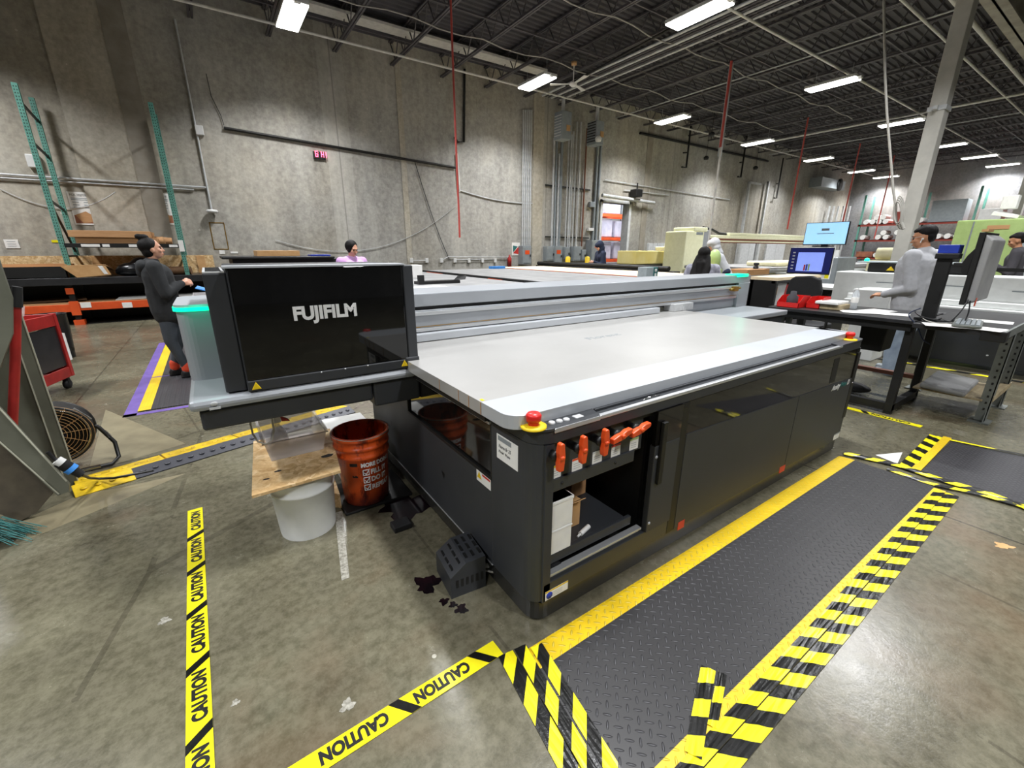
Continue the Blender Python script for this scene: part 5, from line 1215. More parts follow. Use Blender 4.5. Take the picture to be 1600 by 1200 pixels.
# red utility cart
CA = R(74.4)                                  # the cart stands turned
t = thing('utility_cart', 'red two shelf metal utility cart with a dark side panel behind the soiled column', 'cart', (-1.50, 6.55, 0), CA)
# local: x runs along the long front side (0 = near corner hidden by the column), y to the left/back
L0, L1, D0, D1 = -.95, .12, 0, .42
b = MB(); b.box(L0, D0, .16, L1, D1, .17); b.box(L0, D0, .13, L1, D0+.02, .24); b.box(L1-.02, D0, .13, L1, D1, .24); b.box(L0, D1-.02, .13, L1, D1, .24); b.build('lower_shelf', 'redpaint', t, .004, local=True)
b = MB(); b.box(L0, D0, .72, L1, D1, .73); b.box(L0, D0, .70, L1, D0+.02, .82); b.box(L1-.02, D0, .70, L1, D1, .82); b.box(L0, D1-.02, .70, L1, D1, .82); b.build('upper_shelf', 'redpaint', t, .004, local=True)
for xx in (L0, L1-.05):
    for yy in (D0-.005, D1-.05): b = MB(); b.box(xx, yy, .13, xx+.05, yy+.05, .83); b.build('corner_post', 'redpaint', t, .004, local=True)
b = MB(); b.box(L0+.05, D1-.03, .24, L1-.05, D1-.025, .70); b.box(L0+.05, D0+.012, .26, L1-.05, D0+.02, .69); b.build('dark_panel', 'bench', t, local=True)
for xx in (L0+.06, L1-.07):
    for yy in (D0+.05, D1-.06): b = MB(); b.lathe([(0, -.02), (.05, -.02), (.05, .02), (0, .02)], (xx, yy, .05), 16, axis='y'); b.box(xx-.02, yy-.025, .06, xx+.02, yy+.025, .13); b.build('caster', 'rubber', t, local=True)
t = thing('clear_bin', 'clear plastic bin full of white papers on top of the red cart', 'bin', (-1.75, 6.2, .83))
b = MB(); tapered(b, -1.98, 6.05, -1.66, 6.50, .832, .93, .02); b.build('shell', 'frost', t)
for k in range(4): b = MB(); b.poly3([(-1.95+.02*k, 6.08, .845+.022*k), (-1.68, 6.08, .85+.022*k), (-1.68, 6.45, .845+.022*k), (-1.95, 6.46, .85+.02*k)], .008); b.build('paper_stack', 'paper', t)
b = MB(); b.lathe([(.13, 0), (.16, .4), (.165, .62), (.17, .63), (.15, .63), (.14, .1), (0, .1)], (-1.95, 8.6, 0), 24); tag(b.build('waste_bin', 'bag', bevel=0), 'black waste bin behind the red cart', 'bin')
b = MB(); b.poly3([(-1.475, 6.64, .3), (-1.46, 6.72, .3), (-1.46, 6.72, .6), (-1.475, 6.64, .62)], .004); tag(b.build('hanging_paper', 'paper'), 'white sheet hanging on the right side of the red cart', 'paper')

# ---------------- rack with orange beams and chipboard back
t = thing('pallet_rack', 'black bench rack with orange beams and label holders along the left wall', 'rack', (-2.0, 12.4, 0))
X0, X1 = -8.0, .10
for k, xx in enumerate((-6.0, -2.44, -.02)):
    b = MB(); b.box(xx, 12.30, 0, xx+.09, 12.40, .95); b.box(xx, 13.2, 0, xx+.09, 13.3, .95); b.build('post', 'black', t)
    for q in ((xx-.03, 12.24, 0, xx+.13, 12.42, .10), (xx-.02, 12.27, .62, xx+.10, 12.30, .74), (xx-.02, 12.24, .20, xx+.12, 12.262, .48)): b = MB(); b.box(*q); b.build('orange_bracket', 'rackorange', t)
b = MB(); b.box(X0, 12.26, .27, -2.38, 12.31, .42); b.build('lower_beam', 'rackorange', t, .004)
b = MB(); b.box(-2.33, 12.26, .29, X1, 12.31, .44); b.build('lower_beam', 'rackorange', t, .004)
b = MB(); b.box(X0, 12.27, .41, X1, 13.3, .455); b.build('lower_shelf', 'card', t)
b = MB(); b.box(X0, 12.22, .80, X1, 13.3, .94); b.build('worktop', 'bench', t, .006)
b = MB(); b.box(X0, 13.28, 0, X1, 13.32, .80); b.build('shade_back', 'black', t)  # black sheet stands in for the shade under the bench
b = MB(); b.box(X0, 12.35, 0.0, X1, 13.28, .012); b.build('shade_floor', 'black', t)  # black over the floor, painted shade of the void below the shelf
for px in (134, 199): q = gy(px, 477, 12.25); b = MB(); b.box(q[0]-.08, 12.252, q[2]-.05, q[0]+.08, 12.258, q[2]+.06); b.build('label_card', 'paper', t)
b = MB(); b.box(-8, 13.32, .94, X1+.02, 13.36, 1.35); tag(b.build('tall_chipboard', 'osb', bevel=.002), 'long chipboard panel standing at the back of the black bench', 'board')
for i, xx in enumerate((-2.1, -.22)): b = MB(); b.box(xx, 13.29, .94, xx+.16, 13.32, 1.33); tag(b.build('chipboard_batten', 'card2'), ('left', 'right')[i] + ' pale upright batten on the chipboard panel', 'batten')
# objects on bench
t = thing('open_carton', 'long open cardboard carton with a black inside on the bench at the far left', 'box', (-2.7, 12.5, .94))
b = MB(); b.box(-5.0, 12.25, .94, -2.35, 13.0, .955); b.box(-5.0, 12.98, .94, -2.35, 13.0, 1.20); b.box(-5.0, 12.25, .94, -2.35, 12.27, 1.16, 1); b.box(-2.37, 12.25, .94, -2.35, 13.0, 1.2); b.build('tray', ['card', 'black'], t)
b = MB(); b.poly3([(-2.35, 12.22, 1.17), (-1.75, 12.22, 1.18), (-1.72, 12.9, 1.05), (-2.3, 12.95, 1.05)], .01); b.poly3([(-2.42, 12.21, 1.17), (-1.75, 12.21, 1.17), (-1.70, 12.21, .985), (-2.22, 12.21, .945)], .008); b.build('flap', 'card2', t)
b = MB(); b.poly3([(-1.87, 12.205, 1.165), (-1.80, 12.205, 1.165), (-1.74, 12.205, 1.0), (-1.80, 12.205, 1.0)], .003); b.build('label', 'paper', t)
b = MB(); b.sphere((-1.35, 12.6, 1.07), .27, 20, 12, sc=(1.15, .7, .55)); b.sphere((-1.2, 12.6, 1.17), .2, 16, 10, sc=(1.0, .7, .8)); b.sphere((-1.5, 12.6, 1.02), .16, 14, 10, sc=(1.2, .8, .5))
tag(b.build('black_bag', 'bag', remesh=.03, smooth=2), 'crumpled black plastic bag on the bench behind the woman', 'bag')
b = MB(); b.tube([(-.9, 12.6, 1.03), (-.35, 12.5, 1.03)], .09, 18); tag(b.build('brown_roll', 'carddark'), 'dark brown roll lying on the bench right of the woman', 'roll')
b = MB(); b.poly3([(-1.75, 12.3, .46), (-.3, 12.3, .48), (-.3, 12.7, .50), (-1.7, 12.7, .50)], .012); tag(b.build('white_sheet', 'paper'), 'white sheets on the lower shelf of the orange beamed rack', 'sheet')
b = MB(); b.poly3([(-3.2, 12.4, .46), (-2.2, 12.38, .49), (-2.3, 12.9, .52), (-3.1, 12.9, .50)], .01); tag(b.build('brown_sheet', 'carddark'), 'curled dark brown sheet on the lower shelf at the far left', 'sheet')
# teal uprights
def upright(x, lb):
    t = thing('rack_upright', lb, 'rack upright', (x, 12.9, 0))
    for i, yy in enumerate((12.42, 13.38)):
        b = MB(); b.box(x-.04, yy-.035, .94, x+.04, yy+.035, 4.33)
        for k in range(62):
            z = 1.0+.0535*k
            for s in (-.018, .018): b.box(x+s-.006, yy-.0365, z, x+s+.006, yy-.034, z+.022, 1)
        b.build('post', ['teal', 'black'], t)
    for k, z in enumerate((1.35, 2.4, 3.4, 4.05)):
        b = MB(); b.bar((x, 12.45, z), (x, 13.35, z - (.0 if k == 0 else .12)), .035); b.build('brace', 'black', t)
    b = MB(); b.bar((x, 12.45, 2.35), (x, 13.35, 1.45), .035); b.build('diagonal_brace', 'black', t)
    return t
upright(-2.335, 'left teal slotted rack upright standing above the bench'); upright(-.43, 'right teal slotted rack upright beside the right poster')
t = thing('rack_beam', 'black rack beam with white labels carrying the long brown cartons', 'beam', (-1.35, 12.4, 1.52))
b = MB(); b.box(-2.30, 12.37, 1.52, -.42, 12.42, 1.60); b.build('rail', 'black', t, .003)
b = MB(); b.box(-2.30, 13.36, 1.52, -.42, 13.41, 1.60); b.build('rear_rail', 'black', t)
for k, (u, v) in enumerate(((.13, .28), (.30, .36), (.52, .60), (.88, .96))): b = MB(); b.box(-2.30+1.88*u, 12.363, 1.535, -2.30+1.88*v, 12.37, 1.585); b.build('label', 'paper', t)
b = MB(); b.box(-.475, 12.36, 1.44, -.385, 12.38, 1.68); b.build('end_tag', 'paper', t)
b = MB(); b.box(-2.12, 12.40, 1.605, -.82, 13.3, 1.715); tag(b.build('long_carton', 'card', bevel=.004), 'lower long flat brown carton on the black rack beam', 'box')
b = MB(); b.box(-2.20, 12.36, 1.72, -.92, 13.3, 1.85); tag(b.build('long_carton', 'card', bevel=.004), 'upper long flat brown carton on the black rack beam', 'box')
b = MB(); b.tube([(-.95, 12.6, 1.62), (-.72, 12.6, 1.66)], .10, 14); b.tube([(-.9, 12.9, 1.68), (-.6, 12.9, 1.66)], .08, 14); tag(b.build('brown_wrap', 'card'), 'crumpled brown paper at the right end of the long cartons', 'paper')
# dark trays behind the printer cover
t = thing('black_trays', 'flat black trays and sheets stacked on the table behind the black printer cover', 'tray', (1.2, 9.5, 0))
b = MB(); b.box(.35, 9.0, .85, 2.2, 10.6, 1.33); b.box(.2, 8.9, 1.33, 2.0, 10.4, 1.37); b.build('stack', 'black', t, .01)
b = MB(); b.box(.5, 9.2, 0, 2.1, 10.5, .85); b.build('support', 'bench', t)
b = MB(); b.box(.75, 9.2, 1.375, 1.45, 9.9, 1.47); tag(b.build('flat_carton', 'card2', bevel=.004), 'small flat brown carton on the black trays', 'box')
b = MB(); b.box(1.6, 9.0, 1.375, 1.95, 9.3, 1.40); tag(b.build('blue_folder', 'cobalt'), 'dark blue folder on the edge of the black trays', 'folder')
# ================================================================ CUTTING TABLES BEHIND THE PRINTER
def big_table(x0, x1, y0, y1, z, topm, edgem, label, basem='bench', th=.06):
    t = thing('cutting_table', label, 'table', ((x0+x1)/2, (y0+y1)/2, 0))
    b = MB(); b.box(x0, y0, z-th, x1, y1, z); b.build('table_top', topm, t, .004)
    b = MB(); b.box(x0-.02, y0, z-th-.07, x0, y1, z-.004); b.build('edge_rail', edgem, t)
    b = MB(); b.box(x0+.1, y0+.1, .0, x1-.1, y1-.1, z-th); b.build('base', basem, t)
    return t
M['greytop'] = mat('scuffed_grey_table_top', hx('#9b9b9a'), .5, c2=hx('#838384'), scale=3)
M['creamtop'] = mat('pale_cream_board', hx('#ecd9b8'), .6, c2=hx('#e4cfab'))
big_table(2.5, 4.48, 4.6, 11.2, .95, 'greytop', 'alubar', 'wide grey topped cutting table right behind the silver gantry')
big_table(4.60, 7.28, 5.1, 11.2, .96, 'greytop', 'black', 'middle cutting table with a black and orange edge rail')
big_table(7.42, 9.25, 5.3, 11.8, .97, 'creamtop', 'rackorange', 'cutting table covered with a long pale cream board and orange side')
b = MB()
for (ya, yb) in ((9.6, 10.5), (7.0, 7.5), (5.3, 5.7)): b.box(4.535, ya, .86, 4.57, yb, .955)
b.box(4.53, 5.2, .965, 4.60, 10.9, .985, 1)
tag(b.build('clamp_strip', ['rackorange', 'black']), 'orange clamps and black cable chain along the middle table edge', 'cable chain')
b = MB(); b.tube([(9.42, 12.2, 1.05), (9.44, 9.6, 1.06), (9.43, 6.9, 1.05)], .06, 10); b.box(9.32, 6.7, .0, 9.6, 12.2, .99); tag(b.build('black_roll', 'black', bevel=0), 'long black roll of film on a low stand behind the cream board table', 'roll')
b = MB(); b.poly3([(2.3, 5.4, .952), (3.0, 5.5, .952), (2.95, 6.4, .952), (2.35, 6.3, .952)], .006); tag(b.build('white_sheet', 'paper'), 'white sheet on the grey cutting table beside the printer cover', 'sheet')
b = MB(); b.box(2.75, 6.7, .951, 3.5, 6.9, 1.0); b.poly3([(3.4, 6.75, 1.0), (3.65, 6.8, 1.0), (3.7, 6.85, 1.06), (3.5, 6.8, 1.06)], .01); b.box(2.75, 6.7, 1.0, 2.85, 6.75, 1.10); tag(b.build('black_clamp_tool', 'black'), 'black clamp tool lying on the grey cutting table', 'tool')
b = MB(); b.box(3.0, 8.3, .951, 3.5, 8.6, 1.2); tag(b.build('white_carton', 'paper', bevel=.005), 'white box on the grey cutting table just right of the printer cover', 'box')
b = MB(); b.box(6.75, 10.9, .962, 7.2, 11.1, 1.03); tag(b.build('blue_tape_box', 'blueink', bevel=.004), 'bright blue box at the far end of the middle table', 'box')
t = thing('signal_box', 'pale grey and green box with a round white label on the middle table', 'box', (6.62, 5.25, .96))
b = MB(); b.box(6.47, 5.2, .961, 6.66, 5.4, 1.195); b.build('grey_side', 'paleblue', t, .003)
b = MB(); b.box(6.66, 5.2, .961, 6.79, 5.4, 1.195); b.build('green_side', 'teals', t, .003)
b = MB(); b.lathe([(0, -.004), (.03, -.003), (.03, 0)], (6.725, 5.2, 1.14), 16, axis='y'); b.box(6.70, 5.196, 1.02, 6.75, 5.2, 1.09); b.build('white_label', 'paper', t)
# foam pads
for i, (x0, x1, z0, z1, m, lb) in enumerate(((13.0, 16.3, .98, 1.46, 'foam', 'long yellow foam pad stack behind the navy hooded person'), (15.2, 16.9, 1.47, 1.62, 'foampale', 'pale foam slab on top of the yellow foam pads'))):
    b = MB(); b.box(x0, 11.0, z0, x1, 11.9, z1); tag(b.build('foam_pad', m, bevel=.03), lb, 'foam pad')
t = thing('foam_bench', 'low dark bench under the yellow foam pads', 'bench', (14.6, 11.4, 0))
b = MB(); b.box(12.6, 10.95, .90, 17, 12.0, .98); b.build('bench_top', 'bench', t)
for xx in (12.8, 14.6, 16.6): b = MB(); b.box(xx, 11.0, 0, xx+.1, 11.9, .90); b.build('leg', 'steelleg', t)
# cream CNC machine
t = thing('gantry_cutter', 'large cream enamelled gantry cutting machine behind the long haired woman', 'machine', (17, 10, 0))
b = MB(); b.box(14.45, 10.0, .25, 15.55, 10.9, 2.15); b.box(14.9, 10.0, 2.15, 15.75, 10.9, 2.3); b.build('cabinet', 'cream', t, .03)
b = MB(); b.box(15.55, 10.05, .25, 16.0, 10.9, 2.2); b.build('grey_side', 'silver', t, .02)
b = MB(); b.box(15.05, 9.99, 2.03, 15.45, 10.0, 2.13); b.build('name_plate', 'elec', t)
b = MB(); b.box(16.0, 10.1, 1.78, 25.0, 10.5, 2.05); b.box(17.5, 10.12, 2.05, 24, 10.4, 2.16); b.build('beam', 'cream', t, .02)
b = MB(); b.box(16.0, 10.09, 1.76, 25.0, 10.12, 1.80); b.box(16.0, 10.09, 1.86, 25.0, 10.10, 1.93); b.build('beam_rail', 'rust_pipe', t)
b = MB(); b.tube([(15.9, 10.3, 2.32), (16.5, 10.3, 2.25), (17.0, 10.3, 2.12), (17.7, 10.3, 2.1)], .05, 8); b.build('cable_chain', 'black', t)
b = MB(); b.box(14.4, 7.0, .86, 25, 9.9, .96); b.box(14.4, 6.98, .80, 25, 7.02, .90); b.build('bed', 'greytop', t, .01)
b = MB(); b.box(14.6, 7.1, 0, 24.8, 9.8, .86); b.build('base', 'cream', t)
b = MB(); b.box(14.2, 6.0, .55, 20.5, 6.6, .84); b.build('front_table', 'steelleg', t, .01)
b = MB(); b.box(14.3, 6.1, 0, 20.4, 6.5, .55); b.build('front_table_base', 'bench', t)
b = MB(); b.box(15.8, 7.3, .962, 19.4, 8.4, 1.13); tag(b.build('cream_slab', 'foampale', bevel=.06), 'rounded pale foam slab on the bed of the cream machine', 'foam pad')
b = MB(); b.tube([(19.45, 7.4, 1.06), (20.1, 7.9, 1.04)], .07, 12); tag(b.build('black_roll', 'black'), 'short black roll at the right end of the pale foam slab', 'roll')
b = MB(); b.box(14.8, 6.05, .845, 16.4, 6.5, .93); tag(b.build('yellow_tray', 'yellow', bevel=.01), 'yellow tray on the low steel table before the cream machine', 'tray')
b = MB(); b.box(12.2, 6.4, 0, 13.4, 7.0, .98); tag(b.build('brown_carton', 'card', bevel=.005), 'brown carton to the right of the grey hooded person', 'box')
b = MB(); b.box(9.8, 4.8, 0, 11.6, 5.3, .94); tag(b.build('dark_cabinet', 'bench', bevel=.01), 'low dark cabinet between the long haired woman and the grey hooded person', 'cabinet')
b = MB(); b.lathe([(.07, 0), (.07, .06), (.04, .08), (.08, .14), (.05, .17), (0, .17)], (13.0, 6.6, .981), 14); tag(b.build('tape_dispenser', 'black'), 'small black tape dispenser on the brown carton', 'dispenser')
# ================================================================ COMPUTER DESK
t = thing('computer_desk', 'white topped desk under the two lit computer screens', 'desk', (9.1, 3.6, 0))
b = MB(); b.box(8.55, 3.0, .86, 9.5, 4.5, .90); b.build('desk_top', 'whitep', t, .004)
for yy in (3.08, 4.4): b = MB(); b.box(8.65, yy-.03, 0, 9.4, yy+.03, .86); b.build('leg', 'black', t)
b = MB(); b.box(9.4, 3.0, .3, 9.45, 4.4, .86); b.build('back_panel', 'bench', t)
t = thing('desktop_computer', 'all in one desktop computer with a blue screen showing bars, below the upper monitor', 'computer', (8.82, 3.55, .90))
X = 8.8; y0, y1 = 3.20, 3.90
b = MB(); b.box(X, y0, 1.02, X+.03, y1, 1.545); b.build('case', 'whitep', t, .006)
b = MB(); b.box(X-.004, y0+.005, 1.09, X, y1-.005, 1.54); b.build('bezel', 'black', t)
b = MB(); b.box(X-.007, y0+.02, 1.11, X-.004, y1-.02, 1.53); b.build('screen', 'screen3', t)
b = MB(); b.box(X-.01, y0+.13, 1.14, X-.007, y1-.15, 1.46); b.build('screen_window', 'screen2', t)
for k, (m, o, h) in enumerate((('redw', .0, .10), ('cobalt', .035, .11), ('green', .07, .115))): b = MB(); b.box(X-.013, y1-.30-o, 1.15, X-.01, y1-.275-o, 1.15+h); b.build('chart_bar', m, t)
b = MB()
for k in range(6): b.box(X-.012, y1-.10, 1.17+.055*k, X-.007, y1-.06, 1.19+.055*k)
b.build('screen_icon', 'whitep', t)
b = MB(); b.box(X+.03, 3.45, .905, X+.12, 3.65, 1.2); b.box(X-.05, 3.42, .90, X+.15, 3.68, .91); b.build('stand', 'galv', t)
b = MB(); b.box(X-.009, y0+.01, 1.03, X-.002, y0+.07, 1.09); b.box(X-.009, y1-.12, 1.035, X-.002, y1-.04, 1.075); b.build('sticky_note', 'tapey', t)
t = thing('upper_monitor', 'monitor with a pale blue screen mounted above the desktop computer', 'monitor', (8.95, 3.4, .9))
X = 8.95; y0, y1 = 3.12, 3.78
b = MB(); b.box(X, y0, 1.585, X+.04, y1, 1.96); b.build('case', 'black', t, .006)
b = MB(); b.box(X-.003, y0+.012, 1.60, X, y1-.012, 1.95); b.build('screen', 'screenblue', t)
b = MB(); b.box(X-.004, 3.40, 1.82, X-.003, 3.52, 1.86); b.box(X-.004, 3.32, 1.77, X-.003, 3.58, 1.78); b.build('screen_mark', 'elec', t)
b = MB(); b.box(X+.04, 3.40, .90, X+.08, 3.5, 1.8); b.box(X-.05, 3.3, 1.555, X+.06, 3.6, 1.575); b.build('stand', 'black', t)
# office chair
t = thing('office_chair', 'black office chair seen from behind, in front of the two computer screens', 'chair', (6.7, 2.62, 0))
b = MB(); b.prism([(2.40, .74), (2.80, .74), (2.82, .95), (2.80, 1.12), (2.74, 1.165), (2.55, 1.18), (2.44, 1.14), (2.40, 1.0)], 6.45, 6.52, 'x'); b.build('backrest', 'rubber', t, .02, 3)
b = MB(); b.prism(round_rect(6.5, 2.36, 7.0, 2.86, .1), .46, .54); b.build('seat', 'rubber', t, .015)
b = MB(); b.bar((6.48, 2.61, .80), (6.55, 2.61, .48), .06, .03); b.build('back_bracket', 'black', t)
for s in (-1, 1): b = MB(); b.tube([(6.6, 2.61+s*.24, .5), (6.6, 2.61+s*.29, .52), (6.6, 2.61+s*.29, .70), (6.9, 2.61+s*.29, .70)], .018, 8); b.build('armrest', 'black', t)
b = MB(); b.lathe([(.03, .1), (.03, .46), (0, .46)], (6.75, 2.61, 0), 12); b.build('gas_lift', 'black', t)
for k in range(5):
    a = 2*PI*k/5+.3; e = (6.75+.29*math.cos(a), 2.61+.29*math.sin(a), .07)
    b = MB(); b.tube([(6.75, 2.61, .11), e], [.03, .018], 8); b.sphere((e[0], e[1], .035), .034, 10, 8); b.build('leg', 'black', t)
# ================================================================ WORK BENCHES AT THE RIGHT
t = thing('work_bench', 'black topped bench carrying the red bins and papers, before the man', 'bench', (5.55, 1.75, 0))
b = MB(); b.box(5.10, 1.12, .865, 5.95, 2.38, .90); b.build('bench_top', 'bench', t, .004)
b = MB(); b.box(5.12, 1.14, .80, 5.16, 2.36, .865); b.build('front_rail', 'black', t)
for (xx, yy) in ((5.14, 1.12), (5.14, 2.30), (5.86, 1.12), (5.86, 2.3)): b = MB(); b.box(xx, yy, 0 if yy < 2 else .0, xx+.07, yy+.06, .865); b.build('leg', 'black', t, .003)
b = MB(); b.box(5.14, 1.12, .03, 5.21, 2.36, .10); b.box(5.14, 1.12, .03, 5.93, 1.18, .10); b.build('floor_rail', 'black', t, .003)
b = MB(); b.box(5.86, 1.18, .22, 5.93, 2.36, .26); b.build('rear_rail', 'rust_pipe', t)
for (yy,) in ((2.18,), (2.26,)): b = MB(); b.box(5.16, yy-.02, .1, 5.22, yy+.02, .86); b.build('slotted_strut', 'steelleg', t)
b = MB(); b.prism([(1.42, .50), (1.62, .50), (1.64, .86), (1.40, .86)], 5.55, 5.85, 'x'); tag(b.build('computer_tower', 'black', bevel=.01), 'black computer tower hung under the black bench', 'computer')
t = thing('work_bench', 'second bench with grey steel legs holding the keyboard, at the right edge', 'bench', (5.6, .85, 0))
b = MB(); b.box(4.95, .56, .86, 6.55, 1.10, .90); b.box(6.0, 1.10, .86, 6.55, 1.3, .90); b.build('bench_top', 'bench', t, .004)
b = MB(); b.box(4.95, .545, .84, 6.55, .56, .905); b.build('side_edge', 'steelleg', t)
b = MB(); b.box(4.94, .54, .82, 5.06, .68, .903); b.build('corner_cap', 'black', t, .005)
def rackleg(x, y):
    b = MB(); b.box(x-.045, y-.035, 0.02, x+.045, y-.028, .86); b.box(x-.045, y-.035, .02, x-.038, y+.035, .86); b.box(x+.038, y-.035, .02, x+.045, y+.035, .86)
    for k in range(12): b.box(x-.047, y-.012, .12+.06*k, x-.0445, y+.002, .14+.06*k, 1)
    b.build('leg', ['steelleg', 'black'], t)
    b = MB(); b.box(x-.085, y-.07, 0, x+.085, y+.07, .012); b.add([(x-.08, y-.03, .012), (x-.045, y-.03, .012), (x-.045, y-.03, .12), (x-.08, y-.024, .012), (x-.045, y-.024, .012), (x-.045, y-.024, .12)], [(0,1,2), (5,4,3), (0,2,5,3), (1,4,5,2), (0,3,4,1)]); b.build('foot_plate', 'steelleg', t)

rackleg(5.62, .60); rackleg(6.32, .60); rackleg(6.4, 1.25)
b = MB(); b.box(5.6, .56, .20, 6.4, .62, .25); b.box(5.55, .62, .20, 6.3, 1.10, .215); b.build('lower_shelf', 'wood', t)
b = MB(); b.poly3([(5.45, .72, .225), (6.15, .75, .225), (6.2, 1.08, .24), (5.5, 1.05, .23)], .05); tag(b.build('wrapped_package', 'frost' if 0 else 'greytop', bevel=.02), 'flat grey wrapped package on the lower shelf of the right bench', 'package')
b = MB(); b.sphere((5.65, 1.65, .06), .12, 16, 8, sc=(1.1, 1.8, .45)); tag(b.build('dark_cloth', 'rubber'), 'dark crumpled cloth on the floor under the black bench', 'cloth')
# monitor post and side-on monitor
t = thing('monitor_stand', 'black T topped post clamped to the bench holding the side-on monitor', 'stand', (5.27, 1.07, .9))
b = MB(); b.box(5.24, 1.03, .905, 5.30, 1.125, 1.43); b.build('post', 'black', t, .004)
b = MB(); b.box(5.22, .985, 1.43, 5.32, 1.14, 1.475); b.build('post_cap', 'black', t, .006)
b = MB(); b.box(5.2, 1.0, .903, 5.34, 1.16, .925); b.build('clamp', 'black', t, .003)
b = MB(); b.prism([(1.01, 1.40), (.96, 1.40), (.94, 1.46), (.905, 1.52), (.905, 1.30), (.945, 1.31), (.96, 1.37), (1.01, 1.37)], 5.23, 5.31, 'x'); b.build('swivel_arm', 'black', t, .004)
b = MB(); b.prism([(1.042, 1.06), (1.062, 1.06), (1.062, 1.16), (1.042, 1.16)], 5.236, 5.24, 'x'); b.build('post_slot', 'ink', t)
t = thing('side_on_monitor', 'monitor seen edge-on with a grey back, on the black stand', 'monitor', (5.45, .86, 1.05))
b = MB(); b.prism([(.865, 1.06), (.90, 1.06), (.905, 1.64), (.87, 1.64)], 5.2, 5.72, 'x'); b.build('screen_frame', 'black', t, .004)
b = MB(); b.prism([(.815, 1.09), (.865, 1.075), (.868, 1.625), (.815, 1.58)], 5.22, 5.70, 'x'); b.build('back_shell', 'greytop', t, .012)
b = MB(); b.box(5.26, .812, 1.05, 5.29, .818, 1.12); b.build('orange_tape', 'orange', t)
b = MB(); b.box(5.215, .86, 1.645, 5.40, .90, 1.662); b.build('top_clip', 'card2', t)
b = MB(); b.box(5.22, 1.0, 1.476, 5.36, 1.13, 1.545); tag(b.build('blue_box', 'cobalt', bevel=.004), 'deep blue box sitting on top of the black monitor post', 'box')
def cablerun(pts, r, label, m='cablek', name='cable'):
    P = [Vector(p) for p in pts]; out = []
    for i in range(len(P)-1):
        p0, p1, p2, p3 = P[max(i-1, 0)], P[i], P[i+1], P[min(i+2, len(P)-1)]
        for k in range(6):
            s = k/6; out.append(.5*((2*p1)+(p2-p0)*s+(2*p0-5*p1+4*p2-p3)*s*s+(3*p1-p0-3*p2+p3)*s*s*s))
    out.append(P[-1]); b = MB(); b.tube(out, r, 7); return tag(b.build(name, m), label, 'cable')
X = 5.22
cablerun([gx(1513, 468, X), gx(1500, 488, X-.05), gx(1480, 505, X-.08), gx(1455, 508, X-.1), gx(1440, 500, X-.08)], .005, 'black cable curving from the side-on monitor to the post, upper one')
cablerun([gx(1516, 470, X), gx(1512, 492, X-.02), gx(1500, 508, X-.04), (5.3, .98, .912), (5.25, 1.05, .908)], .005, 'black cable dropping from the side-on monitor, lower one')
cablerun([(5.2, 1.16, .97), (5.15, 1.10, .94), (5.2, .98, .91), (5.35, .92, .908), (5.5, .95, .908)], .006, 'thick black cable coiled on the bench by the post, nearest the post')
cablerun([(5.24, 1.14, 1.0), (5.12, 1.18, .95), (5.10, 1.10, .86), (5.11, 1.04, .75), (5.2, 1.0, .70)], .005, 'blue grey cable hanging over the bench front below the post', 'navy')
cablerun([(5.24, 1.13, .94), (5.1, 1.05, .915), (5.05, .95, .908), (5.2, .88, .908)], .004, 'white cable lying beside the keyboard', 'whitecable')
t = thing('keyboard', 'grey keyboard with dark keys on papers at the right bench end', 'keyboard', (5.15, .80, .905), R(8))
b = MB(); b.box(-.22, -.085, .004, .22, .085, .022); b.build('case', 'steelleg', t, .004, local=True)
for r_ in range(5):
    b = MB()
    for c_ in range(14): b.box(-.205+.0295*c_, -.072+.029*r_, .022, -.205+.0295*c_+.025, -.072+.029*r_+.024, .031)
    b.build('key_row', 'elec', t, .002, local=True)
for i, (x, y, w_, h_, a, lb) in enumerate(((5.0, .90, .22, .28, 20, 'white paper sheet under the left of the keyboard'), (5.05, .70, .22, .28, -8, 'white paper sheet under the keyboard at the bench corner'), (5.6, .74, .21, .28, 5, 'white paper sheet right of the keyboard'), (5.45, 1.40, .22, .30, 12, 'white paper sheet on the black bench before the man'), (5.62, 1.55, .28, .22, -14, 'white paper sheet on the black bench beside the water bottle'), (5.35, 1.62, .22, .30, 30, 'loose white sheet at the front of the black bench'))):
    b = MB(); ca, sa = math.cos(R(a)), math.sin(R(a)); P = [(x+u*w_/2*ca-v*h_/2*sa, y+u*w_/2*sa+v*h_/2*ca, .9015+.0006*i) for u, v in ((-1, -1), (1, -1), (1, 1), (-1, 1))]; b.poly3(P, .001); tag(b.build('paper_sheet', 'paper'), lb, 'paper')
# red bins
def redbin(x, y, w_, l_, h, lb):
    t = thing('parts_bin', lb, 'bin', (x, y, .901))
    b = MB(); x0, x1, y0, y1 = x-l_/2, x+l_/2, y-w_/2, y+w_/2; z = .901
    for (yy, s) in ((y0, 1), (y1, -1)): b.prism([(x0, z), (x1, z), (x1, z+h), (x0+l_*.35, z+h), (x0+.0, z+h*.45)], yy, yy+s*.004, 'y')
    b.box(x0, y0, z, x1, y1, z+.004); b.box(x1-.004, y0, z, x1, y1, z+h); b.box(x0, y0, z, x0+.004, y1, z+h*.45); b.build('body', 'red', t)
    return t
redbin(5.28, 2.21, .22, .26, .12, 'red open parts bin holding a dark spray can, leftmost on the black bench'); redbin(5.42, 2.02, .13, .26, .115, 'red open parts bin beside the wrapped pack on the black bench')
b = MB(); b.lathe([(.045, 0), (.055, .01), (.055, .10), (.03, .13), (.028, .16), (0, .165)], (5.27, 2.22, .907), 18); tag(b.build('dark_can', 'darkf'), 'dark metal can standing inside the left red bin', 'can')
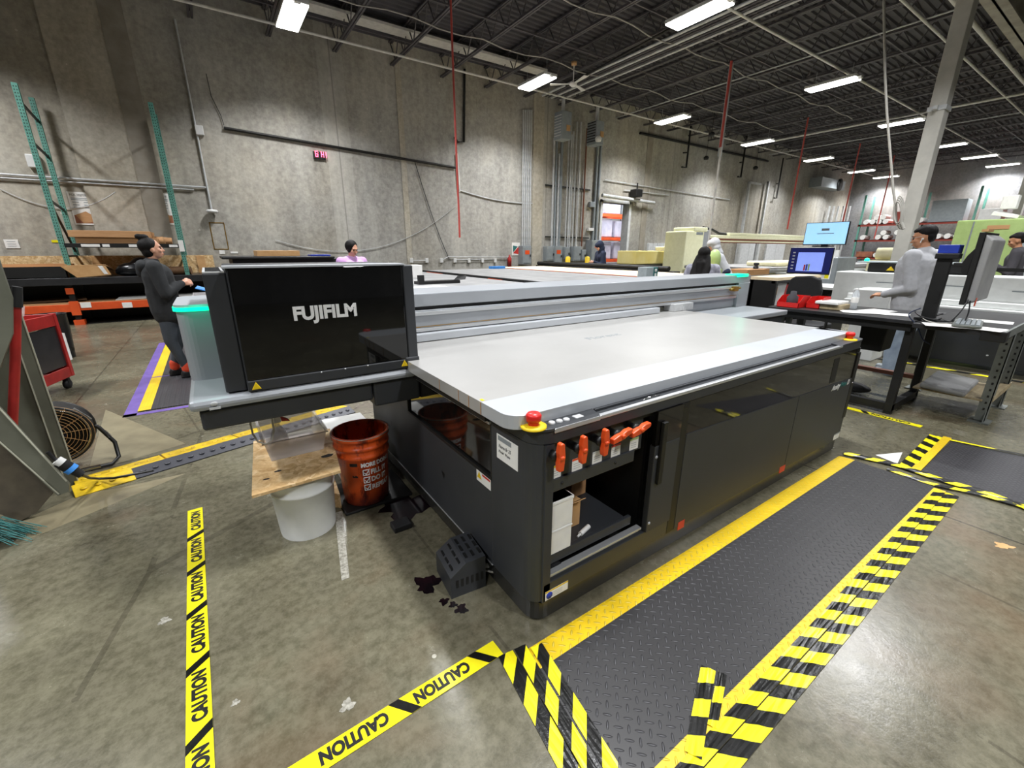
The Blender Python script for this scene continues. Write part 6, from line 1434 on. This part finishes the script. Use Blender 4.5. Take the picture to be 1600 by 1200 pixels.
b = MB(); b.box(5.30, 1.77, .901, 5.56, 1.99, .955); tag(b.build('wrapped_pack', 'wood', bevel=.008), 'lower plastic wrapped brown pack on the black bench', 'pack')
b = MB(); b.box(5.28, 1.79, .956, 5.56, 2.0, .985); tag(b.build('wrapped_pack', 'paper', bevel=.006), 'upper white plastic wrapped pack on the black bench', 'pack')
t = thing('water_bottle', 'clear plastic water bottle standing on the black bench before the man', 'bottle', (5.62, 1.76, .902))
b = MB(); b.lathe([(0, 0), (.03, 0), (.033, .01), (.031, .05), (.033, .06), (.031, .1), (.033, .14), (.028, .165), (.012, .19), (.012, .20), (0, .20)], (5.62, 1.76, .902), 20); b.build('bottle', 'clear', t)
b = MB(); b.lathe([(.014, .198), (.014, .215), (0, .216)], (5.62, 1.76, .902), 16); b.build('cap', 'whitep', t)
b = MB(); b.lathe([(.0335, .065), (.0335, .12)], (5.62, 1.76, .902), 20); b.build('label', 'paper', t)
# tool rack between gantry end and bench
t = thing('tool_rack', 'dark rack stuffed with red boxes and a white pegboard, right of the gantry end', 'rack', (6.9, 3.15, 0))
b = MB(); b.box(6.5, 2.98, 1.09, 7.9, 3.35, 1.13); b.build('rack_top', 'creamtop', t)
for xx in (6.5, 7.85): b = MB(); b.box(xx, 2.98, 0, xx+.05, 3.35, 1.09); b.build('upright', 'black', t)
b = MB(); b.box(6.5, 3.3, .1, 7.9, 3.34, 1.09); b.box(6.5, 2.98, .2, 7.9, 3.34, .23); b.box(6.5, 3.0, 1.05, 7.9, 3.05, 1.09); b.build('back_panel', 'black', t)
b = MB(); b.poly3([(6.62, 3.08, .7), (6.85, 3.06, .68), (6.95, 3.06, 1.04), (6.72, 3.08, 1.04)], .02); b.build('pegboard', 'whitep', t)
b = MB(); b.box(6.9, 3.05, .65, 7.2, 3.3, 1.02); b.build('red_box', 'red', t, .01)
b = MB(); b.box(6.56, 3.02, .88, 6.66, 3.2, 1.0); b.build('brown_box', 'card2', t, .01)
b = MB(); b.tube([(6.7, 2.97, .62), (7.25, 2.97, 1.06)], .014, 8); b.build('black_bar', 'black', t)
# ================================================================ SECOND PRINTER, RIGHT
t = thing('white_printer', 'long white flatbed printer with a black underside behind the man', 'printer', (8.5, .8, 0))
b = MB(); b.box(8.35, -2.2, .70, 8.95, 2.95, 1.175); b.build('beam', 'white2', t, .012)
b = MB(); b.box(8.15, -2.2, .66, 8.36, 2.7, .78); b.box(8.25, -2.2, .78, 8.36, 2.7, .86); b.build('lower_beam', 'white2', t, .01)
b = MB(); b.box(8.345, -2.2, 1.0, 8.352, 1.0, 1.012); b.box(8.345, 1.3, 1.03, 8.352, 2.4, 1.04); b.box(8.14, .70, .73, 8.152, .95, .745); b.build('beam_slot', 'elec', t)  # grey strips for the dark slots in the beam
b = MB(); b.box(8.02, -2.2, .62, 8.9, 2.6, .665); b.build('black_ledge', 'black', t, .006)
b = MB(); b.box(8.15, -2.2, .05, 8.85, 2.5, .62); b.build('base', 'char2', t, .01)
b = MB()
for yy in (-1, .2, .6, 1.0, 1.9): b.lathe([(0, -.004), (.012, -.003), (.012, 0)], (8.15, yy, .2), 10, axis='x')
b.build('bolt', 'galv', t)
b = MB(); b.box(8.5, 1.3, 1.18, 8.95, 2.6, 1.315); b.build('carriage_cover', 'black', t, .02)
b = MB(); b.box(8.48, 1.3, 1.315, 8.95, 2.75, 1.335); b.build('carriage_top', 'paleblue', t, .005)
b = MB(); b.prism([(2.26, 1.205), (2.36, 1.205), (2.31, 1.27)], 8.49, 8.50, 'x'); b.build('warning_triangle', 'yellow', t)
b = MB(); b.sphere((8.6, 2.66, 1.35), .035, 14, 10); b.build('status_light', 'greenled', t)
b = MB(); b.box(7.45, 1.95, .70, 8.0, 2.38, .98); b.box(7.5, 2.0, 0, 8.0, 2.35, .70); tag(b.build('white_cabinet', 'white2', bevel=.01), 'small white rounded cabinet beside the man\'s hand', 'cabinet')
# machines / cabinets right rear
t = thing('green_cabinet', 'tall pale green two door machine cabinet behind the white printer', 'cabinet', (17.4, 2.85, 0))
b = MB(); b.box(17.0, 2.18, 0, 18.2, 3.45, 2.27); b.build('body', 'green', t, .02)
b = MB(); b.box(16.99, 3.13, .1, 17.0, 3.43, 2.23); b.build('door', 'green', t)
b = MB(); b.box(16.99, 2.22, .1, 17.0, 3.11, 2.23); b.build('door', 'green', t)
b = MB(); b.box(16.985, 2.45, 2.02, 16.99, 2.85, 2.12); b.build('label_plate', 'card', t)
b = MB(); b.box(16.985, 3.105, .1, 16.995, 3.135, 2.23); b.build('door_gap', 'elec', t)
t = thing('grey_cabinet', 'pale grey machine cabinet at the right edge, right of the green one', 'cabinet', (17.0, 1.9, 0))
b = MB(); b.box(16.6, 1.1, 0, 17.6, 2.1, 2.1); b.build('body', 'paleblue', t, .02)
b = MB(); b.box(16.59, 1.2, 1.2, 16.6, 2.0, 2.0); b.build('door', 'elec', t)
b = MB(); b.poly3([(17.2, 2.4, 2.28), (17.9, 2.4, 2.28), (17.8, 2.9, 2.45), (17.3, 2.9, 2.4)], .08); tag(b.build('white_wrap', 'paper'), 'crumpled white wrap on top of the green cabinet', 'wrap')
b = MB(); b.box(17.3, 2.5, 2.53, 17.6, 2.78, 2.85); tag(b.build('white_carton', 'paper', bevel=.01), 'white box on top of the green cabinet', 'box')
b = MB(); b.box(11.0, -1.0, 1.16, 11.06, 3.0, 1.22); b.box(11.0, .2, 0, 11.06, .26, 1.16); b.box(11.0, 2.9, 0, 11.06, 2.96, 1.16); tag(b.build('black_rail', 'black'), 'black horizontal rail behind the white printer at the right', 'rail')
cablerun([(11.1, 1.9, 1.6), (11.1, 1.9, 1.3), (11.1, 2.0, 1.0), (11.1, 2.1, .7)], .03, 'blue hose behind the white printer near the right edge', 'cobalt')
b = MB(); b.box(11.3, 4.0, 0, 12.3, 4.6, 1.35); tag(b.build('grey_controller', 'elec', bevel=.02), 'grey control unit right of the computer screens', 'cabinet')
b = MB(); b.box(12.2, 4.35, 1.0, 12.25, 4.8, 1.5); tag(b.build('picture_board', 'paper'), 'white board with a dark picture right of the computer screens', 'board')
b = MB(); b.tube([(13.5, 3.4, 1.42), (13.5, 4.0, 1.42)], .14, 18); b.box(13.3, 3.3, 0, 13.7, 4.1, 1.27); tag(b.build('cream_roll', 'foampale'), 'cream roll of film right of the column foot', 'roll')
b = MB(); b.box(12.8, 2.5, 0, 13.4, 3.1, 1.55); tag(b.build('black_case', 'black', bevel=.02), 'black case behind the man\'s face', 'case')
# far shelves on the end wall
t = thing('shelf_rack', 'red beamed shelving along the far end wall', 'shelving', (36.5, 9.5, 0))
for z in (1.05, 2.15, 3.1): b = MB(); b.box(36.0, 4.5, z-.12, 36.1, 12.1, z); b.box(36.0, 4.5, z-.03, 37.6, 12.1, z); b.build('shelf_beam', 'redbrown', t)
for y in (12.0, 9.2, 6.7, 4.5): b = MB(); b.box(36.0, y-.05, 0, 36.1, y+.05, 4.9); b.box(37.5, y-.05, 0, 37.6, y+.05, 4.9); b.build('upright', 'teal', t)
rn = random.Random(4)
def roll(x, y, z, m, lb, g, r=.15):
    b = MB(); b.tube([(x+.08, y, z+r), (x+1.0, y, z+r)], r, 12); return tag(b.build('film_roll', m), lb, 'roll', g)
for z, lbz in ((3.1, 'top'), (2.15, 'middle'), (1.05, 'bottom')):
    lb = 'white end of a film roll lying on the %s far shelf' % lbz; g = 'rolls on the %s far shelf' % lbz
    r0 = roll(36.05, 11.72 if z > 2 else 10.78, z+.002, 'paper', lb, g)
    ys = [11.38, 11.04, 10.7, 9.0] if z > 3 else ([10.9, 10.5, 9.8, 9.4, 9.0, 8.4, 8.0, 7.6, 7.2] if z > 2 else [10.4, 9.9, 9.55, 8.8, 8.4, 7.9, 7.5, 7.1])
    for y in ys: dup(r0, (r0.location.x, y, r0.location.z))
    for y in ys[1:3] if z > 2 else ys[4:7]: dup(r0, (r0.location.x, y+.17, r0.location.z+.27))
for i, (y, z, w_, h, m, lb) in enumerate(((9.9, 3.1, .8, .7, 'redbrown', 'reddish brown stacked carton left part of the top far shelf'), (7.9, 3.1, 1.5, 1.2, 'elec', 'large grey framed carton on the top far shelf'), (11.42, 1.06, .9, .35, 'brownpic', 'brown carton at the left of the bottom far shelf'), (6.1, 3.1, .9, .6, 'whitep', 'white carton at the right of the top far shelf'))):
    b = MB(); b.box(36.13, y-w_/2, z+.001, 37.2, y+w_/2, z+h); tag(b.build('shelf_carton', m, bevel=.01), lb, 'box')
# small vests etc
b = MB(); b.sphere((9.45, 5.75, 1.28), .2, 16, 10, sc=(.7, .7, 1.2)); b.box(9.3, 5.6, 0, 9.6, 5.9, 1.1); 
tag(b.build('green_sack', 'green', remesh=.03), 'green and yellow sack standing before the grey hooded person', 'sack')
# ================================================================ PEOPLE
def hand(b, w, d, n, s, k=1.0, curl=.5):
    """w wrist, d pointing direction, n palm normal (fingers curl towards n), s side towards the thumb"""
    w, d, n, s = Vector(w), Vector(d).normalized(), Vector(n).normalized(), Vector(s).normalized()
    b.cap(w, w+d*.035*k, .024*k, .026*k, 10)
    pc = w + d*.055*k
    for u in (-.5, -.17, .17, .5): b.cap(w+d*.02*k+s*(.026*u*2*k), w+d*.088*k+s*(.032*u*2*k), .014*k, .0125*k, 8)
    for i, (u, L) in enumerate(((.032, .070), (.011, .078), (-.011, .072), (-.032, .058))):
        p0 = w + d*.090*k + s*u*k; d1 = (d*math.cos(curl*.8)+n*math.sin(curl*.8)); p1 = p0 + d1*L*.5*k
        d2 = (d*math.cos(curl*1.9)+n*math.sin(curl*1.9)); p2 = p1 + d2*L*.5*k
        b.cap(p0, p1, .0098*k, .0090*k, 8); b.cap(p1, p2, .0090*k, .0078*k, 8)
    t0 = w + d*.03*k + s*.024*k; t1 = t0 + (s*.75+d*.6).normalized()*.04*k + n*.008*k; t2 = t1 + (d*.85+n*.35+s*.1).normalized()*.032*k
    b.cap(t0, t1, .0125*k, .0105*k, 8); b.cap(t1, t2, .0105*k, .0085*k, 8)
HEAD = [None, None]
def person(label, loc, face, H, P, top, bottom, skin='skin', hair='short', shoe='shoe', legs=True, vox=.008, lean=0.0, headrot=(0, 0, 0), build=1.0, hood=False, group=None):
    """face: direction of facing (x, y); local frame: +y forward, +x right"""
    rz = math.atan2(face[1], face[0]) - PI/2
    if abs(rz) < 1e-4: rz = 1e-4
    t = thing('person', label, 'person', loc, rz, group)
    k = H/1.75
    hipz = .93*k; J = {}
    cl, sl = math.cos(lean), math.sin(lean)
    def sp(up, fw=0, x=0):   # point on the leaning torso measured from the hips
        return Vector((x, up*sl+fw*cl, hipz+up*cl-fw*sl))
    hip = [Vector((s*.095*k, 0, hipz-.02*k)) for s in (-1, 1)]
    waist, chest, neck0 = sp(.16*k), sp(.36*k, .005), sp(.52*k, -.01)
    sh = [sp(.485*k, -.005, s*.172*k*min(build, 1.2)) for s in (-1, 1)]
    neck1 = neck0 + Vector((0, .02*k+.05*sl, .070*k*cl))
    hc = neck1 + Vector((0, .022*k+.07*sl, .105*k))
    HR = Euler(headrot).to_matrix(); HEAD[:] = [hc.copy(), HR.copy()]
    hp = lambda x, y, z: hc + HR @ Vector((x*k, y*k, z*k))
    knee = [Vector(P.get('knee', ((-.10, .03, .50), (.10, .03, .50)))[i])*1 for i in (0, 1)]
    ank = [Vector(P.get('ankle', ((-.11, -.01, .09), (.11, -.01, .09)))[i])*1 for i in (0, 1)]
    for q in knee+ank: q.z *= k
    elb = [Vector(P['elbow'][i]) for i in (0, 1)]; wr = [Vector(P['wrist'][i]) for i in (0, 1)]
    hd = P.get('hand', ((0, .8, -.2), (0, .8, -.2)))
    er = Euler(headrot).to_quaternion()
    # ---- body: one continuous surface
    b = MB()
    def el(c, r, sc): 
        q = MB(); q.sphere((0, 0, 0), r, 20, 14, sc=sc); b.add([Vector(c) + HR @ Vector(v) for v in q.v], q.f, 0, True)
    el(hp(0, -.012, .025), .1*k, (.79, .98, 1.02)); el(hp(0, .022, -.035), .08*k, (.80, .86, 1.02)); el(hp(0, .05, -.083), .036*k, (.95, .9, .75))
    el(hp(0, .094, -.012), .014*k, (.85, 1.0, 2.2)); el(hp(0, .104, -.030), .0155*k, (1.15, .95, .8))   # nose
    el(hp(0, .082, .028), .03*k, (1.9, .5, .35)); el(hp(0, .088, -.066), .016*k, (1.5, .7, .75))                        # brow, mouth
    for s in (-1, 1): el(hp(s*.077, -.004, -.015), .026*k, (.35, .75, 1.15)); el(hp(s*.043, .066, -.025), .028*k, (1, .7, .9))
    b.cap(neck0, neck1+Vector((0, 0, .02*k)), .062*k, .052*k)
    b.cap(waist, chest, .10*k, .11*k); b.cap(chest, neck0, .10*k, .06*k); b.cap((hip[0]+hip[1])/2, waist, .12*k, .10*k)
    for i in (0, 1):
        b.cap(chest+Vector((0, 0, .06*k)), sh[i], .08*k, .055*k)
        b.cap(sh[i], elb[i], .048*k, .038*k); b.cap(elb[i], wr[i], .038*k, .025*k)
        d = Vector(hd[i]).normalized(); fw = (wr[i]-elb[i]).normalized()
        side = Vector((0, 0, 1)); side = (side - d*side.dot(d)).normalized()
        nrm = P.get('palm', ((1, 0, -.1), (-1, 0, -.1)))[i]; nrm = Vector(nrm); nrm = (nrm - d*nrm.dot(d)).normalized(); side = (side - nrm*side.dot(nrm)).normalized()
        hand(b, wr[i]+fw*.01, d, nrm, side, k*.98, P.get('curl', .6))
        if legs:
            b.cap(hip[i], knee[i], .085*k, .055*k); b.cap(knee[i], ank[i], .05*k, .035*k)
            b.cap(ank[i]+Vector((0, -.02*k, -.04*k)), ank[i]+Vector((0, .14*k, -.055*k)), .035*k, .03*k)
    body = b.build('body', skin, t, local=True, remesh=vox, smooth=1)
    for s in (-1, 1):
        b = MB(); c = hp(s*.032, .080, .002); b.sphere(c, .0105*k, 12, 8); b.build('eye', 'eye', t, local=True)
    b = MB(); q = MB(); q.sphere((0, 0, 0), .012*k, 14, 8, sc=(1.9, .5, .55)); b.add([hp(0, .098, -.066) + HR @ Vector(v) for v in q.v], q.f, 0, True); b.build('lips', 'lip', t, local=True)
    b = MB()
    for s in (-1, 1): b.tube([hp(s*.015, .094, .026), hp(s*.034, .092, .032), hp(s*.052, .078, .026)], .0036*k, 6)
    b.build('eyebrow', 'hair', t, local=True)
    # ---- clothing
    b = MB(); bw = build
    b.cap(sp(-.06*k, 0, -.05*bw*k), sp(.18*k, 0, -.05*bw*k), .125*k*bw, .125*k*bw); b.cap(sp(-.06*k, 0, .05*bw*k), sp(.18*k, 0, .05*bw*k), .125*k*bw, .125*k*bw)
    for s in (-1, 1): b.cap(sp(.12*k, .01, s*.055*bw*k), sp(.38*k, .01, s*.07*bw*k), .122*k*bw, .125*k*bw); b.cap(sp(.38*k, 0, s*.05*k), sp(.47*k, -.005, s*.09*k*bw), .12*k*bw, .075*k)
    b.cap(sp(.40*k, 0), sp(.525*k, -.005), .11*k, .082*k)
    for i in (0, 1): b.cap(sp(.52*k, -.02), sh[i], .075*k, .070*k)
    for i in (0, 1):
        b.cap(sh[i], elb[i], .078*k*min(1.1, bw), .062*k); fw = (wr[i]-elb[i]); b.cap(elb[i], elb[i]+fw*.9, .061*k, .044*k); b.cap(elb[i]+fw*.84, elb[i]+fw*.93, .046*k, .046*k)
    ht = sp(-.11*k)
    b.cap(sp(-.10*k, 0, -.055*bw*k), sp(-.10*k, 0, .055*bw*k), .118*k*bw, .118*k*bw)
    if not hood: b.cap(sp(.50*k, -.06*k), sp(.53*k, -.03*k), .075*k, .07*k)
    tp = b.build('sweatshirt', top, t, local=True, remesh=max(.012, vox*1.3), smooth=3)
    if hood:
        b = MB()
        def el2(c, r, sc): q = MB(); q.sphere((0, 0, 0), r, 20, 14, sc=sc); b.add([Vector(c) + HR @ Vector(v) for v in q.v], q.f, 0, True)
        el2(hp(0, -.045, .03), .128*k, (.88, .95, 1.05)); el2(hp(0, .01, .06), .11*k, (.93, 1.0, .78)); el2(hp(0, -.05, -.08), .115*k, (1.0, .9, .9)); b.cap(neck0+Vector((0, -.04, -.02)), hp(0, -.04, -.06), .11*k, .10*k)
        b.build('hood', top, t, local=True, remesh=.012, smooth=2)
    elif hair == 'hoodback' or P.get('hooddown'):
        b = MB(); b.cap(sp(.50*k, -.10*k, -.06*k), sp(.50*k, -.10*k, .06*k), .07*k, .07*k); b.cap(sp(.42*k, -.13*k), sp(.50*k, -.10*k), .06*k, .08*k); b.build('hood', top, t, local=True, remesh=.014, smooth=2)
    if legs:
        b = MB(); pr_ = P.get('legw', 1.0); lo = P.get('leglow', 1.0)
        b.cap(hip[0]+Vector((0, -.01, .05*k)), hip[1]+Vector((0, -.01, .05*k)), .115*k*pr_, .115*k*pr_)
        for i in (0, 1):
            b.cap(hip[i], knee[i], .105*k*pr_, .070*k*pr_*lo**.3); b.cap(knee[i], ank[i]+Vector((0, 0, .03 if lo < 1.3 else -.02)), .068*k*pr_*lo**.3, .045*k*pr_*lo)
            b.cap(hip[i]+Vector((0, -.05*k, -.02)), hip[i]+Vector((0, -.045*k, -.10)), .085*k*pr_, .07*k*pr_)
        b.build('trousers', bottom, t, local=True, remesh=max(.012, vox*1.3), smooth=3)
        for i in (0, 1):
            b = MB(); a = ank[i]; b.cap(a+Vector((0, -.035*k, -.05*k)), a+Vector((0, .15*k, -.055*k)), .045*k, .040*k); b.cap(a+Vector((0, -.02*k, -.03*k)), a+Vector((0, .02*k, -.02*k)), .05*k, .045*k)
            b.box(a.x-.042*k, a.y-.08*k, a.z-.09*k, a.x+.042*k, a.y+.18*k, a.z-.07*k)
            b.build('shoe', shoe, t, local=True, remesh=.010, smooth=2)
    # ---- hair
    b = MB()
    def el3(c, r, sc): q = MB(); q.sphere((0, 0, 0), r, 24, 16, sc=sc); b.add([Vector(c) + HR @ Vector(v) for v in q.v], q.f, 0, True)
    if hair == 'short': el3(hp(0, -.028, .050), .098*k, (.84, 1.0, .90)); el3(hp(0, .010, .083), .070*k, (1.0, 1.05, .55)); el3(hp(0, -.06, .0), .07*k, (1.05, .7, 1.0))
    elif hair == 'bun': el3(hp(0, -.030, .040), .104*k, (.84, 1.0, .95)); el3(hp(0, -.05, -.03), .085*k, (.95, .75, .9)); el3(hp(0, -.055, .145), .042*k, (1.0, 1.5, .8)); el3(hp(0, -.085, .155), .034*k, (1, 1.2, .9))
    elif hair == 'long':
        el3(hp(0, -.028, .035), .112*k, (.88, 1.0, 1.0)); el3(hp(0, -.05, -.05), .10*k, (.95, .8, 1.1))
        for s in (-1, -.35, .35, 1): b.cap(hp(s*.07, -.05, -.04), hp(s*.095, -.085, -.20), .05*k, .06*k); b.cap(hp(s*.095, -.085, -.20), hp(s*.10, -.13, -.36), .06*k, .05*k); b.cap(hp(s*.10, -.13, -.36), hp(s*.07, -.15, -.52), .05*k, .03*k)
        b.cap(hp(0, -.09, -.15), hp(0, -.14, -.50), .085*k, .05*k)
    elif hair == 'side': el3(hp(0, -.028, .035), .106*k, (.90, 1.0, 1.0)); el3(hp(-.06, -.0, -.03), .05*k, (.6, 1.0, 1.7)); el3(hp(.065, .01, .0), .045*k, (.5, 1.0, 1.4)); b.cap(hp(-.05, -.06, -.05), hp(-.08, -.07, -.22), .05*k, .035*k)
    elif hair == 'hooded': el3(hp(0, .02, .045), .085*k, (.88, .9, .8))
    b.build('hair', 'hair', t, local=True, remesh=.007 if vox < .01 else .012, smooth=1)
    return t
# woman at the left end of the printer (profile, facing right)
w1 = person('woman in a black hoodie and dark leggings, hair in a bun, at the left', (-.50, 6.45, .011), (1, .12), 1.60,
    dict(elbow=((-.25, .02, 1.00), (.25, .02, 1.0)), wrist=((-.10, .19, 1.09), (.11, .20, 1.11)), hand=((.35, .85, .1), (-.35, .85, .05)), palm=((1, 0, -.5), (-1, 0, -.5)), curl=.9, legw=1.04,
         knee=((-.10, .06, .50), (.10, -.03, .50)), ankle=((-.10, -.04, .09), (.10, .06, .09)), hooddown=True), 'hoodk', 'leg', 'skin', 'bun', lean=-.04, headrot=(.10, 0, 0), build=1.28)
b = MB(); 
for a in ((-.10, -.04), (.10, .06)): b.cap((a[0], a[1], .10), (a[0], a[1], .15), .052, .050)
b.build('sock', 'sock', w1, local=True, remesh=.01)
b = MB(); b.poly3([(-.18, 6.35, 1.05), (-.02, 6.35, 1.0), (-.0, 6.6, 1.0), (-.16, 6.6, 1.06)], .01); tag(b.build('blue_card', 'blueink'), 'bright blue card in the hands of the woman at the left', 'card')
t = thing('clear_bin', 'clear plastic bin with papers before the woman, behind the silver pedestal', 'bin', (-.0, 6.4, 0))
b = MB(); tapered(b, -.20, 6.2, .2, 6.7, .80, .98, .02); b.build('shell', 'frost', t)
b = MB(); b.box(-.15, 6.25, .81, .15, 6.6, .90); b.build('papers', 'paper', t)
b = MB(); b.box(-.18, 6.2, .012, .5, 6.75, .79); tag(b.build('side_stand', 'elec', bevel=.01), 'grey stand under the clear bin, hidden by the silver pedestal', 'stand')
# man at the bench
m1 = person('man in a grey sweatshirt and pale blue jeans standing at the bench', (6.95, 1.60, .0), (.22, 1), 1.77,
    dict(elbow=((-.24, -.06, 1.07), (.25, -.02, 1.07)), wrist=((-.20, .22, .98), (.16, .24, .98)), hand=((.1, 1, -.05), (-.1, 1, -.05)), palm=((.4, 0, -1), (-.4, 0, -1)), curl=.7, legw=1.12, leglow=2.0,
         knee=((-.10, .03, .50), (.12, .05, .50)), ankle=((-.10, -.03, .09), (.13, .08, .09))), 'greyf', 'jeans', 'skin2', 'short', shoe='elec', lean=.05, headrot=(-.22, 0, .30), build=1.38)
H0 = 1.76/1.75
def onhead(P): return [tuple(Vector(HEAD[0]) + HEAD[1] @ Vector(p)) for p in P]
b = MB(); b.sphere(onhead([(-.086, -.004, -.020)])[0], .012, 12, 8); b.tube(onhead([(-.087, 0, -.020), (-.089, .016, -.058)]), .0055, 8); b.build('earbud', 'paper', m1, local=True)
b = MB(); b.tube(onhead([(-.084, -.005, .012), (-.078, .08, .010)]), .0022, 6)
for s in (-1, 1): b.tube(onhead([(s*.015, .108, .014), (s*.05, .10, .014), (s*.055, .095, -.008), (s*.035, .105, -.022), (s*.016, .108, -.012), (s*.015, .108, .014)]), .002, 6)
b.build('glasses', 'galv', m1, local=True)
# woman with long hair behind the gantry, seen from behind
person('woman with very long black hair seen from behind, above the silver gantry', (5.95, 3.78, 0), (.78, .62), 1.53,
    dict(elbow=((-.25, .04, .95), (.26, .06, .97)), wrist=((-.16, .28, .98), (.18, .30, 1.0)), curl=.5), 'lacef', 'navy', 'skin', 'long', headrot=(-.15, 0, -.35), vox=.010, build=1.08)
# person in grey hood bending over
person('person bending over in a pale grey hooded sweatshirt, beside the cream machine', (10.15, 5.85, 0), (-.45, .9), 1.80,
    dict(elbow=((-.25, .42, 1.05), (.25, .40, 1.05)), wrist=((-.15, .62, .98), (.15, .62, .98)), curl=.5), 'greyf', 'navy', 'skin', 'hooded', lean=.5, headrot=(-.4, 0, 0), vox=.014, hood=True, build=1.12)
person('person in a navy hooded sweatshirt working with bowed head before the doorway', (10.0, 9.75, 0), (-.75, .25), 1.72,
    dict(elbow=((-.25, .10, 1.05), (.25, .10, 1.05)), wrist=((-.12, .34, 1.15), (.12, .34, 1.0)), curl=.5), 'navy', 'navy', 'skin', 'hooded', lean=.15, headrot=(-.45, 0, 0), vox=.014, hood=True, build=1.1)
person('woman in a lilac pink hooded jacket looking down, behind the black printer cover', (1.87, 7.2, 0), (.35, -.9), 1.62,
    dict(elbow=((-.26, .05, .98), (.26, .05, .98)), wrist=((-.15, .30, .95), (.15, .30, .95)), curl=.5, hooddown=True), 'pinkf', 'leg', 'skin', 'side', headrot=(-.35, 0, .1), vox=.009, build=1.2)
person('person in a dark grey shirt at the right picture edge', (12.1, 1.50, 0), (-.1, 1), 1.80,
    dict(elbow=((-.25, .05, 1.1), (.25, .05, 1.1)), wrist=((-.18, .28, 1.25), (.15, .3, 1.2)), curl=.7), 'darkf', 'navy', 'skin2', 'short', headrot=(-.35, 0, 0), vox=.012, lean=.1)
